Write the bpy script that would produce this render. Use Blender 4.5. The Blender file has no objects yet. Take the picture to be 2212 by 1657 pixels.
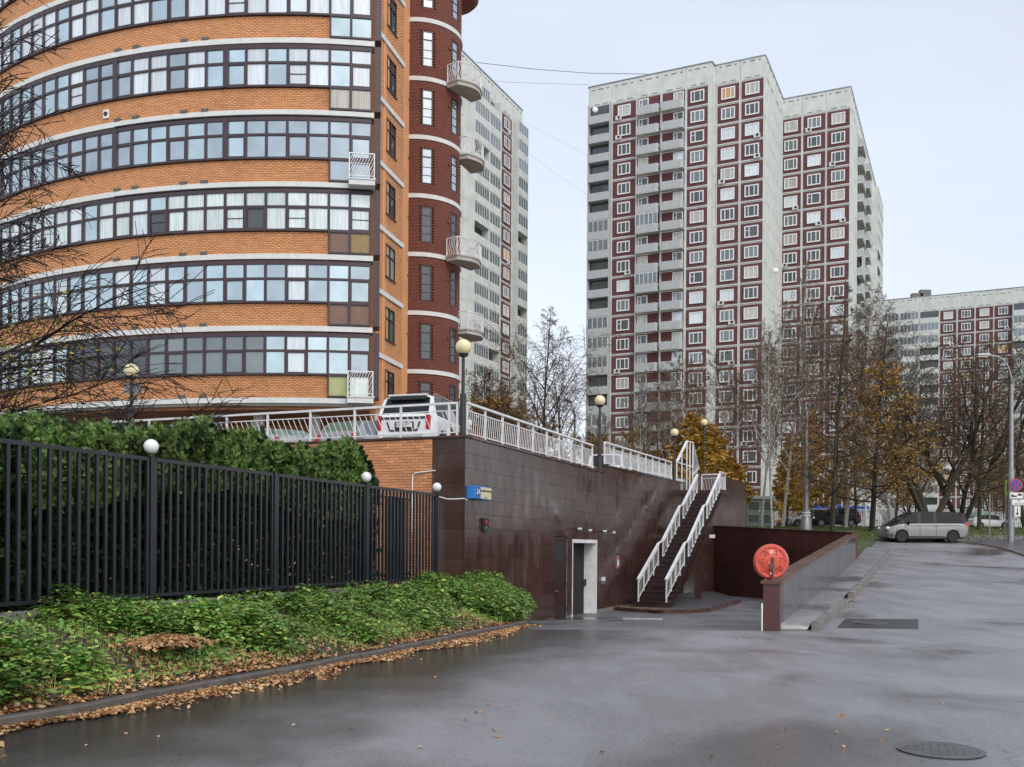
import bpy, bmesh, math, random
import numpy as np
from mathutils import Vector, Matrix

SC = bpy.context.scene
COL = SC.collection
PI = math.pi
# ---------------------------------------------------------------- camera
F = 2080.0                     # focal length in pixels of a 2212 px wide picture
ROLL = 0.007
cam_d = bpy.data.cameras.new("camera")
cam = bpy.data.objects.new("camera", cam_d)
COL.objects.link(cam)
cam_d.sensor_width = 36.0
cam_d.lens = F / 2212.0 * 36.0
cam_d.shift_y = (1183 - 828.5) / 2212.0
cam_d.clip_start = 0.1
cam_d.clip_end = 3000
cam.matrix_world = Matrix.Rotation(PI / 2, 4, 'X') @ Matrix.Rotation(ROLL, 4, 'Z')
SC.camera = cam
# ---------------------------------------------------------------- sky and sun
w = bpy.data.worlds.new("World"); SC.world = w; w.use_nodes = True
nt = w.node_tree; nt.nodes.clear()
out = nt.nodes.new('ShaderNodeOutputWorld')
sky = nt.nodes.new('ShaderNodeTexSky'); sky.sky_type = 'NISHITA'; sky.sun_disc = False
sky.sun_elevation = math.radians(30); sky.sun_rotation = math.radians(200)
sky.dust_density = 3.0; sky.ozone_density = 1.0
bg1 = nt.nodes.new('ShaderNodeBackground'); bg1.inputs['Strength'].default_value = 0.05
nt.links.new(sky.outputs[0], bg1.inputs['Color'])
tc = nt.nodes.new('ShaderNodeTexCoord')
sep = nt.nodes.new('ShaderNodeSeparateXYZ'); nt.links.new(tc.outputs['Generated'], sep.inputs[0])
rmp = nt.nodes.new('ShaderNodeValToRGB')
rmp.color_ramp.elements[0].position = 0.0; rmp.color_ramp.elements[0].color = (0.785, 0.81, 0.85, 1)
rmp.color_ramp.elements[1].position = 0.75; rmp.color_ramp.elements[1].color = (0.58, 0.625, 0.71, 1)
nt.links.new(sep.outputs['Z'], rmp.inputs[0])
nz = nt.nodes.new('ShaderNodeTexNoise'); nz.inputs['Scale'].default_value = 2.2; nz.inputs['Detail'].default_value = 4
mp = nt.nodes.new('ShaderNodeMapping'); mp.inputs['Scale'].default_value = (1, 1, 2.6)
nt.links.new(tc.outputs['Generated'], mp.inputs[0]); nt.links.new(mp.outputs[0], nz.inputs['Vector'])
r2 = nt.nodes.new('ShaderNodeMapRange'); r2.inputs[1].default_value = 0.3; r2.inputs[2].default_value = 0.7
r2.inputs[3].default_value = 0.92; r2.inputs[4].default_value = 1.05
nt.links.new(nz.outputs['Fac'], r2.inputs[0])
mul = nt.nodes.new('ShaderNodeMix'); mul.data_type = 'RGBA'; mul.blend_type = 'MULTIPLY'; mul.inputs[0].default_value = 1
nt.links.new(rmp.outputs[0], mul.inputs[6]); nt.links.new(r2.outputs[0], mul.inputs[7])
bg2 = nt.nodes.new('ShaderNodeBackground'); bg2.inputs['Strength'].default_value = 0.76
nt.links.new(mul.outputs[2], bg2.inputs['Color'])
add = nt.nodes.new('ShaderNodeAddShader')
nt.links.new(bg1.outputs[0], add.inputs[0]); nt.links.new(bg2.outputs[0], add.inputs[1])
nt.links.new(add.outputs[0], out.inputs['Surface'])
sun_d = bpy.data.lights.new("sun", 'SUN'); sun_d.energy = 0.9; sun_d.angle = math.radians(25); sun_d.color = (1.0, 0.97, 0.93)
sun = bpy.data.objects.new("sun", sun_d); COL.objects.link(sun)
sd = Vector((math.sin(math.radians(200)) * math.cos(math.radians(30)) * -1, math.cos(math.radians(200)) * math.cos(math.radians(30)), math.sin(math.radians(30))))
sd = Vector((0.35, -0.75, 0.75)).normalized()
sky.sun_elevation = math.asin(sd.z); sky.sun_rotation = math.atan2(sd.x, sd.y)
sun.rotation_euler = (-sd).to_track_quat('-Z', 'Y').to_euler()
SC.view_settings.view_transform = 'Standard'; SC.view_settings.look = 'None'
SC.view_settings.gamma = 1.0; SC.view_settings.exposure = 0.40
SC.view_settings.use_curve_mapping = False

# ---------------------------------------------------------------- picture -> place helpers
_c, _s = math.cos(ROLL), math.sin(ROLL)
def ray(px, py):
    dx, dy = px - 1106.0, 1183.0 - py
    return (dx * _c - dy * _s) / F, (dx * _s + dy * _c) / F
def PY(px, py, Y):
    u, v = ray(px, py); return Vector((u * Y, Y, v * Y))
def PS(px, py, s): return PY(px, py, F / s)
def hit(px, py, P0, dr):
    """meets the vertical plane through P0 along dr: (metres along, height, Y)"""
    u, v = ray(px, py); t = (u * P0[1] - P0[0]) / (dr[0] - u * dr[1]); Y = P0[1] + t * dr[1]
    return t, v * Y, Y
def lerp_tab(tab, x):
    return float(np.interp(x, [a for a, b in tab], [b for a, b in tab]))
G_TAB = [(-30, -1.68), (18, -1.68), (19.6, -1.66), (20.8, -1.62), (32, -1.22), (44.3, -0.55), (50, -.2), (60, .47), (75, 1.65), (92, 2.15), (115, 2.5), (160, 2.6), (900, 2.6)]
R_TAB = [(-30, -1.68), (18, -1.68), (19.6, -1.66), (27, -2.12), (31.4, -2.36), (34, -2.47), (37.3, -2.53), (42.5, -2.56), (60, -2.62)]
def g(Y): return lerp_tab(G_TAB, Y)
def rz(Y): return lerp_tab(R_TAB, Y)
def hit_ground(px, py, fn=g, z=None):
    u, v = ray(px, py)
    if z is not None:
        Y = z / v; return Vector((u * Y, Y, z))
    Y = 3.0
    while Y < 300:
        if v * Y <= fn(Y): break
        Y += 0.02
    return Vector((u * Y, Y, fn(Y)))
rnd = random.Random(7)
NP = np.random.default_rng(11)

# ---------------------------------------------------------------- object helpers
def link(o, parent=None):
    COL.objects.link(o)
    if parent is not None: o.parent = parent
    return o
def tag(o, label=None, cat=None, group=None, kind=None):
    if label: o['label'] = label
    if cat: o['category'] = cat
    if group: o['group'] = group
    if kind: o['kind'] = kind
    return o
def thing(name, label, cat, loc=(0, 0, 0), rotz=0.0, group=None):
    o = bpy.data.objects.new(name, None); COL.objects.link(o)
    o.empty_display_size = 0.2
    o.location = loc; o.rotation_euler = (0, 0, rotz)
    return tag(o, label, cat, group)
class MB:
    def __init__(self): self.v = []; self.f = []
    def quad(self, a, b, c, d):
        n = len(self.v); self.v += [tuple(a), tuple(b), tuple(c), tuple(d)]; self.f.append((n, n + 1, n + 2, n + 3)); return self
    def poly(self, pts):
        n = len(self.v); self.v += [tuple(p) for p in pts]; self.f.append(tuple(range(n, n + len(pts)))); return self
    def box(self, x0, x1, y0, y1, z0, z1, M=None):
        n = len(self.v)
        p = [(x0, y0, z0), (x1, y0, z0), (x1, y1, z0), (x0, y1, z0), (x0, y0, z1), (x1, y0, z1), (x1, y1, z1), (x0, y1, z1)]
        if M is not None: p = [tuple(M @ Vector(q)) for q in p]
        self.v += p
        for f in ((0, 3, 2, 1), (4, 5, 6, 7), (0, 1, 5, 4), (1, 2, 6, 5), (2, 3, 7, 6), (3, 0, 4, 7)):
            self.f.append(tuple(n + i for i in f))
        return self
    def bar(self, a, b, wd, ht, up=(0, 0, 1)):
        """square bar from a to b, wd across, ht in the up direction"""
        a, b = Vector(a), Vector(b); d = (b - a)
        if d.length < 1e-6: return self
        dn = d.normalized(); up = Vector(up)
        sx = dn.cross(up)
        if sx.length < 1e-4: sx = dn.cross(Vector((1, 0, 0)))
        sx.normalize(); uz = sx.cross(dn).normalized()
        n = len(self.v)
        for p in (a, b):
            for i, j in ((-1, -1), (1, -1), (1, 1), (-1, 1)):
                self.v.append(tuple(p + sx * (wd / 2 * i) + uz * (ht / 2 * j)))
        for k in range(4):
            self.f.append((n + k, n + (k + 1) % 4, n + 4 + (k + 1) % 4, n + 4 + k))
        self.f.append((n + 3, n + 2, n + 1, n)); self.f.append((n + 4, n + 5, n + 6, n + 7))
        return self
    def tube(self, pts, rads, k=8, cap=True):
        pts = [Vector(p) for p in pts]
        if not hasattr(rads, '__len__'): rads = [rads] * len(pts)
        n = len(self.v)
        for i, p in enumerate(pts):
            d = (pts[min(i + 1, len(pts) - 1)] - pts[max(i - 1, 0)]).normalized()
            a = d.cross(Vector((0.31, 0.95, 0.05))); a = d.cross(Vector((1, 0, 0))) if a.length < .1 else a
            a.normalize(); b = d.cross(a)
            for j in range(k):
                t = 2 * PI * j / k
                self.v.append(tuple(p + (a * math.cos(t) + b * math.sin(t)) * rads[i]))
        for i in range(len(pts) - 1):
            for j in range(k):
                self.f.append((n + i * k + j, n + i * k + (j + 1) % k, n + (i + 1) * k + (j + 1) % k, n + (i + 1) * k + j))
        if cap:
            self.f.append(tuple(n + j for j in reversed(range(k)))); m = n + (len(pts) - 1) * k
            self.f.append(tuple(m + j for j in range(k)))
        return self
    def lathe(self, prof, c=(0, 0, 0), k=20, axis='Z'):
        """prof = [(radius, height)...] turned round an axis through c"""
        n = len(self.v); c = Vector(c)
        for r_, h in prof:
            for j in range(k):
                t = 2 * PI * j / k
                q = (r_ * math.cos(t), r_ * math.sin(t), h)
                if axis == 'Y': q = (q[0], -q[2], q[1])
                if axis == 'X': q = (q[2], q[0], q[1])
                self.v.append(tuple(c + Vector(q)))
        for i in range(len(prof) - 1):
            for j in range(k):
                self.f.append((n + i * k + j, n + i * k + (j + 1) % k, n + (i + 1) * k + (j + 1) % k, n + (i + 1) * k + j))
        self.f.append(tuple(n + j for j in reversed(range(k)))); m = n + (len(prof) - 1) * k
        self.f.append(tuple(m + j for j in range(k)))
        return self
    def sphere(self, c, r, k=20, m=12):
        return self.lathe([(max(r * math.sin(PI * i / m), 1e-4), -r * math.cos(PI * i / m)) for i in range(m + 1)], c, k)
    def mesh(self, name, mat, smooth=False):
        me = bpy.data.meshes.new(name); me.from_pydata(self.v, [], self.f)
        if mat is not None: me.materials.append(mat)
        if smooth: me.polygons.foreach_set('use_smooth', [True] * len(me.polygons))
        me.update(); return me
    def obj(self, name, mat, parent=None, smooth=False, bevel=0.0, autos=False):
        o = bpy.data.objects.new(name, self.mesh(name, mat, smooth)); link(o, parent)
        if bevel:
            b = o.modifiers.new('bevel', 'BEVEL'); b.width = bevel; b.segments = 2; b.limit_method = 'ANGLE'
        if autos:
            try:
                o.data.set_sharp_from_angle(angle=math.radians(38))
            except Exception: pass
        return o
def wobj(mb, name, mat, root, **k):
    """part whose mesh is given in world coordinates, under an unrotated root"""
    o = mb.obj(name, mat, root, **k); p = root; off = Vector((0, 0, 0))
    while p is not None: off += Vector(p.location); p = p.parent
    o.location = -off; return o
def inst(mesh, name, parent, loc=(0, 0, 0), rotz=0.0, world=True):
    o = bpy.data.objects.new(name, mesh); link(o, parent)
    L = Vector(loc)
    if world and parent is not None:
        p = parent
        while p is not None: L = L - Vector(p.location); p = p.parent
    o.location = L; o.rotation_euler = (0, 0, rotz); return o
def copy_tree(o, parent=None):
    c = o.copy(); COL.objects.link(c); c.parent = parent
    for ch in list(o.children): copy_tree(ch, c)
    return c
def np_mesh(name, verts, k, mat, smooth=False):
    """verts (n*k,3) -> n polygons of k corners"""
    verts = np.ascontiguousarray(verts, dtype=np.float32).reshape(-1, 3); n = len(verts) // k
    me = bpy.data.meshes.new(name); me.vertices.add(len(verts)); me.vertices.foreach_set('co', verts.ravel())
    me.loops.add(n * k); me.loops.foreach_set('vertex_index', np.arange(n * k, dtype=np.int32))
    me.polygons.add(n); me.polygons.foreach_set('loop_start', np.arange(0, n * k, k, dtype=np.int32))
    try: me.polygons.foreach_set('loop_total', np.full(n, k, dtype=np.int32))
    except Exception: pass
    if mat is not None: me.materials.append(mat)
    me.update(calc_edges=True); return me

# ---------------------------------------------------------------- materials
MATS = {}
def nodes(name):
    m = bpy.data.materials.new(name); m.use_nodes = True; MATS[name] = m
    t = m.node_tree; b = t.nodes['Principled BSDF']; return m, t, b
def N(t, typ, **k):
    n = t.nodes.new(typ)
    for a, v in k.items(): setattr(n, a, v)
    return n
def noise(t, scale, detail=4, vec=None, rough=0.55, dist=0.0):
    n = N(t, 'ShaderNodeTexNoise'); n.inputs['Scale'].default_value = scale; n.inputs['Detail'].default_value = detail
    n.inputs['Roughness'].default_value = rough; n.inputs['Distortion'].default_value = dist
    if vec is not None: t.links.new(vec, n.inputs['Vector'])
    return n.outputs['Fac']
def mrange(t, v, a, b, c, d):
    n = N(t, 'ShaderNodeMapRange'); t.links.new(v, n.inputs[0])
    for i, q in enumerate((a, b, c, d)): n.inputs[i + 1].default_value = q
    return n.outputs[0]
def mixc(t, fac, c1, c2, mode='MIX'):
    n = N(t, 'ShaderNodeMix'); n.data_type = 'RGBA'; n.blend_type = mode
    if isinstance(fac, float): n.inputs[0].default_value = fac
    else: t.links.new(fac, n.inputs[0])
    for i, c in ((6, c1), (7, c2)):
        if isinstance(c, tuple): n.inputs[i].default_value = (*c[:3], 1)
        else: t.links.new(c, n.inputs[i])
    return n.outputs[2]
def coords(t, scale=(1, 1, 1), world=True):
    if world:
        gq = N(t, 'ShaderNodeNewGeometry'); src = gq.outputs['Position']
    else:
        gq = N(t, 'ShaderNodeTexCoord'); src = gq.outputs['Object']
    m = N(t, 'ShaderNodeMapping'); m.inputs['Scale'].default_value = scale; t.links.new(src, m.inputs[0])
    return m.outputs[0]
def bump(t, b, h, strength=0.3, dist=0.01):
    n = N(t, 'ShaderNodeBump'); n.inputs['Strength'].default_value = strength; n.inputs['Distance'].default_value = dist
    t.links.new(h, n.inputs['Height']); t.links.new(n.outputs[0], b.inputs['Normal'])
def plain(name, col, rough=0.5, metal=0.0, var=0.12, scale=3.0, spec=0.5, island=0.0, bmp=0.0, bscale=60, coat=0.0, streak=0.0):
    m, t, b = nodes(name)
    v = coords(t)
    f = noise(t, scale, 5, v)
    c = mixc(t, mrange(t, f, .3, .7, 0, 1), tuple(x * (1 - var) for x in col), tuple(min(1, x * (1 + var)) for x in col))
    if streak:
        vs = coords(t, (7, 7, .35)); fs = noise(t, 1.3, 5, vs)
        c = mixc(t, mrange(t, fs, .5, .75, 0, streak), c, tuple(x * .45 for x in col))
    if island:
        gq = N(t, 'ShaderNodeNewGeometry')
        hs = N(t, 'ShaderNodeHueSaturation'); t.links.new(c, hs.inputs['Color'])
        t.links.new(mrange(t, gq.outputs['Random Per Island'], 0, 1, 1 - island, 1 + island), hs.inputs['Value'])
        c = hs.outputs[0]
    t.links.new(c, b.inputs['Base Color'])
    b.inputs['Roughness'].default_value = rough; b.inputs['Metallic'].default_value = metal
    b.inputs['Specular IOR Level'].default_value = spec
    if coat: b.inputs['Coat Weight'].default_value = coat; b.inputs['Coat Roughness'].default_value = .05
    if bmp: bump(t, b, noise(t, bscale, 4, v), bmp, .01)
    return m
def rand_obj(t, b, c, amt):
    oi = N(t, 'ShaderNodeObjectInfo'); hs = N(t, 'ShaderNodeHueSaturation'); t.links.new(c, hs.inputs['Color'])
    t.links.new(mrange(t, oi.outputs['Random'], 0, 1, 1 - amt, 1 + amt), hs.inputs['Value'])
    return hs.outputs[0]
# wet asphalt
def asphalt(name, k=1.0, gutter=False):
    m, t, b = nodes(name); v = coords(t)
    big = noise(t, .16, 4, v, .6, .6); med = noise(t, .9, 5, coords(t, (1, .45, 1)), .6, .4); fine = noise(t, 55, 3, v); mid = noise(t, 9, 4, v)
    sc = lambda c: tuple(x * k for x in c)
    c = mixc(t, mrange(t, fine, .35, .65, 0, 1), sc((.125, .121, .126)), sc((.26, .253, .262)))
    c = mixc(t, mrange(t, med, .45, .62, 0, .5), c, sc((.28, .274, .292)))
    c = mixc(t, mrange(t, big, .36, .48, .6, 0), c, sc((.06, .057, .058)))
    wet = mrange(t, big, .34, .46, 1, 0)
    if gutter:      # water standing along the kerb of the planting bed, where the road is lowest
        gq = N(t, 'ShaderNodeNewGeometry'); dt = N(t, 'ShaderNodeVectorMath', operation='DOT_PRODUCT'); t.links.new(gq.outputs['Position'], dt.inputs[0]); dt.inputs[1].default_value = (.906, -.423, 0)
        wob = N(t, 'ShaderNodeMath', operation='MULTIPLY_ADD'); t.links.new(noise(t, .55, 4, v), wob.inputs[0]); wob.inputs[1].default_value = 2.6; t.links.new(dt.outputs['Value'], wob.inputs[2])
        gw = mrange(t, wob.outputs[0], -8.1 + 1.3 + 1.3, -8.1 + 1.3 + 3.4, 1, 0)
        c = mixc(t, gw, c, (.045, .043, .041))
        mxm = N(t, 'ShaderNodeMath', operation='MAXIMUM'); t.links.new(gw, mxm.inputs[0]); t.links.new(wet, mxm.inputs[1]); wet = mxm.outputs[0]
    vo = N(t, 'ShaderNodeTexVoronoi'); vo.feature = 'DISTANCE_TO_EDGE'; vo.inputs['Scale'].default_value = .33
    dv_ = N(t, 'ShaderNodeVectorMath', operation='ADD'); ns_ = N(t, 'ShaderNodeTexNoise'); ns_.inputs['Scale'].default_value = 1.7; ns_.inputs['Detail'].default_value = 5; t.links.new(v, ns_.inputs['Vector'])
    t.links.new(v, dv_.inputs[0]); t.links.new(ns_.outputs['Color'], dv_.inputs[1]); t.links.new(dv_.outputs[0], vo.inputs['Vector'])
    ck = mrange(t, vo.outputs['Distance'], .0, .006, 1, 0); gate = mrange(t, noise(t, .35, 2, v), .50, .60, 0, .6)
    mk = N(t, 'ShaderNodeMath', operation='MULTIPLY'); t.links.new(ck, mk.inputs[0]); t.links.new(gate, mk.inputs[1])
    c = mixc(t, mk.outputs[0], c, (.015, .015, .015))
    agg = noise(t, 150, 2, v); c = mixc(t, mrange(t, agg, .62, .70, 0, .45), c, sc((.36, .35, .34)))
    t.links.new(c, b.inputs['Base Color'])
    rr = N(t, 'ShaderNodeMix'); rr.data_type = 'FLOAT'; t.links.new(wet, rr.inputs[0]); t.links.new(mrange(t, med, .35, .65, .32, .52), rr.inputs[2]); rr.inputs[3].default_value = .13
    t.links.new(rr.outputs[0], b.inputs['Roughness']); b.inputs['Specular IOR Level'].default_value = 1.0
    bump(t, b, mixc(t, .65, mid, fine), .65, .010)
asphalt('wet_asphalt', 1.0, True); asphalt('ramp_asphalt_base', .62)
# granite cladding, polished and wet
def granite(name, c1, c2, r0, r1, obj_var=.16):
    m, t, b = nodes(name); v = coords(t)
    sp = noise(t, 160, 2, v); blot = noise(t, 3.2, 5, v, .65)
    vs = coords(t, (1.7, 1.7, .5)); st = noise(t, 1.1, 5, vs, .62)
    c = mixc(t, mrange(t, sp, .35, .65, 0, 1), c1, c2)
    c = mixc(t, mrange(t, blot, .35, .7, 0, .5), c, tuple(x * .45 for x in c1))
    c = mixc(t, mrange(t, st, .60, .74, 0, .35), c, (.16, .13, .125))
    c = rand_obj(t, b, c, obj_var)
    t.links.new(c, b.inputs['Base Color'])
    t.links.new(mrange(t, st, .35, .7, r0, r1), b.inputs['Roughness']); b.inputs['Specular IOR Level'].default_value = .5
    bump(t, b, noise(t, 9, 2, v), .025, .003)
    return m
granite('granite_dark', (.095, .050, .042), (.048, .025, .021), .07, .34, .17)
granite('granite_step', (.050, .026, .022), (.028, .015, .013), .2, .5)
granite('granite_red', (.12, .045, .038), (.065, .026, .022), .22, .45)
granite('granite_brown', (.16, .075, .05), (.09, .045, .035), .2, .4)
granite('granite_grey', (.11, .10, .10), (.05, .045, .045), .1, .3)
# bricks
def brickmat(name, c1, c2, amt=.18, by_island=False):
    m, t, b = nodes(name); v = coords(t)
    f = noise(t, 22, 4, v); c = mixc(t, mrange(t, f, .35, .65, 0, 1), c1, c2)
    big = noise(t, .8, 5, v, .6); c = mixc(t, mrange(t, big, .52, .72, 0, .35), c, tuple(x * .45 for x in c1))
    if by_island:
        gq = N(t, 'ShaderNodeNewGeometry'); hs = N(t, 'ShaderNodeHueSaturation'); t.links.new(c, hs.inputs['Color'])
        t.links.new(mrange(t, gq.outputs['Random Per Island'], 0, 1, 1 - amt, 1 + amt), hs.inputs['Value']); c = hs.outputs[0]
    else: c = rand_obj(t, b, c, amt)
    t.links.new(c, b.inputs['Base Color']); b.inputs['Roughness'].default_value = .7
    bump(t, b, noise(t, 40, 3, v), .3, .004); return m
brickmat('brick_orange', (.74, .35, .175), (.60, .255, .11))
brickmat('brick_orange_far', (.72, .355, .165), (.61, .28, .118), .11, True)
brickmat('brick_red_far', (.22, .072, .050), (.185, .058, .041), .10, True)
plain('mortar', (.33, .15, .066), .9)
plain('mortar_red', (.13, .045, .032), .9)
plain('plaster_white', (.66, .67, .65), .7, var=.08, streak=.12)
plain('plaster_beige', (.42, .40, .36), .7, var=.08)
plain('panel_white', (.60, .63, .60), .8, var=.12, scale=.7, streak=.28)
plain('panel_grey', (.44, .46, .47), .75, var=.1, streak=.2)
plain('panel_maroon', (.125, .043, .048), .8, var=.1, streak=.15)
plain('joint_dark', (.12, .12, .11), .9)
plain('frame_dark', (.052, .034, .042), .45)
plain('frame_white', (.74, .76, .76), .45, var=.05)
plain('panel_brown', (.19, .105, .075), .35); plain('panel_olive', (.27, .19, .075), .35); plain('panel_lime', (.42, .44, .19), .3)
plain('rail_white', (.74, .75, .75), .4, var=.1, streak=.18)
plain('fence_black', (.012, .014, .018), .32, var=.25, bmp=.1)
plain('concrete', (.20, .185, .17), .7, var=.25, bmp=.4, streak=.2)
plain('kerb_stone', (.105, .09, .078), .5, var=.3, bmp=.4, scale=6)
plain('soil', (.055, .038, .025), .95, var=.4, bmp=.8)
plain('paving_grey', (.10, .10, .11), .3, var=.25, scale=1.2, bmp=.2)
plain('steel_grey', (.32, .33, .34), .4, .6)
plain('steel_dark', (.03, .03, .032), .45)
plain('pole_rust', (.12, .075, .06), .6)
plain('mirror_red', (.62, .085, .05), .32, var=.06, coat=.3)
plain('white_plastic', (.80, .80, .78), .3)
plain('ball_cream', (.78, .70, .42), .25, var=.05); plain('ball_white', (.80, .82, .84), .22, var=.03)
plain('tyre', (.018, .018, .019), .75); plain('rim', (.30, .31, .32), .3, .8); plain('rim_dark', (.03, .03, .033), .3, .5)
plain('car_white', (.74, .75, .74), .2, coat=.6, var=.02); plain('car_silver', (.40, .41, .42), .25, .55, coat=.5, var=.03)
plain('car_champagne', (.25, .25, .25), .3, .6, coat=.5, var=.03); plain('car_black', (.008, .009, .011), .25, coat=.1, spec=.25); plain('car_dark', (.05, .055, .065), .2, coat=.6)
plain('car_orange', (.75, .33, .08), .3, coat=.4)
plain('lamp_red', (.45, .012, .015), .15, coat=.5); plain('lamp_clear', (.55, .56, .56), .1, .4); plain('trim_black', (.02, .02, .022), .4)
plain('plate_white', (.80, .80, .78), .4, var=.02); plain('ink_black', (.01, .01, .01), .6, var=0)
plain('sign_blue', (.015, .08, .36), .35, var=.05); plain('sign_blue_side', (.03, .22, .60), .35); plain('sign_cream', (.62, .56, .33), .4, var=.05); plain('sign_red', (.5, .02, .025), .35)
plain('sign_yellow', (.55, .80, .04), .4); plain('sign_back', (.24, .26, .27), .45, .3)
plain('blue_roof', (.01, .12, .55), .4); plain('green_sign', (.02, .42, .08), .4); plain('booth_green', (.19, .25, .21), .6, var=.1); plain('booth_roof', (.38, .47, .42), .6)
plain('ac_white', (.62, .62, .60), .5); plain('fence_white', (.66, .68, .70), .5)
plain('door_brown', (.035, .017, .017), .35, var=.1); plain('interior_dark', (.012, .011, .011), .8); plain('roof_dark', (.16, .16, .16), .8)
plain('deck_paving', (.14, .13, .125), .5, var=.2)
plain('paint_line', (.45, .45, .43), .5, var=.3)
plain('patch_asphalt', (.018, .018, .019), .32, var=.3, bmp=.4, bscale=50)
plain('iron', (.10, .10, .10), .45, .2, var=.3, bmp=.3, bscale=25)
plain('grass', (.055, .085, .022), .9, var=.5, bmp=1.0, bscale=14, scale=2)
def glass(name, col, metal, rough=.06, warm=False):
    m, t, b = nodes(name); v = coords(t)
    f = noise(t, .9, 3, v)
    c = mixc(t, mrange(t, f, .35, .65, 0, 1), tuple(x * .82 for x in col), col)
    c = rand_obj(t, b, c, .12)
    t.links.new(c, b.inputs['Base Color']); b.inputs['Metallic'].default_value = metal; b.inputs['Roughness'].default_value = rough
    b.inputs['Specular IOR Level'].default_value = .3 if name == 'glass_car' else .8
    if warm:
        b.inputs['Emission Color'].default_value = (1, .62, .22, 1); b.inputs['Emission Strength'].default_value = .18
    bump(t, b, noise(t, 1.1, 2, v), .02, .02)
    return m
glass('glass_sky', (.56, .68, .71), .8); glass('glass_blue', (.47, .55, .59), .75); glass('glass_dark', (.085, .095, .10), .25)
glass('glass_grey', (.22, .25, .26), .5)
glass('glass_green', (.12, .20, .14), .3); glass('glass_car', (.016, .018, .02), .0, .04); glass('glass_car_light', (.14, .17, .18), .3, .05)
glass('glass_warm', (.3, .17, .06), .1, .3, True)
def curtain(name, c1, c2):
    m, t, b = nodes(name)
    v = coords(t, (1, 1, .05)); f = noise(t, 14, 3, v, .6)
    c = mixc(t, mrange(t, f, .4, .6, 0, 1), c1, c2); c = rand_obj(t, b, c, .12)
    t.links.new(c, b.inputs['Base Color']); b.inputs['Roughness'].default_value = .12; b.inputs['Specular IOR Level'].default_value = .8
    b.inputs['Metallic'].default_value = .25; b.inputs['Coat Weight'].default_value = .5; return m
curtain('curtain_pale', (.72, .80, .77), (.55, .62, .60)); curtain('curtain_white', (.74, .80, .82), (.60, .66, .70)); curtain('curtain_beige', (.52, .50, .44), (.40, .38, .33))
# bark, leaves
def bark(name, c1, c2, birch=False):
    m, t, b = nodes(name); v = coords(t, (6, 6, 1.5))
    f = noise(t, 3, 5, v); c = mixc(t, mrange(t, f, .35, .65, 0, 1), c1, c2)
    if birch:
        v2 = coords(t, (3, 3, 9)); f2 = noise(t, 1.6, 4, v2, .7); c = mixc(t, mrange(t, f2, .55, .6, 0, 1), c, (.03, .028, .026))
    t.links.new(c, b.inputs['Base Color']); b.inputs['Roughness'].default_value = .85
    bump(t, b, f, .6, .02); return m
bark('bark_birch', (.62, .58, .52), (.44, .41, .36), True); bark('bark_dark', (.045, .036, .026), (.024, .02, .015)); bark('bark_mossy', (.058, .055, .03), (.03, .026, .017))
bark('twig_brown', (.15, .095, .065), (.09, .06, .042)); bark('twig_pale', (.20, .165, .13), (.11, .085, .07)); bark('twig_wet', (.022, .017, .015), (.012, .01, .009)); bark('twig_grey', (.12, .105, .10), (.07, .06, .06))
def leaf(name, cols, rough=.6, trans=.25, spec=.3):
    m, t, b = nodes(name); gq = N(t, 'ShaderNodeNewGeometry')
    r_ = N(t, 'ShaderNodeValToRGB'); cr = r_.color_ramp; cr.interpolation = 'LINEAR'
    cr.elements[0].position = 0; cr.elements[0].color = (*cols[0], 1); cr.elements[1].position = 1; cr.elements[1].color = (*cols[-1], 1)
    for i, cc in enumerate(cols[1:-1]):
        e = cr.elements.new((i + 1) / (len(cols) - 1)); e.color = (*cc, 1)
    t.links.new(gq.outputs['Random Per Island'], r_.inputs[0])
    f = noise(t, .8, 3, coords(t)); hs = N(t, 'ShaderNodeHueSaturation'); t.links.new(r_.outputs[0], hs.inputs['Color'])
    t.links.new(mrange(t, f, .3, .7, .65, 1.3), hs.inputs['Value'])
    t.links.new(hs.outputs[0], b.inputs['Base Color']); b.inputs['Roughness'].default_value = rough; b.inputs['Specular IOR Level'].default_value = spec
    b.inputs['Subsurface Weight'].default_value = 0
    return m
leaf('thuja', [(.03, .075, .022), (.09, .19, .045), (.18, .32, .075), (.11, .22, .065), (.28, .37, .11), (.16, .13, .06)])
leaf('lawn', [(.05, .085, .022), (.075, .12, .03), (.10, .14, .04), (.13, .13, .05)])
leaf('thuja_shaded', [(.012, .03, .011), (.022, .05, .016), (.03, .06, .02)])  # darker copy of the thuja greens, hedge shade painted into the colour
leaf('weeds', [(.07, .18, .03), (.13, .31, .05), (.20, .40, .07), (.10, .23, .045), (.42, .47, .09), (.24, .39, .09), (.17, .15, .06)], .42, spec=.5)
leaf('fallen', [(.42, .19, .075), (.58, .30, .13), (.25, .11, .05), (.68, .45, .24), (.46, .34, .15), (.32, .12, .06)], .5)
leaf('larch_gold', [(.50, .29, .05), (.62, .40, .07), (.44, .25, .06), (.56, .43, .09)])
leaf('larch_rust', [(.42, .23, .06), (.56, .35, .08), (.28, .16, .06), (.46, .33, .10)])
leaf('leaf_yellowgreen', [(.28, .30, .03), (.35, .22, .05), (.18, .24, .03), (.42, .36, .06)])
leaf('leaf_olive', [(.10, .10, .03), (.16, .13, .04), (.08, .07, .03)])
M = MATS
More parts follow.
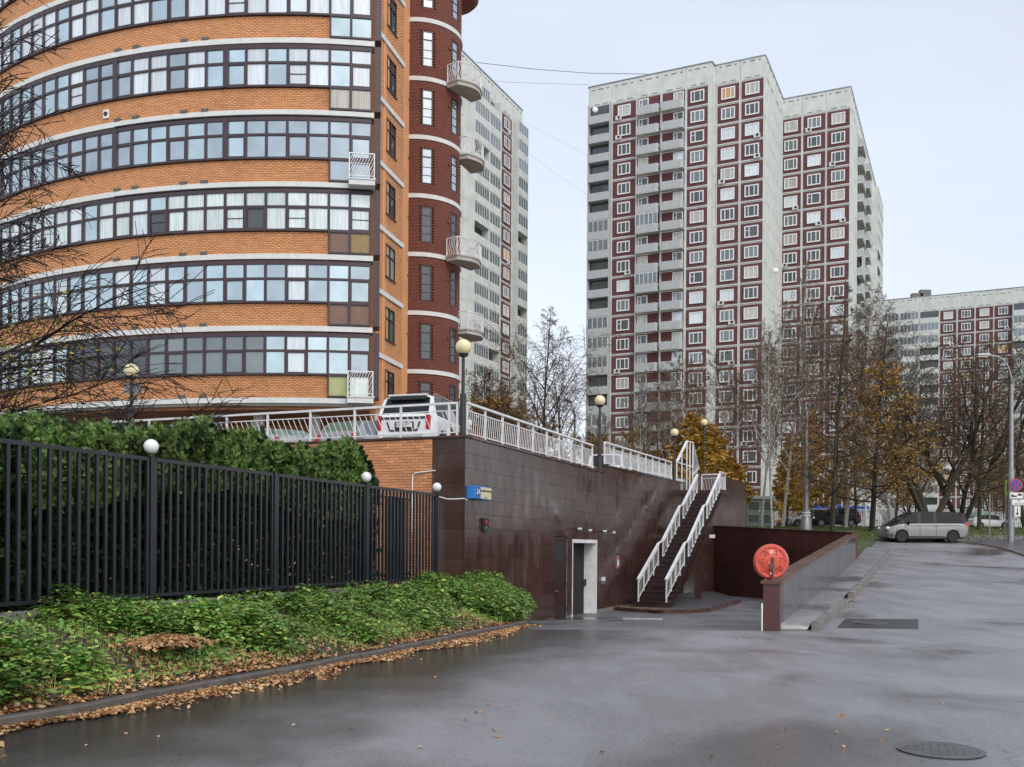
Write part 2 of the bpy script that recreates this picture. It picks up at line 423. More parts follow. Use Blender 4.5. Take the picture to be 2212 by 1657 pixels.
# ================================================================ PLAN OF THE PLACE
C0 = PS(1005, 941, 80.0); C0.z = 0
_u = (1950 - 1106) / F
D2 = Vector((_u, 1, 0)).normalized()          # along the long granite wall, away from us
N2 = Vector((D2.y, -D2.x, 0))                 # out of that wall, to the right
WROT = math.atan2(D2.y, D2.x)                 # frame: x along, -y out of the wall
RROT = math.atan2(N2.y, N2.x)                 # return wall: x to the right, -y towards us
def wall_t(px, py=1183): return hit(px, py, C0, D2)[0]
def wall_pt(t, o=0.0, z=0.0): q = C0 + D2 * t + N2 * o; q.z = z; return q
def ret_t(px, py=950): return hit(px, py, C0, N2)[0]
PA = PS(1666, 1362, 106.0)                     # near end of the low parapet
PB = PS(1842, 1153, 47.0)
PA = Vector((PA.x, PA.y, 0)); PB = Vector((PB.x, PB.y, 0))
PD = (PB - PA).normalized()
TW = wall_t(1514)                              # where the back wall starts
W1 = wall_pt(TW)
def par_x(Y): return PA.x + (PB.x - PA.x) * (Y - PA.y) / (PB.y - PA.y)
def wal_x(Y): return C0.x + D2.x / D2.y * (Y - C0.y)
def back_x(Y):
    f = (Y - PB.y) / (W1.y - PB.y); return PB.x + (W1.x - PB.x) * f

# ================================================================ GROUND
def sheet(name, rows, mat, kind='structure', smooth=True):
    """rows: list of lists of points, same length"""
    mb = MB(); n = len(rows[0])
    for r_ in rows: mb.v += [tuple(p) for p in r_]
    for i in range(len(rows) - 1):
        for j in range(n - 1):
            mb.f.append((i * n + j, i * n + j + 1, (i + 1) * n + j + 1, (i + 1) * n + j))
    o = mb.obj(name, mat, None, smooth=smooth); tag(o, kind=kind); return o
def strip_rows(Ys, xl, xr, zf, nx=14):
    return [[(xl(Y) + (xr(Y) - xl(Y)) * k / nx, Y, zf(Y)) for k in range(nx + 1)] for Y in Ys]
ya = [-20, -10, 0, 6, 12, 16, 18, 19.6]
sheet('forecourt_asphalt', strip_rows(ya, lambda Y: -70, lambda Y: 70, lambda Y: g(Y)), M['wet_asphalt'])
yr = [19.6, 21, 23, 25, 27, 29, 31.4, 34, 37.3, 42.5, 50, 60]
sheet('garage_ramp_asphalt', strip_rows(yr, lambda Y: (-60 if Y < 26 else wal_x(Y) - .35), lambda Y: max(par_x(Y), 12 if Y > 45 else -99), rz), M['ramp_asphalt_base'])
yg = [19.6, 20.8, 24, 28, 32, 36, 40, 44.3, 47, 50, 53, 56, 60, 62]
sheet('road', strip_rows(yg, par_x, lambda Y: 75, g), M['wet_asphalt'])
# grass and earth beyond
yt = [44.4, 46, 48, 50, 52, 54, 56, 58, 60, 62.05]
sheet('verge_soil', [[(back_x(min(Y, W1.y)) + (k / 6) * (par_x(Y) + .35 - back_x(min(Y, W1.y))), Y, g(Y) + (.0 if k < 6 else 0)+.004) for k in range(7)] for Y in yt], M['grass'])
yf = [62, 66, 70, 75, 80, 86, 92, 100, 115, 130, 160, 250, 420, 900]
sheet('grass_ground', strip_rows(yf, lambda Y: -500, lambda Y: 600, lambda Y: g(Y) + .03, 20), M['grass'])
# side street between two lawns
sheet('side_street', [[(x, Y, g(Y) + .045) for x in np.linspace(27.5 + (Y - 62) * .25, 90, 12)] for Y in (61.9, 63, 65, 67.5)], M['wet_asphalt'])
# far car park strip
sheet('car_park_asphalt', strip_rows([87, 90, 95, 104], lambda Y: 10, lambda Y: 120, lambda Y: g(Y) + .05, 10), M['paving_grey'])

def kerb_line(name, pts, wd, h, mat='kerb_stone', seg=1.0, label=None, group=None, below=.06, maxn=400):
    """a run of kerb stones, each one a part; pts are base points on the outer edge"""
    root = thing(name, label, 'kerb', pts[0], 0, group)
    L = 0; pend = []
    P = [Vector(p) for p in pts]
    cum = [0]
    for a, b_ in zip(P[:-1], P[1:]): cum.append(cum[-1] + (b_ - a).length)
    def at(s):
        for i in range(len(P) - 1):
            if s <= cum[i + 1] or i == len(P) - 2:
                f = (s - cum[i]) / max(1e-6, cum[i + 1] - cum[i]); return P[i].lerp(P[i + 1], f)
    n = max(1, int(cum[-1] / seg)); ds = cum[-1] / n
    for i in range(n):
        a, b_ = at(i * ds + .004), at((i + 1) * ds - .004)
        dz = rnd.uniform(-.008, .008)
        mb = MB(); dn = (b_ - a).normalized(); sx = Vector((dn.y, -dn.x, 0)) * -1
        lat = Vector((0, 0, dz)) + sx * rnd.uniform(-.008, .008)
        a0, b0 = a + lat, b_ + lat
        up = Vector((0, 0, h)); dn_ = Vector((0, 0, -below)); W = sx * wd; ch = .015
        q = [a0 + dn_, b0 + dn_, b0 + W + dn_, a0 + W + dn_]
        r_ = [a0 + up - Vector((0, 0, ch)), b0 + up - Vector((0, 0, ch)), b0 + W + up, a0 + W + up]
        r2_ = [a0 + up + sx * ch, b0 + up + sx * ch]
        mb.quad(q[0], q[1], r_[1], r_[0]); mb.quad(r_[0], r_[1], r2_[1], r2_[0]); mb.quad(r2_[0], r2_[1], r_[2], r_[3])
        mb.quad(q[1], q[2], r_[2], r_[1]); mb.quad(q[2], q[3], r_[3], r_[2]); mb.quad(q[3], q[0], r_[0], r_[3])
        wobj(mb, 'kerb_stone', M[mat], root)
    return root

# ---------------------------------------------------------------- planting bed at the left
CURB_PX = [(-260, 1628), (-120, 1598), (0, 1577), (190, 1546), (304, 1520), (441, 1493), (593, 1465), (740, 1436), (902, 1403), (1048, 1371), (1140, 1352)]
CURB = [hit_ground(px, py, z=-1.68) for px, py in CURB_PX]
kerb_line('kerb', CURB, .12, .11, label='weathered stone kerb between the planting bed and the wet road', seg=.95)
def fs(px): return 163 - .0857 * px
def fpt(px, z=0):
    u = ray(px, 1183)[0]; Y = F / fs(px); return Vector((u * Y, Y, z))
FL = [fpt(-300), fpt(-150), fpt(0), fpt(200), fpt(400), fpt(600), fpt(800), fpt(943)]
def resample(P, n):
    P = [Vector((p.x, p.y, 0)) for p in P]; cum = [0]
    for a, b_ in zip(P[:-1], P[1:]): cum.append(cum[-1] + (b_ - a).length)
    out = []
    for i in range(n):
        s = cum[-1] * i / (n - 1); j = min(max(np.searchsorted(cum, s) - 1, 0), len(P) - 2)
        out.append(P[j].lerp(P[j + 1], (s - cum[j]) / (cum[j + 1] - cum[j])))
    return out
NR = 60
Cl = resample([c + Vector((-.06, .1, 0)) for c in CURB], NR)
Fl = resample(FL + [wall_pt(0.1, .0), wall_pt(2.5, .05), wall_pt(4.9, .05)], NR)
from mathutils import noise as mno
def bed_z(i, k, p):
    f = k; base = -1.575
    zt = -1.0 if i < 47 else -1.0 - (i - 47) * .07
    z = base + (zt - base) * (1 - (1 - f) ** 1.6)
    return z + .07 * mno.noise(p * .9) * min(1, 4 * f) + .03 * mno.noise(p * 3.1) * min(1, 6 * f)
rows = []
for k in range(17):
    f = k / 16; r_ = []
    for i in range(NR):
        p = Cl[i].lerp(Fl[i], f); r_.append((p.x, p.y, bed_z(i, f, p)))
    rows.append(r_)
BED = rows
sheet('planting_bed_soil', rows, M['soil'])
# soil behind the fence, under the hedge
rows = []
for k in range(5):
    rows.append([(p.x + (-.376 * k * -1) * 0 + e_.x, p.y + e_.y, -.98) for p, e_ in [(q, Vector((-.9, .95, 0)).normalized() * k * 1.2) for q in Fl[:48]]])
sheet('hedge_bed_soil', rows, M['soil'])
# low concrete footing that carries the fence
ft = thing('concrete_footing', 'low concrete strip footing running under the black fence', 'footing', FL[0])
for a, b_ in zip(FL[:-1], FL[1:]):
    mb = MB(); nd = (b_ - a).normalized(); sd_ = Vector((nd.y, -nd.x, 0)) * .09
    a_, bb = Vector((a.x, a.y, -1.02)) + sd_ + nd * .01, Vector((b_.x, b_.y, -1.02)) + sd_ - nd * .01
    mb.bar(a_, bb, .30, .22); wobj(mb, 'footing_block', M['concrete'], ft)

# ================================================================ LONG GRANITE WALL
def top_z(t): return 3.03 - .06 if t < 12.75 else 3.32 - .06 + (t - 13.4) * .018
DOORS = [(wall_t(1197, 1250), wall_t(1227, 1250), -2.47, .40), (wall_t(1236, 1250), wall_t(1289, 1250), -2.52, .32), (wall_t(1463), wall_t(1511), -2.62, .75)]
def clip_rect(a, b_, z0, z1):
    """rectangle minus the doors"""
    out = [(a, b_, z0, z1)]
    for (da, db, dz0, dz1) in DOORS:
        new = []
        for (x0, x1, y0, y1) in out:
            if x1 <= da or x0 >= db or y0 >= dz1 or y1 <= dz0: new.append((x0, x1, y0, y1)); continue
            if x0 < da: new.append((x0, da, y0, y1))
            if x1 > db: new.append((db, x1, y0, y1))
            m0, m1 = max(x0, da), min(x1, db)
            if y1 > dz1: new.append((m0, m1, dz1, y1))
            if y0 < dz0: new.append((m0, m1, y0, dz0))
        out = new
    return [r_ for r_ in out if r_[1] - r_[0] > .03 and r_[3] - r_[2] > .03]
wl = thing('granite_wall', 'long dark brown polished granite retaining wall under the car park', 'retaining wall', C0, WROT)
CH = .41; TL = 1.25; GAP = .008
def tile_mb(a, b_, z0, z1a, z1b, th=.03, y=0.0):
    mb = MB(); p = [(a, z0), (b_, z0), (b_, z1b), (a, z1a)]
    mb.poly([(x, y, z) for x, z in p])
    for (x, z), (x2, z2) in zip(p, p[1:] + p[:1]):
        mb.quad((x, y, z), (x, y + th, z), (x2, y + th, z2), (x2, y, z2))
    return mb
tiles = []
row = 0; z = 2.97
while z > -2.75:
    z0 = max(z - CH, -2.8); off = (row % 2) * TL * .5 + (row * .13) % .3
    x = -off
    while x < TW:
        a, b_ = max(x, 0.0), min(x + TL, TW)
        if b_ - a > .05:
            for (ra, rb, r0, r1) in clip_rect(a + GAP / 2, b_ - GAP / 2, z0 + GAP / 2, z - GAP / 2): tiles.append((ra, rb, r0, r1, r1))
        x += TL
    z -= CH; row += 1
# extra course on the raised stretch
for k in range(2):
    x = 12.78
    while x < TW:
        b_ = min(x + TL, TW); zb = 2.975 + k * .3
        za, zz = min(top_z(x), zb + .295), min(top_z(b_ - .01), zb + .295)
        if za > zb + .03 or zz > zb + .03: tiles.append((x + .004, b_ - .004, zb, max(za, zb + .01), max(zz, zb + .01)))
        x += TL
tiles.sort(key=lambda q: q[0])
rest = MB()
for i, (a, b_, z0, za, zb) in enumerate(tiles):
    if z0 < -2.75: continue
    mb = tile_mb(a, b_, z0, za, zb, y=rnd.uniform(-.002, .002))
    if i < 290: mb.obj('tile', M['granite_dark'], wl)
    else:
        n = len(rest.v); rest.v += mb.v; rest.f += [tuple(n + q for q in f) for f in mb.f]
tag(rest.obj('tiles', M['granite_dark'], wl), kind='stuff')
core = MB()
for (a, b_, z0, z1) in clip_rect(0.04, 12.75, -2.8, 2.96) + clip_rect(12.75, TW, -2.8, 3.24): core.box(a, b_, .024, .33, z0, z1)
core.obj('wall_core', M['concrete'], wl)
mb = MB(); mb.box(-.04, 12.79, -.05, .40, 2.973, 3.03); mb.obj('coping', M['granite_brown' if 0 else 'granite_dark'], wl)
mb = MB(); a, b_ = 12.80, TW + 4
mb.v += [(a, -.05, 3.25), (b_, -.05, top_z(b_)), (b_, .4, top_z(b_)), (a, .4, 3.25)]; mb.v += [(x, y, z + .06) for x, y, z in mb.v[:4]]
for f in ((0, 3, 2, 1), (4, 5, 6, 7), (0, 1, 5, 4), (1, 2, 6, 5), (2, 3, 7, 6), (3, 0, 4, 7)): mb.f.append(f)
mb.obj('coping', M['granite_dark'], wl)
# doors
d0 = DOORS[0]
dr = MB(); dr.box(d0[0] + .02, d0[1] - .02, .06, .11, d0[2] + .01, 0.24).box(d0[0] + .02, d0[1] - .02, .06, .11, .26, .385)
do = dr.obj('door', M['door_brown'], wl)
MB().box(d0[0] + .22, d0[1] - .3, .052, .062, -.42, .10).obj('transom_window', M['glass_dark'], do)
MB().box(d0[0] + .25, d0[0] + .43, .0, .055, -1.5, -1.47).obj('handle', M['steel_grey'], do)
for hz in (-2.2, -1.35, -.5): MB().box(d0[1] - .07, d0[1] - .03, .035, .06, hz, hz + .16).obj('hinge', M['steel_dark'], do)
d1 = DOORS[1]
dw = MB().box(d1[0], d1[0] + .06, -.012, .2, d1[2], d1[3]).box(d1[1] - .06, d1[1], -.012, .5, d1[2], d1[3]).box(d1[0] + .06, d1[1] - .06, -.012, .2, d1[3] - .13, d1[3])
do = dw.obj('doorway', M['white_plastic'], wl)
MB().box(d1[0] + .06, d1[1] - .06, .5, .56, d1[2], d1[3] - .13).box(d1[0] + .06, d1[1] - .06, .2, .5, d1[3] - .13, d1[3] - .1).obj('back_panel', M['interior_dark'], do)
MB().box(d1[0] + .08, d1[0] + .14, .05, .49, d1[2] + .02, d1[3] - .16).obj('door_leaf', M['door_brown'], do)
MB().box(d1[1] - .12, d1[1] - .06, .40, .46, -1.45, -1.2).obj('handle', M['steel_dark'], do)
d2 = DOORS[2]
do = MB().box(d2[1] - .1, d2[1], -.01, .9, d2[2], d2[3]).obj('doorway', M['plaster_beige'], wl)
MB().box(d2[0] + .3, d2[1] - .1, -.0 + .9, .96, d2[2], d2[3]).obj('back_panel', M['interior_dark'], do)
MB().box(d2[0] + .05, d2[0] + .4, .02, .1, d2[2], d2[3]).obj('door_leaf', M['door_brown'], do)

# return of the wall: granite pier, then brick
rw = thing('brick_wall', 'orange brick retaining wall with a granite end pier behind the fence', 'retaining wall', C0, RROT)
XB = ret_t(934.5)
zc = 2.97; i = 0; h_t = [.41, .42, .41, .41, .40, .42, .41, .41, .41, .41, .41, .41, .41]
for h in h_t:
    tile_mb(XB + .004, -.036, zc - h + .004, zc - .004, zc - .004, y=-.0).obj('tile', M['granite_dark'], rw); zc -= h
MB().box(-22, -.036, .024, .3, -2.4, 2.96).obj('wall_core', M['mortar'], rw)
MB().box(-22, .05, -.05, .4, 2.973, 3.03).obj('coping', M['granite_dark'], rw)
BL, BH = .26, .0775
bme = MB().box(0, .25, -.006, .024, 0, .0655).mesh('brick', M['brick_orange'])
bmh = MB().box(0, .12, -.006, .024, 0, .0655).mesh('brick_half', M['brick_orange'])
cand = []
nrow = 0; z = 2.965 - BH
XL = ret_t(765)
while z > -1.15:
    x = XB - .012
    off = (nrow % 2) * .13
    if off: cand.append((x - .12, z, 1)); x -= .13
    while x > XL - 4.5:
        cand.append((x - .25, z, 0)); x -= BL
    z -= BH; nrow += 1
cand.sort(key=lambda q: (0 if (q[0] > XL and q[1] > 1.3) else (1 if q[0] > XL else 2), -q[0]))
rest = MB()
for i, (x, z, hf) in enumerate(cand):
    if i < 290:
        o = inst(bmh if hf else bme, 'brick', rw, (x, rnd.uniform(-.003, .003), z), 0, world=False)
    else: rest.box(x, x + (.12 if hf else .25), -.006 + rnd.uniform(-.003, .003), .024, z, z + .0655)
tag(rest.obj('bricks', M['brick_orange'], rw), kind='stuff')
# white cable duct on the bricks
cx = ret_t(891, 1000)
pipe = MB().tube([(cx, -.03, .4), (cx + .02, -.03, 1.95), (cx + .1, -.03, 2.04), (cx + .72, -.03, 2.09)], .018, 8)
tag(pipe.obj('cable_duct', M['white_plastic'], rw), label='white bent pipe fixed on the brick wall')

# podium deck behind the walls
dk = MB()
inn = -N2 * .35 + D2 * .35
pts = [C0 + inn, C0 - N2 * .35 + D2 * (TW + 14), C0 - N2 * 75 + D2 * (TW + 14), C0 - N2 * 75 + D2 * .35]
dk.poly([(p.x, p.y, 2.93) for p in pts]); o = dk.obj('car_park_deck', M['deck_paving']); tag(o, kind='structure')
dk = MB(); pts = [C0 - N2 * 1.0 + D2 * 1.0, C0 - N2 * 1.0 + D2 * (TW + 14), C0 - N2 * 75 + D2 * (TW + 14), C0 - N2 * 75 + D2 * 1.0]
for a, b_ in zip(pts, pts[1:] + pts[:1]): dk.quad((a.x, a.y, -2.7), (b_.x, b_.y, -2.7), (b_.x, b_.y, 2.92), (a.x, a.y, 2.92))
tag(dk.obj('podium_retaining_core', M['concrete']), kind='structure')

# upper granite block beyond the stairs
q1 = PS(1562, 1035, 37.5); q2 = PS(1612, 1042, 33.2); q0 = PS(1500, 1025, 38.4)
ub = thing('granite_block', 'raised dark granite wall block beside the top of the stairs', 'wall', (q1.x, q1.y, 0))
for (a, b_, n_) in ((q1, q2, 5), (q0, q1, 5)):
    a, b_ = Vector((a.x, a.y, 0)), Vector((b_.x, b_.y, 0))
    for k in range(9):
        for j in range(n_):
            z1 = 4.22 - k * .5; z0 = z1 - .49
            p, q = a.lerp(b_, j / n_), a.lerp(b_, (j + .985) / n_)
            mb = MB(); nd = Vector(((b_ - a).y, -(b_ - a).x, 0)).normalized() * -.03
            mb.poly([(p.x, p.y, z0), (q.x, q.y, z0), (q.x, q.y, z1), (p.x, p.y, z1)])
            for A, B, za, zb in ((p, q, z0, z0), (q, q, z0, z1), (q, p, z1, z1), (p, p, z1, z0)):
                mb.quad((A.x, A.y, za), (B.x, B.y, zb), (B.x + nd.x, B.y + nd.y, zb), (A.x + nd.x, A.y + nd.y, za))
            wobj(mb, 'tile', M['granite_dark'], ub)
mb = MB(); qs = [Vector((q.x, q.y, 0)) for q in (q0, q1, q2)]; qs.append(qs[0] + (qs[2] - qs[1]))
cc = sum(qs, Vector()) / 4; qs = [p.lerp(cc, .012) for p in qs]
mb.poly([(p.x, p.y, 4.26) for p in qs])
for a, b_ in zip(qs, qs[1:] + qs[:1]): mb.quad((a.x, a.y, -2.6), (b_.x, b_.y, -2.6), (b_.x, b_.y, 4.26), (a.x, a.y, 4.26))
wobj(mb, 'wall_core', M['granite_dark'], ub)

# ---------------------------------------------------------------- back wall of the ramp
bd = (PB - W1); blen = bd.length; bd.normalize()
BROT = math.atan2(bd.y, bd.x)
bw = thing('ramp_back_wall', 'plain maroon granite wall closing the back of the garage ramp', 'retaining wall', W1, BROT)
zA = PS(1514, 1136, F / W1.y).z; zB = PS(1830, 1153, F / PB.y).z
nn = 12
for j in range(nn):
    a, b_ = blen * j / nn, blen * (j + 1) / nn
    za = zA + (zB - zA) * j / nn; zb = zA + (zB - zA) * (j + 1) / nn
    for k in range(4):
        f0, f1 = k / 4, (k + 1) / 4
        l0, l1 = -2.8 + (za + 2.8) * f0, -2.8 + (za + 2.8) * f1; r0_, r1_ = -2.8 + (zb + 2.8) * f0, -2.8 + (zb + 2.8) * f1
        mb = MB(); mb.quad((a + .004, 0, l0 + .004), (b_ - .004, 0, r0_ + .004), (b_ - .004, 0, r1_ - .004), (a + .004, 0, l1 - .004))
        mb.quad((a + .004, 0, l0 + .004), (a + .004, .03, l0), (b_ - .004, .03, r0_), (b_ - .004, 0, r0_ + .004))
        mb.quad((b_ - .004, 0, r0_ + .004), (b_ - .004, .03, r0_), (b_ - .004, .03, r1_), (b_ - .004, 0, r1_ - .004))
        mb.obj('tile', M['granite_red'], bw)
mb = MB()
for (y0, y1, dz, nm) in ((.02, .32, -.01, 'wall_core'), (-.05, .37, .065, 'coping')):
    mb = MB(); lo = -2.8 if nm == 'wall_core' else None
    za_, zb_ = zA + dz, zB + dz
    b0a, b0b = (lo, lo) if lo is not None else (zA, zB)
    mb.v += [(0, y0, b0a), (blen, y0, b0b), (blen, y1, b0b), (0, y1, b0a), (0, y0, za_), (blen, y0, zb_), (blen, y1, zb_), (0, y1, za_)]
    for f in ((0, 3, 2, 1), (4, 5, 6, 7), (0, 1, 5, 4), (1, 2, 6, 5), (2, 3, 7, 6), (3, 0, 4, 7)): mb.f.append(f)
    mb.obj(nm, M['granite_dark' if nm == 'coping' else 'mortar_red'], bw)
# floodlight on the back wall
fl = thing('floodlight', 'small white floodlight on the maroon wall right of the stairs', 'lamp', PS(1527, 1163, 40))
MB().box(-.05, .05, -.05, .05, -.06, .06).box(-.2, .3, -.02, .02, -.02, .01).obj('bracket', M['steel_dark'], fl)
MB().box(.1, .4, -.2, -.05, .02, .2).obj('lamp_head', M['white_plastic'], fl)

# ---------------------------------------------------------------- low parapet of the ramp
plen = (PB - PA).length; PROT = math.atan2(PD.y, PD.x)
pw = thing('parapet_wall', 'low granite parapet wall rising along the ramp with brown coping', 'parapet', PA, PROT)
TH = .165
ztop = lambda x: -.70 + (.70 + .68) * x / plen
def pz(x, side):  # ground under the parapet
    Y = PA.y + PD.y * x; return g(Y) if side < 0 else rz(Y)
MB().box(0, .55, -TH, TH, -1.75, ztop(.25) - .005).obj('end_pier', M['granite_red'], pw)
nseg = 20
for j in range(nseg):
    a, b_ = .56 + (plen - .56) * j / nseg, .56 + (plen - .56) * (j + 1) / nseg - .006
    for side, mt in ((-1, 'granite_grey'), (1, 'granite_red')):
        y0 = side * TH; y1 = side * (TH - .03)
        mb = MB(); za0, zb0 = pz(a, side) - .15, pz(b_, side) - .15; za1, zb1 = ztop(a) - .005, ztop(b_) - .005
        mb.quad((a, y0, za0), (b_, y0, zb0), (b_, y0, zb1), (a, y0, za1)); mb.quad((a, y0, za0), (a, y0, za1), (a, y1, za1), (a, y1, za0)); mb.quad((b_, y0, za0), (b_, y0, zb1), (b_, y1, zb1), (b_, y1, zb0))
        mb.obj('tile', M[mt], pw)
mb = MB(); mb.v += [(.55, -.13, -2.7), (plen, -.13, -2.7), (plen, .13, -2.7), (.55, .13, -2.7), (.55, -.13, ztop(.55) - .01), (plen, -.13, ztop(plen) - .01), (plen, .13, ztop(plen) - .01), (.55, .13, ztop(.55) - .01)]
for f in ((0, 3, 2, 1), (4, 5, 6, 7), (0, 1, 5, 4), (1, 2, 6, 5), (2, 3, 7, 6), (3, 0, 4, 7)): mb.f.append(f)
mb.obj('wall_core', M['mortar_red'], pw)
ncp = 16
for j in range(ncp):
    a, b_ = -.04 + (plen + .1) * j / ncp, -.04 + (plen + .1) * (j + 1) / ncp - .008
    mb = MB(); mb.v += [(a, -.215, ztop(a)), (b_, -.215, ztop(b_)), (b_, .215, ztop(b_)), (a, .215, ztop(a))]; mb.v += [(x, y, z + .05) for x, y, z in mb.v[:4]]
    for f in ((0, 3, 2, 1), (4, 5, 6, 7), (0, 1, 5, 4), (1, 2, 6, 5), (2, 3, 7, 6), (3, 0, 4, 7)): mb.f.append(f)
    mb.obj('coping_slab', M['granite_brown'], pw)

# convex traffic mirror seen from behind
mp_ = PA + PD * .2
mr = thing('traffic_mirror', 'round red-orange traffic mirror on a rusty post, seen from behind', 'mirror', (mp_.x, mp_.y, ztop(.2) + .05))
MB().tube([(0, 0, 0), (0, 0, .48)], .027, 10).obj('post', M['pole_rust'], mr)
MB().box(-.08, .08, -.06, .06, 0, .018).obj('base_plate', M['pole_rust'], mr)
MB().box(-.06, .03, -.01, .05, .22, .34).obj('clamp', M['pole_rust'], mr)
dz = .385
R = .365
prof = [(.001, -.05), (.10, -.05), (.11, -.035), (.155, -.03), (.165, -.02), (.27, .0), (.285, -.015), (.30, -.02), (.335, -.015), (R, .02), (R + .003, .045), (R, .07), (R - .02, .075), (.2, .10), (.001, .11)]
dm = MB().lathe(prof, (-.01, .075, dz), 48, 'Y')
dm.v = [(x, .15 - y, z) if 0 else (x, y, z) for x, y, z in dm.v]
dish = dm.obj('mirror_back', M['mirror_red'], mr, smooth=True, autos=True)
# axis Y lathe grows towards -y, so flip it to face the back towards us
for v_ in dish.data.vertices: v_.co.y = .075 - (v_.co.y - .075)
dish.data.flip_normals()
for k in range(7):
    rb = MB()
    a = 2 * PI * k / 7 + .3; ca, sa = math.cos(a), math.sin(a)
    for s_ in (-1, 1):
        p = (-.01 + .165 * ca + s_ * .035 * -sa, .05, dz + .165 * sa + s_ * .035 * ca); q = (-.01 + .285 * ca + s_ * .012 * -sa, .062, dz + .285 * sa + s_ * .012 * ca)
        rb = MB().bar(p, q, .02, .035, (0, 1, 0)); rb.obj('rib', M['mirror_red'], mr)
MB().box(-.055, -.025, .018, .024, dz - .26, dz - .215).obj('sticker', M['plate_white'], mr)

# ---------------------------------------------------------------- pavement beside the parapet and its kerb
K1 = [(1753, 1361.5), (1777, 1341), (1800.6, 1322), (1819.6, 1308)]
K2 = [(1831.5, 1291.6), (1865, 1256), (1900.7, 1217), (1927, 1188)]
k1 = [hit_ground(*p) for p in K1]; k2 = [hit_ground(*p) for p in K2]
k0 = [hit_ground(*p) for p in ((1784, 1308), (1803, 1292))]
rows = []
kk = k1 + k2
for p in kk:
    x0 = par_x(p.y) + .17; rows.append([(x0 + (p.x - x0) * f, p.y, p.z + .14) for f in (0, .33, .66, .98)])
x0 = par_x(19.75) + .17
rows.insert(0, [(x0 + (kk[0].x - .1 - x0) * f, kk[0].y - .02, kk[0].z + .01) for f in (0, .33, .66, 1)])
sheet('pavement', rows, M['wet_asphalt'])
kerb_line('kerb', list(reversed(k1)), .17, .17, 'concrete', .9, 'short curved grey kerb in front of the drain gap beside the parapet')
kerb_line('kerb', list(reversed(k2)), .17, .17, 'concrete', 1.0, 'long straight grey kerb running up the sloping road')
# right-hand pavement far up the road
K3 = [(2260, 1216), (2212, 1200.5), (2175, 1188), (2132, 1179), (2095, 1175), (2062, 1172)]
k3 = [hit_ground(*p) for p in K3]
rows = [[(p.x + dx, p.y + .1 + dy, g(p.y + .1 + dy) + .11) for dx, dy in ((.05, .05), (1.5, 1.2), (3, 2.4), (6, 3))] for p in k3]
sheet('pavement_by_signs', [[(p.x + f * 14, min(p.y + f * 6, 61.9), g(min(p.y + f * 6, 61.9)) + .11) for f in (0.004, .25, .5, 1)] for p in k3], M['paving_grey'])
kerb_line('kerb', k3, .14, .12, 'concrete', 1.0, 'curved kerb of the pavement beneath the parking signs')
# kerb of the lawn behind the van
kl = [Vector((x, 61.9, g(61.9))) for x in np.linspace(par_x(62) + .3, 27.5, 8)]
kerb_line('kerb', kl, .14, .13, 'concrete', 1.2, 'straight kerb of the lawn behind the silver van')

# island at the foot of the stairs
ip = [hit_ground(px, py, z=-2.47) for px, py in ((1329, 1314.5), (1360, 1318), (1417, 1322), (1480, 1322), (1534, 1318), (1570, 1308), (1601, 1298.5))]
isl = [Vector((p.x, p.y, 0)) for p in ip]
bk = [wall_pt(wall_t(1338) + .2 + 19 * k / 6, .02) for k in range(7)]
sheet('stair_island_paving', [[(p.x, p.y, -2.40) for p in isl], [((p.x + q.x) / 2, (p.y + q.y) / 2, -2.40) for p, q in zip(isl, bk)], [(q.x, q.y, -2.40) for q in bk]], M['paving_grey'])
kerb_line('kerb', [Vector((p.x, p.y, -2.53)) for p in isl], .12, .137, 'granite_brown', .9, 'red-brown granite kerb round the foot of the stairs')

# ================================================================ STAIRS
st = thing('staircase', 'outdoor granite staircase with white railings climbing to the car park', 'staircase', C0, WROT)
TB, TT, ZB, ZT = 15.2, 27.4, -2.4, 3.12
NS = 27; RI = (ZT - ZB) / NS
land = .75; tread = ((TT - TB) - 2 * land) / (NS - 1 - 2 + 0.0)
xs = []; x = TB
for i in range(NS):
    L_ = land if i in (8, 17) else tread
    xs.append((x, L_)); x += L_
def stair_z(x):
    for i, (a, L_) in enumerate(xs):
        if x < a: return ZB + RI * i
    return ZT
YR, YL = -2.22, -.62
for i, (a, L_) in enumerate(xs):
    z1 = ZB + RI * (i + 1)
    mb = MB().box(a, a + L_ + .08, YR, YL, z1 - RI - .02, z1 - .045)
    o = mb.obj('step', M['granite_step'], st)
    MB().box(a - .03, a + L_ + .02, YR - .02, YL, z1 - .04, z1).obj('tread', M['granite_step'], o)
# sloping underside
mb = MB()
for y0, y1 in ((YR + .05, YR + .2), (YL - .2, YL - .05)):
    pts_ = [(TB + .2, -2.42), (xs[9][0], ZB + RI * 8 - .35), (xs[18][0], ZB + RI * 17 - .35), (xs[-1][0] + tread, ZT - .35), (xs[-1][0] + tread, ZT - .2), (xs[17][0], ZB + RI * 16), (xs[8][0], ZB + RI * 7), (TB + .2, -2.2)]
    n = len(mb.v); mb.v += [(a, y0, z) for a, z in pts_] + [(a, y1, z) for a, z in pts_]; m_ = len(pts_)
    for k in range(m_): mb.f.append((n + k, n + (k + 1) % m_, n + m_ + (k + 1) % m_, n + m_ + k))
    mb.f.append(tuple(n + m_ - 1 - k for k in range(m_))); mb.f.append(tuple(n + m_ + k for k in range(m_)))
mb.obj('stringer', M['granite_dark'], st)
MB().box(22.2, 22.5, -2.05, -1.8, -2.5, .1).obj('column', M['granite_dark'], st)
MB().box(TT - .02, TT + 1.9, -2.25, .0, ZT - .25, ZT).obj('landing', M['granite_dark'], st)
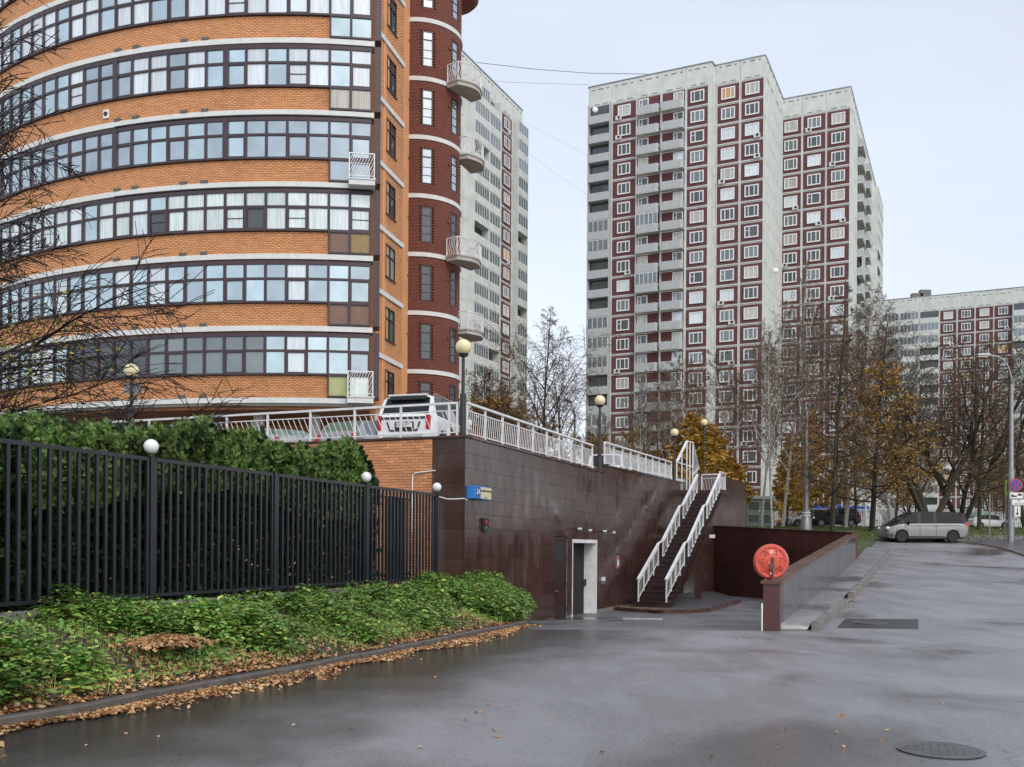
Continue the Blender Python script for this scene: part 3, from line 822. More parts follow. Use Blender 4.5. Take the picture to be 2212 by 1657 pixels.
# railings of the stairs
RH = .93
def slant_balusters(root, A, B, h0, h1, n, lean, mat, r_=.0075):
    """balusters between heights h0 and h1 above the line A-B"""
    A, B = Vector(A), Vector(B); d = (B - A)
    dn = Vector((d.x, d.y, 0)).normalized()
    for k in range(n):
        p = A + d * ((k + .5) / n)
        mb = MB().bar(p + Vector((0, 0, h0)) + dn * (-lean / 2), p + Vector((0, 0, h1)) + dn * (lean / 2), r_ * 2, r_ * 2)
        mb.obj('baluster', mat, root)
fl_ranges = [(0, 8), (8, 17), (17, 26)]
def rail_pts():
    r_ = []
    for i, (a, b_) in enumerate(fl_ranges):
        x0, x1 = xs[a][0], xs[b_][0]; z0 = ZB + RI * (a + 1); z1 = ZB + RI * (b_ + 1)
        xe = x1
        r_.append((x0 + (0 if i == 0 else land), z0, xe, z1))
    return r_
RP = rail_pts()
for y in (-.85, -2.02):
    top = MB(); cap = []
    for i, (x0, z0, x1, z1) in enumerate(RP):
        top.bar((x0, y, z0 + RH), (x1, y, z1 + RH - RI * .6), .11, .07)
        if i: top.bar((RP[i - 1][2] - .02, y, RP[i - 1][3] + RH - RI * .6), (x0 + .03, y, z0 + RH), .09, .05)
    o = top.obj('railing', M['rail_white'], st)
    for i, (x0, z0, x1, z1) in enumerate(RP):
        for k in range(5):
            f = k / 4 if i < 2 else k / 4
            xx = x0 + (x1 - x0) * (.02 + f * .96); zz = z0 + (z1 - RI * .6 - z0) * (.02 + f * .96)
            MB().bar((xx, y, stair_z(xx) - .01), (xx, y, zz + RH - .03), .055, .055, (0, 1, 0)).obj('post', M['rail_white'], o)
        MB().bar((x0, y, z0 + RH - .16), (x1, y, z1 + RH - RI * .6 - .16), .03, .03).obj('middle_rail', M['rail_white'], o)
        MB().bar((x0, y, z0 + .12), (x1, y, z1 - RI * .6 + .12), .03, .03).obj('lower_rail', M['rail_white'], o)
        slant_balusters(o, (x0, y, z0), (x1, y, z1 - RI * .6), .12, RH - .16, 15, -.10, M['rail_white'])
# landing railing across the back and on the right
def rail_run(root, pts_, h, nb, lean, base=.1, post_every=1, wd=.1):
    """straight railing pieces; pts_ in the root's own frame"""
    for a, b_ in zip(pts_[:-1], pts_[1:]):
        a, b_ = Vector(a), Vector(b_)
        o = MB().bar(a + Vector((0, 0, h)), b_ + Vector((0, 0, h)), wd, .06).obj('top_rail', M['rail_white'], root)
        MB().bar(a + Vector((0, 0, h - .2)), b_ + Vector((0, 0, h - .2)), .028, .028).obj('middle_rail', M['rail_white'], o)
        MB().bar(a + Vector((0, 0, base)), b_ + Vector((0, 0, base)), .028, .028).obj('lower_rail', M['rail_white'], o)
        MB().bar(a, a + Vector((0, 0, h - .03)), .055, .055, (1, 0, 0)).obj('post', M['rail_white'], o)
        slant_balusters(o, a, b_, base, h - .2, nb, lean, M['rail_white'])
    MB().bar(b_, b_ + Vector((0, 0, h - .03)), .055, .055, (1, 0, 0)).obj('post', M['rail_white'], root)
lr = thing('landing_railing', 'white slanted-bar railing round the landing at the top of the stairs', 'railing', C0, WROT)
rail_run(lr, [(TT + .1, -2.02, ZT), (TT + 1.7, -2.02, ZT), (TT + 1.75, -.75, ZT)], .95, 8, .12)
# gabled white rails of the upper flight behind the landing
gr = thing('gabled_railing', 'peaked white railing of a short stair flight beyond the landing', 'railing', C0, WROT)
ga = Vector(C0); 
def loc_w(px, py, s_):
    p = PS(px, py, s_) - C0; return Vector((p.dot(D2), p.dot(-N2), p.z))
A_, B_, C_, E_ = loc_w(1462, 998, 41), loc_w(1484, 953, 40), loc_w(1497, 957, 39), loc_w(1509, 1009, 38)
base_z = 3.15
o = MB().bar(A_, B_, .12, .08).bar(B_, C_, .1, .06).bar(C_, E_, .06, .05).obj('top_rail', M['rail_white'], gr)
for p in (A_, B_, C_, A_.lerp(B_, .5), B_.lerp(C_, .5)): MB().bar((p.x, p.y, base_z), p, .06, .06, (0, 1, 0)).obj('post', M['rail_white'], o)
MB().bar((A_.x, A_.y, A_.z), (C_.x, C_.y, A_.z - .05), .05, .05).obj('middle_rail', M['rail_white'], o)
MB().bar((C_.x, C_.y, A_.z - .5), (E_.x, E_.y, E_.z - .05), .05, .05).obj('lower_rail', M['rail_white'], o)
for k in range(6): p, q = C_.lerp(E_, k / 6), Vector((C_.lerp(E_, k / 6).x, C_.lerp(E_, k / 6).y, base_z)); MB().bar(q, p, .015, .015, (0, 1, 0)).obj('baluster', M['rail_white'], o)

# ---------------------------------------------------------------- railings on the wall tops
r1 = thing('railing', 'white railing with slanted bars along the long wall, from its corner to the second lamp', 'railing', C0, WROT, 'white railings round the car park')
ta, tb = wall_t(1016, 900), wall_t(1286, 980)
rail_run(r1, [(ta + (tb - ta) * k / 9, .12, 3.03) for k in range(10)], .92, 9, .12)
r2_ = thing('railing', 'white railing along the raised stretch of the wall, between the lamp and the stairs', 'railing', C0, WROT, 'white railings round the car park')
ta, tb = wall_t(1312, 990), wall_t(1455, 1010)
rail_run(r2_, [(ta + (tb - ta) * k / 9, .12, top_z(ta + (tb - ta) * k / 9) + .06) for k in range(10)], .92, 10, .12)
r3 = thing('railing', 'white railing above the brick wall and hedge, in front of the parked cars', 'railing', C0, RROT, 'white railings round the car park')
xr = [ret_t(965.7), ret_t(862.4), ret_t(762.5), ret_t(681), ret_t(595), ret_t(484)]
stp = (xr[0] - xr[-1]) / 5
pts_ = [(xr[0] - stp * k, .12, 3.03) for k in range(9)]
rail_run(r3, [(xr[0] + .25, .12, 3.03)] + pts_, .90, 8, .28, wd=.07)
# brown flower boxes behind the railing
for k, (t_, L_) in enumerate(((.6, 1.5), (4.6, 1.5), (9.0, 1.7))):
    fb = thing('planter_box', ['brown planter trough at the wall corner, behind the first railing posts', 'brown planter trough behind the middle of the long wall railing', 'brown planter trough close to the second ball lamp'][k], 'planter', wall_pt(t_, -.6, 2.95), WROT, 'planter troughs behind the railing')
    MB().box(0, L_, -.2, .2, 0, .38).obj('trough', M['brick_red_far'], fb); MB().box(.03, L_ - .03, -.17, .17, .36, .40).obj('soil', M['soil'], fb)

# ================================================================ BLACK FENCE
fn = thing('fence', 'tall black metal bar fence standing in front of the hedge', 'fence', (FL[0].x, FL[0].y, -.95))
ZTOP, ZBOT = 1.37, -.80
posts_px = [-215, 12 - 60, 325, 592, 790, 943]
posts_px = [-260, 18 - 40, 325, 592, 790, 943]
PP = [fpt(p) for p in posts_px]
fd = (PP[-1] - PP[0]).normalized(); fnm = Vector((fd.y, -fd.x, 0))
for i, p in enumerate(PP):
    wobj(MB().box(-.045, .045, -.045, .045, -1.15, ZTOP + .05, Matrix.Translation((p.x, p.y, 0)) @ Matrix.Rotation(math.atan2(fd.y, fd.x), 4, 'Z')), 'post', M['fence_black'], fn, bevel=.004)
    for s_ in (-1, 1):
        if 0 <= i + s_ < len(PP):
            q = p + fd * (s_ * .09)
            wobj(MB().box(-.025, .025, -.025, .025, ZBOT, ZTOP, Matrix.Translation((q.x, q.y, 0)) @ Matrix.Rotation(math.atan2(fd.y, fd.x), 4, 'Z')), 'stile', M['fence_black'], fn)
tot = MB().box(-.027, .027, -.02, .02, ZBOT, ZTOP - .03).mesh('bar', M['fence_black'])
FR = math.atan2(fd.y, fd.x)
for a, b_ in zip(PP[:-1], PP[1:]):
    L_ = (b_ - a).length; p, q = a + fd * .09, b_ - fd * .09
    wobj(MB().bar((p.x, p.y, ZTOP), (q.x, q.y, ZTOP), .06, .06), 'top_rail', M['fence_black'], fn)
    wobj(MB().bar((p.x, p.y, ZBOT), (q.x, q.y, ZBOT), .06, .055), 'bottom_rail', M['fence_black'], fn)
    n = max(3, int(round((L_ - .18) / .178)))
    for k in range(1, n):
        r_ = p.lerp(q, k / n); inst(tot, 'bar', fn, (r_.x, r_.y, 0), FR)
fn2 = thing('fence', 'short second black bar fence standing behind the last panel, against the brick wall', 'fence', (FL[0].x, FL[0].y, -.95))
qa, qb = fpt(800) - fnm * .7, fpt(938) - fnm * .7
for z in (ZTOP - .12, ZBOT + .1): wobj(MB().bar((qa.x, qa.y, z), (qb.x, qb.y, z), .05, .05), 'rail', M['fence_black'], fn2)
for k in range(21):
    r_ = qa.lerp(qb, k / 20); inst(tot, 'bar', fn2, (r_.x, r_.y, -.12), FR)
for px, lab in ((325, 'white globe lamp on the fence post nearest the left edge'), (790, 'white globe lamp on the fence post in front of the hedge end'), (943, 'white globe lamp on the last fence post beside the granite wall')):
    p = fpt(px); gl = thing('globe_lamp', lab, 'lamp', (p.x, p.y, ZTOP + .05), 0, 'white globe lamps on the fence posts')
    MB().lathe([(.05, 0), (.055, .03), (.04, .05)], (0, 0, 0), 16).obj('lamp_base', M['steel_dark'], gl)
    MB().sphere((0, 0, .155), .118, 28, 16).obj('globe', M['ball_white'], gl, smooth=True)

# ================================================================ LAMPS ON THE WALL
def ball_lamp(px, py_ball, base, lab, dia=.42, thick=True, group='cream ball lamps round the car park'):
    """base: world point at the foot; the ball centre sits on the ray"""
    Y = base.y; u, v = ray(px, py_ball); zc_ = v * Y
    t_ = thing('ball_lamp', lab, 'lamp', (u * Y, Y, base.z), 0, group)
    H_ = zc_ - base.z
    po = MB().tube([(0, 0, 0), (0, 0, 1.15), (0, 0, 1.16), (0, 0, H_ - dia / 2 - .02)], [.085, .085, .048, .045] if thick else [.07, .07, .04, .036], 12)
    po.obj('pole', M['steel_dark'], t_, smooth=True, autos=True)
    MB().lathe([(.05, H_ - dia / 2 - .06), (.12, H_ - dia / 2 - .03), (.15, H_ - dia / 2 + .03), (.08, H_ - dia / 2 + .04)], (0, 0, 0), 18).obj('lamp_holder', M['steel_dark'], t_)
    MB().sphere((0, 0, H_), dia / 2, 32, 18).obj('ball', M['ball_cream'], t_, smooth=True)
    return t_
b = wall_pt(.15, -.1, 3.03); ball_lamp(1001, 750, b, 'large cream ball lamp on a black pole at the wall corner', .43)
b = wall_pt(12.5, -.15, 3.03); ball_lamp(1296, 865.5, b, 'cream ball lamp where the wall steps up, in front of the grey tower', .42)
b = wall_pt(wall_t(1459, 1000) + .2, .1, 3.1); ball_lamp(1457, 934.5, b, 'cream ball lamp beside the peaked white railing', .42)
b = wall_pt(wall_t(1521, 1000) - 1.5, -.6, 3.1); ball_lamp(1521, 913, b, 'cream ball lamp above the stair landing, against golden trees', .42)
bl = ball_lamp(284, 801, PS(284, 960, 70) * 1.0, 'stained cream ball lamp behind the hedge with a grey sign on its pole', .44)
sgn = MB().box(-.26, .26, -.02, 0.0, -.17, .17); 
o = sgn.obj('sign_plate', M['sign_back'], bl, bevel=.0); yv = ray(284, 838)[1] * bl.location.y - bl.location.z; o.location = (.03, .06, yv)

# ---------------------------------------------------------------- things on the granite wall
def on_wall(px, py): t_, z_, Y_ = hit(px, py, C0, D2); return t_, z_
def text_obj(txt, size, mat, parent, loc, rot=(PI / 2, 0, 0), ext=.002, align='CENTER', sx=1.0, name='lettering'):
    cu = bpy.data.curves.new(name, 'FONT'); cu.body = txt; cu.size = size; cu.extrude = ext; cu.align_x = align; cu.align_y = 'CENTER'; cu.materials.append(mat)
    tmp = bpy.data.objects.new('tmp_text', cu); COL.objects.link(tmp)
    bpy.context.view_layer.update()
    me = bpy.data.meshes.new_from_object(tmp.evaluated_get(bpy.context.evaluated_depsgraph_get())); me.name = name
    bpy.data.objects.remove(tmp, do_unlink=True)
    o = bpy.data.objects.new(name, me); link(o, parent); o.location = loc; o.rotation_euler = rot; o.scale = (sx, 1, 1); return o
t0, zt_ = on_wall(1012, 1050); t1, _ = on_wall(1058, 1060); z0 = on_wall(1058, 1083)[1]; z1 = on_wall(1058, 1058)[1]
t0 = .12; t1 = on_wall(1057, 1070)[0]
ls = thing('house_number_sign', 'lit-box street sign with number 24 on the dark granite wall', 'sign', wall_pt(t0, 0, 0), WROT)
W_ = 1.12; zz0, zz1 = on_wall(1057, 1082.5)[1], on_wall(1057, 1058.5)[1] + .03
MB().box(0, W_, -.24, -.005, zz0, zz1).obj('sign_case', M['sign_blue_side'], ls)
MB().box(.03, W_, -.246, -.241, zz0 + .02, zz1 - .02).obj('sign_face', M['sign_cream'], ls)
MB().box(.03, W_ * .33, -.25, -.247, zz0 + .02, zz1 - .02).obj('number_panel', M['sign_blue'], ls)
text_obj('24', .20, M['white_plastic'], ls, (W_ * .178, -.256, (zz0 + zz1) / 2 + .01), sx=1.1)
text_obj('АКАДЕМИКА ПИЛЮГИНА', .068, M['ink_black'], ls, (W_ * .66, -.249, zz1 - .12), sx=.88)
text_obj('улица', .05, M['ink_black'], ls, (W_ * .66, -.249, zz0 + .06))
t0, z0 = on_wall(1045, 1135)
tl = thing('traffic_light', 'small two-lamp traffic light on the granite wall below the street sign', 'traffic light', wall_pt(t0, 0, 0), WROT)
o = MB().box(-.17, .17, -.07, -.003, z0 - .19, z0 + .2).obj('housing', M['trim_black'], tl)
MB().lathe([(.001, .0), (.09, .0), (.09, .02), (.001, .03)], (0, -.07, z0 + .09), 20, 'Y').obj('red_lens', M['lamp_red'], tl)
MB().lathe([(.001, .0), (.09, .0), (.09, .02), (.001, .03)], (0, -.07, z0 - .08), 20, 'Y').obj('green_lens', M['glass_green'], tl)
for zz in (z0 + .09, z0 - .08):
    MB().tube([(.1 * math.cos(a), -.11, zz + .1 * math.sin(a)) for a in np.linspace(0, PI, 9)], .012, 5).obj('visor', M['trim_black'], tl)
for (px, py, lab) in ((1246, 1143, 'white swivel camera pair on the wall above the dark door'), (1300, 1148, 'white swivel camera pair above the white framed doorway')):
    t0, z0 = on_wall(px, py)
    cm = thing('security_camera', lab, 'camera', wall_pt(t0, 0, 0), WROT, 'cameras above the doors')
    MB().tube([(-.6, -.28, z0), (.7, -.28, z0)], .02, 6).box(-.05, .05, -.28, 0, z0 - .04, z0 + .04).obj('bracket', M['steel_dark'], cm)
    MB().box(-.68, -.42, -.33, -.25, z0 - .03, z0 + .04).obj('camera_body', M['white_plastic'], cm)
    MB().box(.55, .8, -.33, -.26, z0 - .06, z0 + .01).obj('camera_body', M['white_plastic'], cm)
t0, z0 = on_wall(1301, 1252)
ic = thing('key_switch', 'small white key switch right of the white framed doorway', 'switch', wall_pt(t0, 0, 0), WROT)
MB().box(-.1, .1, -.1, 0, z0 - .05, z0 + .1).obj('switch_box', M['white_plastic'], ic); MB().box(-.07, .12, -.08, 0, z0 - .17, z0 - .07).obj('cover', M['steel_grey'], ic)
t0, z0 = on_wall(1335, 1214)
ns = thing('notice', 'little red and white notice stuck on the granite wall left of the stairs', 'notice', wall_pt(t0, 0, 0), WROT)
MB().box(-.14, .14, -.012, -.002, z0 - .25, z0 + .25).obj('sheet', M['plate_white'], ns); MB().box(-.13, .13, -.015, -.013, z0 + .1, z0 + .24).box(-.13, .13, -.015, -.013, z0 - .24, z0 - .15).obj('print', M['sign_red'], ns)
text_obj('P', .24, M['sign_blue'], ns, (0, -.016, z0))
# white cable from the fence lamp to the sign
cb = MB(); pts_ = [PS(948, 1073, 81), PS(966, 1078, 80.5), PS(985, 1078, 80.3), PS(1003, 1077, 80.3), PS(1010, 1080, 79.8)]
for p in pts_: p.y -= .02
ob = cb.tube(pts_, .014, 6).obj('cable', M['white_plastic']); tag(ob, 'white cable sagging along the granite pier towards the street sign', 'cable')

# ---------------------------------------------------------------- marks and covers in the asphalt
def manhole(px, py, r_, lab, z=None):
    c_ = hit_ground(px, py) if z is None else hit_ground(px, py, z=z)
    sl = (g(c_.y + .5) - g(c_.y - .5)); t_ = thing('manhole_cover', lab, 'manhole cover', (c_.x, c_.y, c_.z + .006), 0); t_.rotation_euler = (math.atan(sl), 0, .4)
    MB().lathe([(r_ + .05, 0), (r_ + .05, .008), (r_, .010), (r_ - .012, .002)], (0, 0, 0), 40).obj('ring', M['iron'], t_)
    mb = MB().lathe([(r_ - .015, 0), (r_ - .015, .006)], (0, 0, 0), 36); mb.obj('cover', M['iron'], t_)
    mb = MB()
    for i in range(-6, 7):
        for j in range(-6, 7):
            x, y = i * r_ / 7, j * r_ / 7
            if x * x + y * y < (r_ * .85) ** 2 and (i + j) % 2 == 0: mb.box(x - r_ * .06, x + r_ * .06, y - r_ * .06, y + r_ * .06, .004, .0085)
    tag(mb.obj('studs', M['iron'], t_), kind='stuff')
    return c_
manhole(2031, 1622, .30, 'cracked round manhole cover in the asphalt close to the camera')
c_ = manhole(1879, 1346, .31, 'round manhole cover inside a dark square asphalt patch')
pp_ = [hit_ground(*p) for p in ((1807, 1357), (1984, 1359), (1984, 1338), (1826, 1337))]
sheet('asphalt_patch', [[(pp_[0].x, pp_[0].y, pp_[0].z + .004), (pp_[1].x, pp_[1].y, pp_[1].z + .004)], [(pp_[3].x, pp_[3].y, pp_[3].z + .004), (pp_[2].x, pp_[2].y, pp_[2].z + .004)]], M['patch_asphalt'])
a, b_ = hit_ground(1346, 1338, rz), hit_ground(1432, 1339, rz)
mb = MB().bar(a + Vector((0, 0, .02)), b_ + Vector((0, 0, .02)), .16, .06); tag(mb.obj('threshold_strip', M['paint_line']), 'thin pale concrete strip lying across the ramp asphalt', 'strip')
a = PA + PD * .02 + Vector((-.195, .0, 0))
mb = MB().box(-.012, .012, -.02, .02, -1.68, -1.2).box(-.014, .014, -.018, .022, -1.2, -1.1); mb_o = mb.obj('marker_post', M['white_plastic']); mb_o.location = a; tag(mb_o, 'thin white bar leaning against the end pier of the parapet', 'post')
# ================================================================ ORANGE BRICK BUILDING
CX, CY, CR = -10.4, 70.1, 26.0              # centre of the curved front (eye = origin)
CY = 44.2 + CR
ob = thing('curved_brick_building', 'orange brick block with curved ribbon windows and a dark red round stair tower', 'building', (CX, 50, 2.93))
def cpt(a, r_, z): return Vector((CX + math.sin(a) * r_, CY - math.cos(a) * r_, z))
BAY = .955 / CR
A_R = math.asin((-6.62 - CX) / CR)            # right end of the curved front
A_SPLIT = A_R - 2 * BAY
NB = 34
FH = 3.3
ZB_ = [6.8 + FH * k for k in range(0, 9)]     # tops of the white bands
ZTOPB = 6.8 + FH * 8
def arc_strip(mb, a0, a1, r0, r1, z0, z1, n):
    """curved slab between radii r0<r1"""
    for k in range(n):
        a, b_ = a0 + (a1 - a0) * k / n, a0 + (a1 - a0) * (k + 1) / n
        p = [cpt(a, r0, z0), cpt(b_, r0, z0), cpt(b_, r1, z0), cpt(a, r1, z0), cpt(a, r0, z1), cpt(b_, r0, z1), cpt(b_, r1, z1), cpt(a, r1, z1)]
        n_ = len(mb.v); mb.v += [tuple(q) for q in p]
        for f in ((0, 3, 2, 1), (4, 5, 6, 7), (0, 1, 5, 4), (2, 3, 7, 6)): mb.f.append(tuple(n_ + i for i in f))
        if k == 0: mb.f.append((n_ + 3, n_, n_ + 4, n_ + 7))
        if k == n - 1: mb.f.append((n_ + 1, n_ + 2, n_ + 6, n_ + 5))
    return mb
A_L = A_SPLIT - NB * BAY
# dark core behind everything, white bands, brick bands
core = arc_strip(MB(), A_L, A_R, 8.0, CR - .22, 6.3, ZTOPB, 30); wobj(core, 'wall_core', M['mortar'], ob)
def np_boxes(cs, hx, hy, hz, ang):
    """boxes: centres (n,3), half sizes, angle about z -> verts n*24 as quads"""
    n = len(cs); sg = np.array([[-1, -1, -1], [1, -1, -1], [1, 1, -1], [-1, 1, -1], [-1, -1, 1], [1, -1, 1], [1, 1, 1], [-1, 1, 1]], float)
    loc = sg[None] * np.array([hx, hy, hz])[None, None] if np.ndim(hx) == 0 else sg[None] * np.stack([hx, hy, hz], 1)[:, None]
    ca, sa = np.cos(ang)[:, None], np.sin(ang)[:, None]
    x = loc[..., 0] * ca - loc[..., 1] * sa; y = loc[..., 0] * sa + loc[..., 1] * ca
    P_ = np.stack([x, y, loc[..., 2]], -1) + cs[:, None]
    fi = np.array([[0, 1, 5, 4], [4, 5, 6, 7], [0, 3, 2, 1], [1, 2, 6, 5], [3, 0, 4, 7]])
    return P_[:, fi].reshape(-1, 3)
def add_np(name, verts, k, mat, root, kind=None):
    """world-space polygons as one part; boxes keep one island per box through merging below"""
    me = np_mesh(name, verts, k, mat); o = bpy.data.objects.new(name, me); link(o, root)
    p = root; off = Vector((0, 0, 0))
    while p is not None: off += Vector(p.location); p = p.parent
    o.location = -off
    if kind: o['kind'] = kind
    return o
def box_mesh_np(cs, hx, hy, hz, ang, name, mat, root, kind='stuff'):
    n = len(cs); sg = np.array([[-1, -1, -1], [1, -1, -1], [1, 1, -1], [-1, 1, -1], [-1, -1, 1], [1, -1, 1], [1, 1, 1], [-1, 1, 1]], float)
    loc = sg[None] * (np.array([hx, hy, hz])[None, None] if np.ndim(hx) == 0 else np.stack([hx, hy, hz], 1)[:, None])
    ca, sa = np.cos(ang)[:, None], np.sin(ang)[:, None]
    V = np.stack([loc[..., 0] * ca - loc[..., 1] * sa, loc[..., 0] * sa + loc[..., 1] * ca, loc[..., 2]], -1) + cs[:, None]
    fi = np.array([[0, 1, 5, 4], [4, 5, 6, 7], [0, 3, 2, 1], [1, 2, 6, 5], [3, 0, 4, 7]])
    idx = (fi[None] + (np.arange(n) * 8)[:, None, None]).astype(np.int32).ravel()
    me = bpy.data.meshes.new(name); me.vertices.add(n * 8); me.vertices.foreach_set('co', V.astype(np.float32).ravel())
    me.loops.add(len(idx)); me.loops.foreach_set('vertex_index', idx); me.polygons.add(n * 5)
    me.polygons.foreach_set('loop_start', np.arange(0, n * 20, 4, dtype=np.int32))
    me.materials.append(mat); me.update(calc_edges=True)
    o = bpy.data.objects.new(name, me); link(o, root); p = root; off = Vector((0, 0, 0))
    while p is not None: off += Vector(p.location); p = p.parent
    o.location = -off
    if kind: o['kind'] = kind
    return o
for k, zt in enumerate(ZB_):
    wobj(arc_strip(MB(), A_L, A_R + .004, CR - .6, CR + .10, zt - .24, zt, 34), 'white_band', M['plaster_white'], ob)
    # bricks above this band up to the sill
    nc = 13; cs = []; an = []; hx = []
    for c_ in range(nc):
        z = zt + .012 + c_ * .0785 + .0325
        if z + .03 > zt + 1.03: break
        n_ = int((A_SPLIT - A_L) * CR / .26)
        for j in range(n_):
            a = A_SPLIT - (j + .5 + .5 * (c_ % 2)) * .26 / CR
            if a < A_L: continue
            cs.append(tuple(cpt(a, CR - .05 + rnd.uniform(-.003, .003), z))); an.append(a)
            hx.append(.125)
        if c_ % 2: cs.append(tuple(cpt(A_SPLIT - .06 / CR, CR - .05, z))); an.append(A_SPLIT - .06 / CR); hx.append(.06)
    n_ = len(cs)
    box_mesh_np(np.array(cs), np.array(hx), np.full(n_, .06), np.full(n_, .0325), np.array(an), 'bricks', M['brick_orange_far'], ob)
wobj(arc_strip(MB(), A_L, A_SPLIT, CR - .5, CR - .085, 6.81, ZTOPB, 34), 'mortar_wall', M['mortar'], ob)
# vents at the foot of the brick bands
vent = MB().box(-.16, .16, -.10, .02, 0, .14).mesh('vent', M['joint_dark'])
for k, zt in enumerate(ZB_):
    for px in (255, 294, 398, 443):
        u = ray(px, 300)[0]; a = None
        # meet the ray with the circle
        A_ = u * u + 1; B_ = -2 * (u * CX + CY); C_ = CX * CX + CY * CY - CR * CR; Y_ = (-B_ - math.sqrt(B_ * B_ - 4 * A_ * C_)) / (2 * A_)
        a = math.atan2(u * Y_ - CX, CY - Y_); p = cpt(a, CR + .02, zt + .01); inst(vent, 'vent', ob, p, a)
# window bays
def bay_mesh(wd, rows_, name='window', deep=.12, f=.055):
    """frame of one bay; rows_ = [(z0,z1)...] panes"""
    mb = MB(); zmin, zmax = rows_[0][0] - f * 1.6, rows_[-1][1] + f * 3
    mb.box(-wd / 2, -wd / 2 + f, -deep, 0, zmin, zmax).box(wd / 2 - f, wd / 2, -deep, 0, zmin, zmax)
    zs = [zmin] + [v for r_ in rows_ for v in r_] + [zmax]
    for i in range(0, len(zs), 2): mb.box(-wd / 2 + f, wd / 2 - f, -deep + .01, 0, zs[i], zs[i + 1])
    return mb
WB = .955
R_MAIN = [(1.13, 2.10), (2.20, 2.80)]
R_FULL = [(.12, 1.0), (1.13, 2.10), (2.20, 2.80)]
fr_main = bay_mesh(WB, R_MAIN).mesh('window', M['frame_dark']); fr_full = bay_mesh(WB, R_FULL).mesh('window', M['frame_dark'])
pane_cache = {}
def pane_mesh(w_, z0, z1, mat, y=-.05):
    key = (round(w_, 3), round(z0, 3), round(z1, 3), mat, y)
    if key not in pane_cache: pane_cache[key] = MB().quad((-w_ / 2, y, z0), (w_ / 2, y, z0), (w_ / 2, y, z1), (-w_ / 2, y, z1)).mesh('pane', M[mat])
    return pane_cache[key]
sash_cache = {}
def sash_mesh(w_, z0, z1, bars=True):
    key = (w_, z0, z1, bars)
    if key not in sash_cache:
        t_ = .05; mb = MB().box(-w_ / 2, -w_ / 2 + t_, -.10, -.055, z0, z1).box(w_ / 2 - t_, w_ / 2, -.10, -.055, z0, z1).box(-w_ / 2 + t_, w_ / 2 - t_, -.10, -.055, z0, z0 + t_).box(-w_ / 2 + t_, w_ / 2 - t_, -.10, -.055, z1 - t_, z1)
        if bars: mb.box(-w_ / 2 + t_, w_ / 2 - t_, -.09, -.06, (z0 + z1) / 2, (z0 + z1) / 2 + .025)
        sash_cache[key] = mb.mesh('sash', M['frame_dark'])
    return sash_cache[key]
styles = {0: ['glass_sky', 'glass_sky', 'curtain_white', 'glass_blue'], 1: ['curtain_pale', 'curtain_pale', 'curtain_white', 'glass_sky'], 2: ['glass_blue', 'glass_blue', 'glass_sky'],
          3: ['glass_sky', 'curtain_white', 'glass_blue', 'curtain_white'], 4: ['curtain_white', 'curtain_white', 'glass_sky'], 5: ['glass_sky', 'curtain_white']}
flo = [0, 0, 1, 2, 3, 4, 5, 5]
for k in range(8):
    zt = ZB_[k]
    rs = random.Random(40 + k)
    for j in range(-2, NB):
        a = A_SPLIT - (j + .5) * BAY; full = j < 0
        p = cpt(a, CR + .02, zt)
        if k == 7 and j > 28: continue
        wobj_ = inst(fr_full if full else fr_main, 'window', ob, p, a)
        mt = rs.choice(styles[flo[k] if flo[k] in styles else 5])
        if k == 0 and 3 <= j <= 8: mt = 'glass_grey'
        if k == 0 and 9 <= j <= 13: mt = 'glass_dark'
        if k == 2 and j in (3, 8): lo = 'glass_dark'
        else: lo = mt
        rws = R_FULL if full else R_MAIN
        for q, (z0, z1) in enumerate(rws):
            m_ = mt if q == len(rws) - 1 else lo
            if full and q == 0:
                m_ = {0: ('panel_lime', 'curtain_pale'), 1: ('panel_brown', 'panel_brown'), 2: ('panel_brown', 'panel_olive'), 3: ('glass_blue', 'glass_blue'), 4: ('curtain_beige', 'curtain_beige'), 5: ('glass_sky', 'glass_sky')}.get(k, ('glass_sky', 'glass_sky'))[j + 2 if j == -1 else 0] if 0 else \
                     {0: ('curtain_pale', 'panel_lime'), 1: ('panel_brown', 'panel_brown'), 2: ('panel_olive', 'panel_brown'), 3: ('glass_blue', 'glass_blue'), 4: ('curtain_beige', 'curtain_beige'), 5: ('glass_sky', 'glass_sky')}.get(k, ('glass_sky', 'glass_sky'))[j + 2]
            pn = inst(pane_mesh(WB - .11, z0, z1, m_), ['lower_pane', 'pane', 'transom_pane'][q + (0 if full else 1)], wobj_, (0, 0, 0), 0, world=False)
        if (j % 3 == 1) or lo == 'glass_dark': inst(sash_mesh(WB - .11, 1.13, 2.10, rs.random() < .25), 'sash', wobj_, (0, 0, 0), 0, world=False)
# thick mullions that split the two upper-middle floors
for k, js in ((3, (5, 11)), (4, (5, 11))):
    for j in js:
        a = A_SPLIT - j * BAY; p = cpt(a, CR + .03, ZB_[k]); inst(MB().box(-.13, .13, -.13, 0, 1.05, 2.95).mesh('mullion', M['frame_dark']), 'mullion', ob, p, a)
# corner post at the right end
for k in range(8):
    p = cpt(A_R + .006, CR - .02, ZB_[k]); inst(MB().box(-.02, .26, -.10, .9, .06, 3.05).mesh('corner_post', M['frame_dark']), 'corner_post', ob, p, A_R)
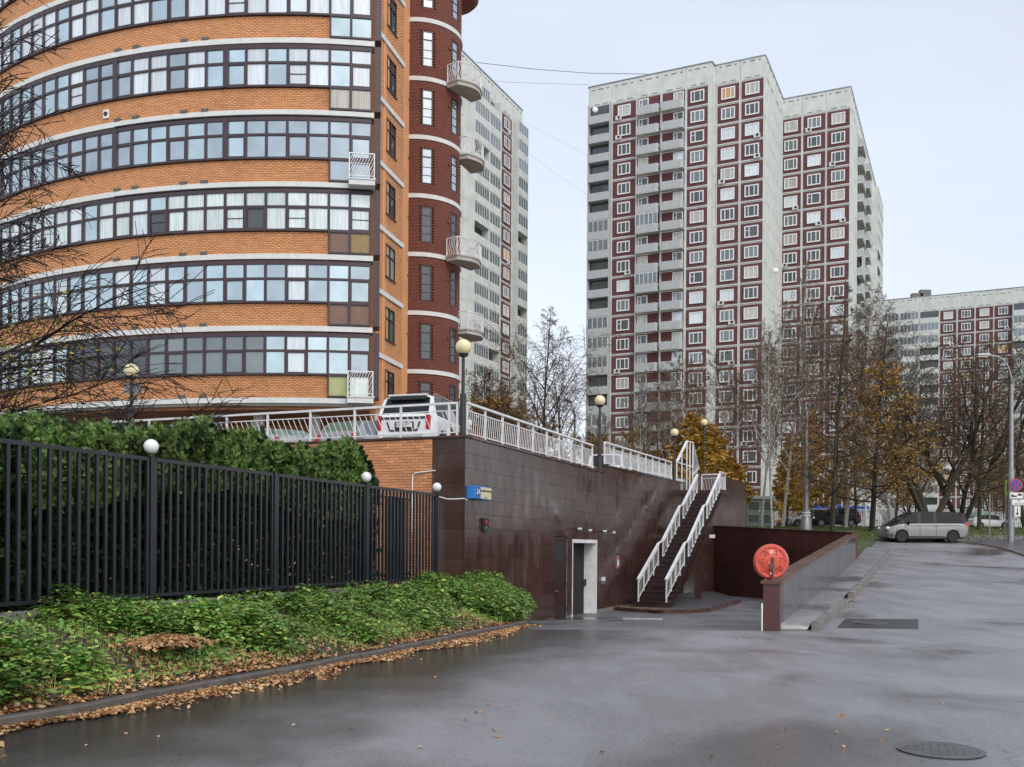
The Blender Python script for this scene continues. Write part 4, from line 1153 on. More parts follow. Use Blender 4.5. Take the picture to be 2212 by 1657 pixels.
# French balconies on the corner bays
bars = None
for k, dz in ((3, 0), (0, 0)):
    a = A_SPLIT + 1.5 * BAY + .004; p = cpt(a, CR + .12, ZB_[k])
    b_ = inst(MB().box(-.62, .55, -.62, .0, -.28, -.02).box(-.66, .6, -.66, 0, -.04, .02).mesh('balcony', M['plaster_white']), 'balcony', ob, p, a)
    rl = MB().bar((-.6, -.58, 1.15), (.52, -.58, 1.15), .05, .05).bar((-.6, -.58, .14), (.52, -.58, .14), .03, .03)
    for x in (-.6, .52): rl.bar((x, -.58, .02), (x, -.58, 1.15), .05, .05, (1, 0, 0)).bar((x, -.58, 1.15), (x, 0, 1.15), .05, .05)
    o = rl.obj('railing', M['rail_white'], b_)
    mb = MB()
    for q in range(9):
        x0, x1 = -.56 + q * .13, -.56 + q * .13 + .42; 
        z0, z1 = .14, 1.1
        if x1 > .5: z1 = .14 + (.5 - x0) / (x1 - x0) * .96; x1 = .5
        if x0 < x1: mb.bar((x0, -.58, z0), (x1, -.58, z1), .022, .022)
    for q in range(1, 4):
        zz = .14 + q * .24; mb.bar((-.56, -.58, zz), (-.56 + .42 * (1.1 - zz) / .96, -.58, 1.1), .022, .022)
    for q in range(4): mb.bar((-.6, -.55 + q * .15, .1), (-.6, -.55 + q * .15, 1.1), .02, .02, (1, 0, 0))
    tag(mb.obj('bars', M['rail_white'], b_), kind='stuff')
# dark eaves on some bands
for k in (4, 3):
    wobj(arc_strip(MB(), A_SPLIT - 11 * BAY, A_R, CR + .0, CR + .16, ZB_[k] - .30, ZB_[k] - .245, 20), 'eaves', M['steel_dark'], ob)
# air vent with round hole
a = A_SPLIT - 11.6 * BAY; p = cpt(a, CR + .03, ZB_[4] + .5)
p.z = ray(227, 247)[1] * p.y; 
v_ = inst(MB().box(-.16, .16, -.06, 0, -.2, .2).mesh('vent_plate', M['plate_white']), 'vent_plate', ob, p, a)
inst(MB().lathe([(.001, -.005), (.11, -.005), (.10, .04), (.001, .03)], (0, -.065, 0), 16, 'Y').mesh('hole', M['trim_black']), 'hole', v_, (0, 0, 0), 0, world=False)
# underside, columns and recessed ground floor
wobj(arc_strip(MB(), A_L, A_R, CR - 8, CR - .05, 6.45, 6.56, 30), 'soffit', M['plaster_beige'], ob)
wobj(arc_strip(MB(), A_L, A_R, CR - 8, CR - 6.0, 2.93, 6.44, 30), 'ground_floor_wall', M['brick_orange_far'], ob)
for px in (240, 681, 560, 90):
    u = ray(px, 900)[0]; r_ = CR - 2.2
    A_ = u * u + 1; B_ = -2 * (u * CX + CY); C_ = CX * CX + CY * CY - r_ * r_; Y_ = (-B_ - math.sqrt(B_ * B_ - 4 * A_ * C_)) / (2 * A_)
    wobj(MB().box(-.22, .22, -.22, .22, 2.93, 6.45, Matrix.Translation((u * Y_, Y_, 0))), 'column', M['plaster_white'], ob)
# far left balconies of the curved front
for k in range(1, 8):
    a = A_SPLIT - 24.5 * BAY; p = cpt(a, CR + .05, ZB_[k])
    b_ = inst(MB().box(-1.5, 1.5, -1.1, 0, -.30, -.06).mesh('balcony', M['plaster_white']), 'balcony', ob, p, a)
    mb = MB().bar((-1.45, -1.05, 1.0), (1.45, -1.05, 1.0), .05, .05).bar((-1.45, -1.05, .1), (1.45, -1.05, .1), .03, .03)
    for q in range(18): mb.bar((-1.4 + q * .155, -1.05, .1), (-1.3 + q * .155, -1.05, 1.0), .022, .022, (1, 0, 0))
    mb.obj('railing', M['rail_white'], b_)

# side return: flat brick wall with windows, then the round tower
S0 = PS(811, 600, 42.2); S1 = PS(866.5, 600, 39.4); S0.z = S1.z = 0
sdv = (S1 - S0).normalized(); SL = (S1 - S0).length; SROT = math.atan2(sdv.y, sdv.x)
ZTT = 36.5
side = MB(); side.box(0, SL, 0, .4, 2.93, ZTT, Matrix.Translation(S0) @ Matrix.Rotation(SROT, 4, 'Z')); wobj(side, 'side_wall', M['mortar'], ob)
TZ = [29.8 - 3.3 * k for k in range(-2, 9)]
TZ = [z for z in TZ if z > 3.5]
Ms = Matrix.Translation(S0) @ Matrix.Rotation(SROT, 4, 'Z')
def flat_bricks(root, Mx, rot, x0, x1, z0, z1, holes, mat, y=-.02):
    cs = []; hx = []; row_ = 0; z = z0
    while z + .07 < z1:
        x = x0 + (.13 if row_ % 2 else 0)
        while x + .1 < x1:
            e_ = min(x + .25, x1); c_ = (x + e_) / 2
            if not any(c_ > h[0] - .06 and c_ < h[1] + .06 and z + .035 > h[2] and z + .035 < h[3] for h in holes):
                cs.append(tuple(Mx @ Vector((c_, y + rnd.uniform(-.003, .003), z + .035)))); hx.append((e_ - x) / 2)
            x += .26
        z += .0785; row_ += 1
    n_ = len(cs); box_mesh_np(np.array(cs), np.array(hx), np.full(n_, .03), np.full(n_, .0325), np.full(n_, rot), 'bricks', M[mat], root)
W0, W1x = SL * .34, SL * .70
for k, zt in enumerate(TZ):
    top = zt
    if top > ZTT: continue
    wobj(MB().box(-.02, SL + .05, -.13, 0, zt - .24, zt, Ms), 'white_band', M['plaster_white'], ob)
    lo = zt - 3.3
    wz0, wz1 = zt - 2.42, zt - .68
    fr = MB().box(W0, W1x, -.075, -.012, wz0, wz0 + .07).box(W0, W1x, -.075, -.012, wz1 - .07, wz1).box(W0, W0 + .07, -.075, -.012, wz0, wz1).box(W1x - .07, W1x, -.075, -.012, wz0, wz1).box((W0 + W1x) / 2 - .04, (W0 + W1x) / 2 + .04, -.07, -.014, wz0, wz1).box(W0, W1x, -.072, -.013, wz1 - .62, wz1 - .55)
    fr.box(W0 - .08, W1x + .08, -.12, .05, wz0 - .05, wz0)
    fr.v = [tuple(Ms @ Vector(q)) for q in fr.v]
    wn = wobj(fr, 'window', M['door_brown'], ob)
    pn = MB().quad((W0, -.01, wz0), (W1x, -.01, wz0), (W1x, -.01, wz1), (W0, -.01, wz1)); pn.v = [tuple(Ms @ Vector(q)) for q in pn.v]
    wobj(pn, 'pane', M['glass_green' if abs(zt - (29.8 - 3.3 * 5)) < .1 else ('curtain_beige' if k == 6 else 'glass_dark')], wn)
    flat_bricks(ob, Ms, SROT, 0, SL, max(lo + .01, 2.95), zt - .25, [(W0, W1x, wz0, wz1)], 'brick_orange_far')
# round tower
TR = 2.5
TC = Vector((PS(992, 600, 38).x - TR - .02, PS(992, 600, 38).y + .2, 0))
TC = Vector((-3.05 - TR - .12, 56.7, 0))
wobj(MB().lathe([(TR - .05, 2.93), (TR - .05, ZTT)], (TC.x, TC.y, 0), 48), 'tower_core', M['mortar_red'], ob, smooth=True, autos=True)
win_az = []
for px in (920.5, 979):
    u = ray(px, 600)[0]; A_ = u * u + 1; B_ = -2 * (u * TC.x + TC.y); C_ = TC.x ** 2 + TC.y ** 2 - TR * TR
    D_ = B_ * B_ - 4 * A_ * C_; Y_ = (-B_ - math.sqrt(max(D_, 0))) / (2 * A_); win_az.append(math.atan2(u * Y_ - TC.x, TC.y - Y_))
for k, zt in enumerate(TZ):
    if zt > ZTT: continue
    wobj(MB().lathe([(TR - .02, zt - .24), (TR + .06, zt - .24), (TR + .06, zt), (TR - .02, zt)], (TC.x, TC.y, 0), 48), 'white_band', M['plaster_white'], ob, smooth=True, autos=True)
    # brick courses round the visible side
    cs = []; an = []; z = zt - 3.3 + .01; c_ = 0
    wz0, wz1 = zt - 2.72, zt - .72
    while z + .07 < zt - .24:
        if z > 2.9:
            n_ = int(2.9 * TR / .2)
            for j in range(n_):
                a = -1.45 + (j + .5 * (c_ % 2)) * .2 / TR
                if any(abs(a - w_) < .36 / TR and wz0 < z + .03 < wz1 for w_ in win_az): continue
                cs.append((TC.x + math.sin(a) * TR, TC.y - math.cos(a) * TR, z + .034)); an.append(a)
        z += .0785; c_ += 1
    n_ = len(cs)
    if n_: box_mesh_np(np.array(cs), np.full(n_, .096), np.full(n_, .04), np.full(n_, .0325), np.array(an), 'bricks', M['brick_red_far'], ob)
    for w_ in win_az:
        p = Vector((TC.x + math.sin(w_) * (TR - .01), TC.y - math.cos(w_) * (TR - .01), 0))
        fm = MB().box(-.3, -.24, -.03, .02, wz0, wz1).box(.24, .3, -.03, .02, wz0, wz1).box(-.24, .24, -.03, .02, wz0, wz0 + .06).box(-.24, .24, -.03, .02, wz1 - .06, wz1).box(-.24, .24, -.03, .02, wz1 - .52, wz1 - .46)
        for q in (1, 2): fm.box(-.24, .24, -.028, .01, wz0 + q * .46, wz0 + q * .46 + .025)
        wn = inst(fm.mesh('window', M['door_brown']), 'window', ob, p, w_)
        inst(MB().quad((-.24, .0, wz0), (.24, .0, wz0), (.24, .0, wz1), (-.24, .0, wz1)).mesh('pane', M['glass_blue' if k < 5 else 'glass_dark']), 'pane', wn, (0, 0, 0), 0, world=False)
    for a in (win_az[0] - .42, win_az[0] + .55):
        p = Vector((TC.x + math.sin(a) * TR, TC.y - math.cos(a) * TR, zt - 1.35)); inst(MB().box(-.06, .06, -.16, 0, -.05, .05).mesh('vent', M['brick_red_far']), 'vent', ob, p, a)
# rest of the block behind
bk_ = MB(); pts_ = [S0 + Vector((.3, .8, 0)), S1 + Vector((-.1, .5, 0)), Vector((TC.x + 1.2, TC.y + 1.5, 0)), Vector((TC.x + 1.2, TC.y + 14, 0)), Vector((CX - 22, CY + 8, 0)), Vector((CX - 22, CY - 8, 0)), Vector((CX - 8, CY - CR + 4, 0))]
for a, b_ in zip(pts_, pts_[1:] + pts_[:1]): bk_.quad((a.x, a.y, 6.6), (b_.x, b_.y, 6.6), (b_.x, b_.y, ZTT), (a.x, a.y, ZTT))
bk_.poly([(p.x, p.y, ZTT) for p in pts_]); wobj(bk_, 'rear_wall', M['brick_orange_far'], ob)
# curved balconies on the tower's far side
def tower_balcony(px, py, s_, az, wd=2.2, big=False):
    p = PS(px, py, s_)
    b_ = inst(None, 'balcony', ob, p, az) if 0 else None
    sl = MB(); n = 10; pr = [(-wd / 2, 0)] + [(-wd / 2 + wd * i / n, -.75 - .45 * math.sin(PI * i / n)) for i in range(n + 1)] + [(wd / 2, 0)]
    for z0, z1, sc in ((-.24, 0, 1.0), (-.02, .04, 1.05)):
        m_ = len(sl.v); L_ = len(pr); sl.v += [(x * sc, y * sc, z0) for x, y in pr] + [(x * sc, y * sc, z1) for x, y in pr]
        sl.f.append(tuple(m_ + i for i in range(L_))); sl.f.append(tuple(m_ + L_ + L_ - 1 - i for i in range(L_)))
        for i in range(L_): sl.f.append((m_ + i, m_ + L_ + i, m_ + L_ + (i + 1) % L_, m_ + (i + 1) % L_))
    b_ = inst(sl.mesh('balcony', M['plaster_beige']), 'balcony', ob, p, az)
    rl = MB(); pts2 = pr[1:-1] if 0 else pr
    tp = [(x, y, 1.05) for x, y in pr]
    rl.tube(tp, .035, 6); rl.tube([(x, y, .12) for x, y in pr], .018, 5)
    for x, y in (pr[0], pr[1], pr[len(pr) // 2], pr[-2], pr[-1]): rl.bar((x, y, 0), (x, y, 1.05), .05, .05, (1, 0, 0))
    rl.obj('railing', M['rail_white'], b_)
    mb = MB()
    P_ = [Vector((x, y, 0)) for x, y in pr]; cum = [0]
    for a, b2 in zip(P_[:-1], P_[1:]): cum.append(cum[-1] + (b2 - a).length)
    def at(s): 
        i = min(max(int(np.searchsorted(cum, s)) - 1, 0), len(P_) - 2); return P_[i].lerp(P_[i + 1], (s - cum[i]) / max(1e-6, cum[i + 1] - cum[i]))
    s = .05
    while s < cum[-1] - .3:
        a, c2 = at(s), at(s + .2); mb.bar((a.x, a.y, .12), (c2.x, c2.y, 1.0), .022, .022); s += .13
    tag(mb.obj('bars', M['rail_white'], b_), kind='stuff')
for (px, py, s_, az) in ((993, 197, 37.4, .95), (1001, 352, 36.4, 1.2), (991, 566, 37.4, .95), (1000, 722, 36.4, 1.2)):
    tower_balcony(px, py, s_, az)
p = PS(998, 0, 36.8); cbm = MB().lathe([(.001, -.3), (1.3, .1), (1.5, .3), (1.5, 3.0)], (0, 0, 0), 28); inst(cbm.mesh('round_bay', M['brick_red_far']), 'round_bay', ob, (p.x - .55, p.y + .6, p.z), 0)

# ================================================================ PANEL TOWERS
VL = -(F * F) / (2090 - 1106) / F        # direction to the left vanishing point
AF = Vector((-VL, -1, 0)).normalized(); AF = Vector((abs(VL), -1, 0)).normalized()    # along the fronts: right and nearer
AS = Vector((( 2090 - 1106) / F, 1, 0)).normalized()                                    # along the sides: right and away
FHT = 2.8
mcache = {}
def cm(key, fn):
    if key not in mcache: mcache[key] = fn()
    return mcache[key]
def win_frame(w_, h_, kind=0):
    def f():
        mb = MB(); b_ = .10; y0 = -.13
        mb.box(-w_ / 2 - b_, -w_ / 2 + .06, y0, -.02, -b_, h_ + b_).box(w_ / 2 - .06, w_ / 2 + b_, y0, -.02, -b_, h_ + b_)
        mb.box(-w_ / 2 + .06, w_ / 2 - .06, y0, -.02, -b_, .06).box(-w_ / 2 + .06, w_ / 2 - .06, y0, -.02, h_ - .06, h_ + b_)
        if kind == 0:
            for x in (-w_ / 2 + w_ * .30, -w_ / 2 + w_ * .70): mb.box(x - .06, x + .06, y0 + .02, -.02, .06, h_ - .06)
        elif kind == 1:
            x = -w_ / 2 + w_ * .33; mb.box(x - .06, x + .06, y0 + .02, -.02, .06, h_ - .06); mb.box(-w_ / 2 + .06, x - .06, y0 + .02, -.02, h_ * .6, h_ * .6 + .07)
        else:
            for x in (-w_ / 2 + w_ * .25, w_ * .22): mb.box(x - .05, x + .05, y0 + .02, -.02, .06, h_ - .06)
        return mb.mesh('window', M['frame_white'])
    return cm(('wf', round(w_, 2), round(h_, 2), kind), f)
PANES = ['glass_grey'] * 5 + ['glass_dark'] * 7 + ['curtain_white'] * 2 + ['curtain_beige'] * 3
def pane_t(w_, h_, mat):
    return cm(('pt', round(w_, 2), round(h_, 2), mat), lambda: MB().quad((-w_ / 2, -.06, 0), (w_ / 2, -.06, 0), (w_ / 2, -.06, h_), (-w_ / 2, -.06, h_)).mesh('pane', M[mat]))
def boxm(key, name, mat, *bx):
    def f():
        mb = MB()
        for b_ in bx: mb.box(*b_)
        return mb.mesh(name, M[mat])
    return cm(key, f)
def put(root, mesh, name, P0, dr, rot, x, z, y=0.0, parent=None):
    if parent is not None: return inst(mesh, name, parent, (0, 0, 0), 0, world=False)
    p = P0 + dr * x + Vector((-dr.y, dr.x, 0)) * y; return inst(mesh, name, root, (p.x, p.y, z), rot)
def facade(root, P0, dr, cells, ztop, nfl, rs, attic=3.0, small_skip=0, litp=.02):
    """cells: [(x0, x1, type)] metres along dr; type W window, w small window, B balcony, L loggia, G glazed balcony, N blank"""
    rot = math.atan2(dr.y, dr.x); zt = ztop - attic
    for (x0, x1, ty) in cells:
        wd = x1 - x0; xc = (x0 + x1) / 2
        if ty in 'WwBLNG':
            # attic panel with its recesses
            am = cm(('attic', round(wd, 1), ty == 'N'), lambda: MB().box(-wd / 2 + .03, wd / 2 - .03, -.06, -.001, .03, attic - .05).mesh('attic_panel', M['panel_white']))
            a_ = put(root, am, 'attic_panel', P0, dr, rot, xc, zt)
            if wd > 2.5:
                rm = boxm(('rec', round(wd, 1)), 'relief', 'joint_dark', (-wd * .38, -wd * .28, -.085, -.061, attic - .62, attic - .5), (-wd * .12, wd * .1, -.085, -.061, attic - .62, attic - .5), (wd * .25, wd * .35, -.085, -.061, attic - .62, attic - .5), (-wd * .3, -wd * .06, -.085, -.061, .22, .30), (wd * .1, wd * .32, -.085, -.061, .22, .30))
                put(root, rm, 'relief', P0, dr, rot, 0, 0, parent=a_)
        for fl_ in range(nfl):
            zb = zt - FHT * (fl_ + 1); y_ = 0
            if ty == 'N':
                nm = cm(('blank', round(wd, 1)), lambda: MB().box(-wd / 2 + .03, wd / 2 - .03, -.05, -.001, .03, FHT - .03).mesh('wall_panel', M['panel_white']))
                put(root, nm, 'wall_panel', P0, dr, rot, xc, zb); continue
            if ty in 'Ww':
                ww = min(1.72 if ty == 'W' else 1.25, wd - .9); wh = 1.42
                pm = cm(('pan', round(wd, 1), ty), lambda: MB().box(-wd / 2 + .16, wd / 2 - .16, -.05, -.001, .17, FHT - .17).mesh('facade_panel', M['panel_maroon' if ty == 'W' else 'panel_white']))
                put(root, pm, 'facade_panel', P0, dr, rot, xc, zb)
                pf = cm(('sur', round(wd, 1), fl_ == 0), lambda: MB().box(-wd / 2, -wd / 2 + .14, -.10, -.001, 0, FHT).box(wd / 2 - .14, wd / 2, -.10, -.001, 0, FHT).box(-wd / 2 + .14, wd / 2 - .14, -.10, -.001, 0, .15).mesh('rib_frame', M['panel_white']))
                put(root, pf, 'rib_frame', P0, dr, rot, xc, zb)
                kd = 0 if rs.random() < .7 else rs.choice((1, 2))
                w_ = put(root, win_frame(ww, wh, kd), 'window', P0, dr, rot, xc, zb + .72, y=-.05)
                mt = rs.choice(PANES)
                if rs.random() < litp: mt = 'glass_warm'
                put(root, pane_t(ww, wh, mt), 'pane', P0, dr, rot, 0, 0, parent=w_)
                if rs.random() < .17:
                    ac = boxm('ac', 'air_conditioner', 'ac_white', (-.42, .42, -.45, -.08, -.3, .28))
                    q_ = put(root, ac, 'air_conditioner', P0, dr, rot, xc + rs.choice((-.8, .7)), zb + .42)
                    put(root, cm('fan', lambda: MB().lathe([(.001, 0), (.2, 0), (.2, .02), (.001, .02)], (.08, -.45, 0), 14, 'Y').mesh('fan_grille', M['trim_black'])), 'fan_grille', P0, dr, rot, 0, 0, parent=q_)
            elif ty in 'B':
                left = (int(x0 * 10) % 2 == 0)
                put(root, cm(('bb', round(wd, 1)), lambda: MB().box(-wd / 2 + .1, wd / 2 - .1, -.03, -.001, .05, FHT - .1).mesh('facade_panel', M['panel_maroon'])), 'facade_panel', P0, dr, rot, xc, zb)
                put(root, cm(('bp', round(wd, 1)), lambda: MB().box(-wd / 2, -wd / 2 + .12, -.30, -.001, 0, FHT).box(wd / 2 - .12, wd / 2, -.30, -.001, 0, FHT).mesh('pier', M['panel_white'])), 'pier', P0, dr, rot, xc, zb)
                w_ = put(root, win_frame(1.3, 1.7, 1), 'window', P0, dr, rot, xc + (-wd * .22 if x0 < 10 else wd * .2), zb + .72, y=-.03)
                put(root, pane_t(1.3, 1.7, rs.choice(PANES)), 'pane', P0, dr, rot, 0, 0, parent=w_)
                bm = cm(('bal', round(wd, 1)), lambda: MB().box(-wd / 2 + .16, wd / 2 - .16, -1.05, -.31, -.06, .12).mesh('balcony', M['panel_white']))
                b_ = put(root, bm, 'balcony', P0, dr, rot, xc, zb)
                def par():
                    mb = MB(); w2 = wd / 2 - .18; r_ = .35; z1 = 1.12
                    pts_ = [(-w2, -.3), (-w2, -1.08)] + [(w2 - r_, -1.08)] + [(w2 - r_ + r_ * math.sin(t_), -1.08 + r_ - r_ * math.cos(t_)) for t_ in (.4, .8, 1.2, 1.57)] + [(w2, -.3)]
                    for a, c_ in zip(pts_[:-1], pts_[1:]): mb.quad((a[0], a[1], .05), (c_[0], c_[1], .05), (c_[0], c_[1], z1), (a[0], a[1], z1)); mb.quad((a[0] * .97, a[1] * .96, .05), (a[0] * .97, a[1] * .96, z1), (c_[0] * .97, c_[1] * .96, z1), (c_[0] * .97, c_[1] * .96, .05)); mb.quad((a[0], a[1], z1), (c_[0], c_[1], z1), (c_[0] * .97, c_[1] * .96, z1), (a[0] * .97, a[1] * .96, z1))
                    return mb.mesh('parapet', M['panel_grey'])
                put(root, cm(('par', round(wd, 1)), par), 'parapet', P0, dr, rot, 0, 0, parent=b_)
                if rs.random() < .12:
                    gl_ = cm(('glz', round(wd, 1)), lambda: MB().box(-wd / 2 + .18, wd / 2 - .18, -1.03, -.98, 1.13, 2.6).mesh('glazing', M['glass_grey']))
                    put(root, gl_, 'glazing', P0, dr, rot, 0, 0, parent=b_)
                    fm = MB(); 
                    def gf():
                        mb = MB()
                        for q in range(6): x = -wd / 2 + .2 + q * (wd - .44) / 5; mb.box(x - .03, x + .05, -1.07, -1.035, 1.13, 2.6)
                        mb.box(-wd / 2 + .18, wd / 2 - .18, -1.07, -1.035, 2.58, 2.68); return mb.mesh('glazing_bar', M['frame_white'])
                    put(root, cm(('glf', round(wd, 1)), gf), 'glazing_bar', P0, dr, rot, 0, 0, parent=b_)
            elif ty in 'LG':
                dp = .0 if ty == 'L' else 1.0
                put(root, cm(('lb', round(wd, 1)), lambda: MB().box(-wd / 2 + .1, wd / 2 - .1, -.02, -.001, .05, FHT - .05).mesh('loggia_back', M['glass_dark'])), 'loggia_back', P0, dr, rot, xc, zb)
                sg_ = cm(('ls', round(wd, 1), ty), lambda: MB().box(-wd / 2, -wd / 2 + .14, -.9 - dp * .2, -.022, 0, FHT).box(wd / 2 - .14, wd / 2, -.9 - dp * .2, -.022, 0, FHT).box(-wd / 2 + .14, wd / 2 - .14, -.9 - dp * .2, -.022, -.08, .1).mesh('loggia', M['panel_grey' if ty == 'L' else 'panel_white']))
                b_ = put(root, sg_, 'loggia', P0, dr, rot, xc, zb)
                pm = cm(('lp', round(wd, 1), ty), lambda: MB().box(-wd / 2 + .14, wd / 2 - .14, -.98 - dp * .2, -.88 - dp * .2, -.02, 1.1).box(-wd / 2 + .3, wd / 2 - .3, -1.02 - dp * .2, -.98 - dp * .2, -.05, .02).mesh('parapet', M['panel_grey' if ty == 'L' else 'panel_white']))
                put(root, pm, 'parapet', P0, dr, rot, 0, 0, parent=b_)
                if rs.random() < (.5 if ty == 'L' else .85):
                    put(root, cm(('lg', round(wd, 1), ty), lambda: MB().box(-wd / 2 + .15, wd / 2 - .15, -.93 - dp * .2, -.90 - dp * .2, 1.1, FHT - .1).mesh('glazing', M['glass_grey'])), 'glazing', P0, dr, rot, 0, 0, parent=b_)
                    def gf():
                        mb = MB(); n = max(3, int(wd / .75))
                        for q in range(n + 1): x = -wd / 2 + .17 + q * (wd - .34) / n; mb.box(x - .035, x + .035, -.97 - dp * .2, -.935 - dp * .2, 1.1, FHT - .1)
                        mb.box(-wd / 2 + .15, wd / 2 - .15, -.97 - dp * .2, -.935 - dp * .2, FHT - .2, FHT - .1); return mb.mesh('glazing_bar', M['frame_white'])
                    put(root, cm(('lgf', round(wd, 1), ty), gf), 'glazing_bar', P0, dr, rot, 0, 0, parent=b_)
def tower_body(root, pts_, z0, z1, mat='panel_white'):
    mb = MB()
    for a, b_ in zip(pts_, pts_[1:] + pts_[:1]): mb.quad((a.x, a.y, z0), (b_.x, b_.y, z0), (b_.x, b_.y, z1), (a.x, a.y, z1))
    wobj(mb, 'wall', M[mat], root)
    mb = MB(); mb.poly([(p.x, p.y, z1 - .25) for p in pts_]); 
    wobj(mb, 'roof', M['roof_dark'], root)
    mb = MB()
    for a, b_ in zip(pts_, pts_[1:] + pts_[:1]): mb.bar((a.x, a.y, z1 + .06), (b_.x, b_.y, z1 + .06), .3, .12)
    wobj(mb, 'roof_edge', M['steel_grey'], root)
def px_t(px, P0, dr, py=700): return hit(px, py, P0, dr)[0]
ZR = 67.6
rsT = random.Random(5)
# ---- middle tower
T0 = PS(1272, 190, 14.78); ZR = T0.z; P_ = Vector((T0.x, T0.y, 0))
mt_ = thing('tower_block', 'tall white panel tower with maroon window squares and grey balconies, in the middle', 'tower block', (P_.x, P_.y, 2.6))
edges = [1272, 1320, 1373.5, 1427, 1480, 1529, 1535]
T = [px_t(e_, P_, AF, 600) for e_ in edges]
cellsA = [(T[0], T[1], 'L'), (T[1], T[2], 'W'), (T[2], T[3], 'B'), (T[3], T[4], 'B'), (T[4], T[5], 'W')]
facade(mt_, P_, AF, cellsA, ZR, 22, rsT, litp=.012)
J = P_ + AF * T[6]; back = Vector((-AF.y, AF.x, 0)) * 1.3
P2 = J + back
e2 = [1540, 1546, 1597, 1650]; T2 = [px_t(e_, P2, AF, 500) for e_ in e2]
facade(mt_, P2, AF, [(T2[0], T2[1], 'N'), (T2[1], T2[2], 'W'), (T2[2], T2[3], 'W')], ZR + .2, 22, rsT, litp=.012)
K = P2 + AF * T2[3]
S3r = PS(1837, 187, 14.87); P3r = Vector((S3r.x, S3r.y, 0))
# where the side of part two meets part three
den = AF.x * AS.y - AF.y * AS.x; dv = K - P3r; tt = (dv.x * AS.y - dv.y * AS.x) / den; P3 = P3r + AF * tt
sl_ = (P3 - K).length
facade(mt_, K, AS, [(0, sl_ / 2, 'N'), (sl_ / 2, sl_, 'N')], ZR + .2, 22, rsT)
L3 = (P3r - P3).length
T3 = [px_t(e_, P3, AF, 600) for e_ in (1683, 1731, 1783, 1835)]
facade(mt_, P3, AF, [(T3[0], T3[1], 'W'), (T3[1], T3[2], 'W'), (T3[2], T3[3], 'W')], S3r.z, 22, rsT, litp=.012)
SD = 45
facade(mt_, P3r, AS, [(0, 7.5, 'N'), (7.5, 13, 'B'), (13, 18, 'w'), (18, 23, 'B'), (23, 28, 'N'), (28, 34, 'w'), (34, 40, 'G'), (40, SD, 'G')], S3r.z, 22, rsT)
nb = Vector((-AF.y, AF.x, 0))
tower_body(mt_, [P_, P_ + AF * T[6], P2 + AF * 0.01, K, P3 + AS * .0, P3r, P3r + AS * SD, P_ + AS * (SD + 3)], 2.0, ZR + .0)
for pts_ in ((1460, 165, 6), (1430, 172, 1.5)):
    pass
wobj(MB().box(0, 14, 8, 16, ZR, ZR + 1.2, Matrix.Translation(P_ + AF * 10) @ Matrix.Rotation(math.atan2(AF.y, AF.x), 4, 'Z')), 'roof_house', M['panel_white'], mt_)
q = PS(1479, 160, 14.9); wobj(MB().tube([(q.x, q.y + .5, ZR), (q.x, q.y + .5, ZR + 2.6)], .12, 6), 'antenna', M['steel_dark'], mt_)
# satellite dishes
for px, py in ((1284, 246), (1670, 590), (1602, 502)):
    pq = PS(px, py, 15.3); pq.y -= 1.3
    wobj(MB().lathe([(.001, .1), (.33, .04), (.42, -.07), (.4, -.09), (.001, .07)], pq, 18, 'Y'), 'satellite_dish', M['plate_white'], mt_, smooth=True)
# ---- left tower behind the orange building
TLr = PS(1128.5, 240, 13.9); PLr = Vector((TLr.x, TLr.y, 0)); ZL = TLr.z
lt = thing('tower_block', 'tall white panel tower half hidden behind the orange building and its red stair tower', 'tower block', (PLr.x, PLr.y, 2.6))
PL0 = PLr - AS * 60
TT_ = [px_t(e_, PL0, AS, 600) for e_ in (985, 1008, 1024, 1041, 1065, 1080, 1103.5, 1128)]
facade(lt, PL0, AS, [(TT_[0], TT_[1], 'N'), (TT_[1], TT_[3], 'G'), (TT_[3], TT_[4], 'G'), (TT_[4], TT_[5], 'W'), (TT_[5], TT_[6], 'W'), (TT_[6], TT_[7] - .4, 'G')], ZL, 22, rsT)
bkv = Vector((-AS.y, AS.x, 0))
tower_body(lt, [PL0, PLr, PLr + bkv * 16, PL0 + bkv * 16], 2.0, ZL)
# ---- right building, long and lower
TRc = PS(2212, 620, 9.95); PRc = Vector((TRc.x, TRc.y, 0)); ZRr = TRc.z
rt = thing('apartment_building', 'long white and maroon panel block behind the trees at the right edge', 'apartment building', (PRc.x, PRc.y, 2.6))
PR0 = PRc - AF * 40
te = [px_t(e_, PR0, AF, 900) for e_ in (1900, 1942, 1985, 2028, 2066, 2105, 2145, 2186, 2236, 2290)]
tys = ['G', 'G', 'G', 'W', 'W', 'W', 'W', 'G', 'G']
ex = [(a, b_, ty) for a, b_, ty in zip(te[:-1], te[1:], tys)]
facade(rt, PR0, AF, ex, ZRr, 19, rsT, attic=3.4)
bkv = Vector((-AF.y, AF.x, 0))
PRe = PR0 + AF * te[-1]; PRs = PR0 + AF * te[0]
tower_body(rt, [PRs, PRe, PRe + bkv * 14, PRs + bkv * 14], 2.0, ZRr)
for px, py, h in ((1992, 636, 1.2), (2010, 632, 2), (2150, 618, 1.8)):
    p = PS(px, py + 8, 9.6); p.y += 3; wobj(MB().box(-1.2, 1.2, -.6, .6, -1, h, Matrix.Translation((p.x, p.y, ZRr))), 'roof_vent', M['roof_dark'], rt)
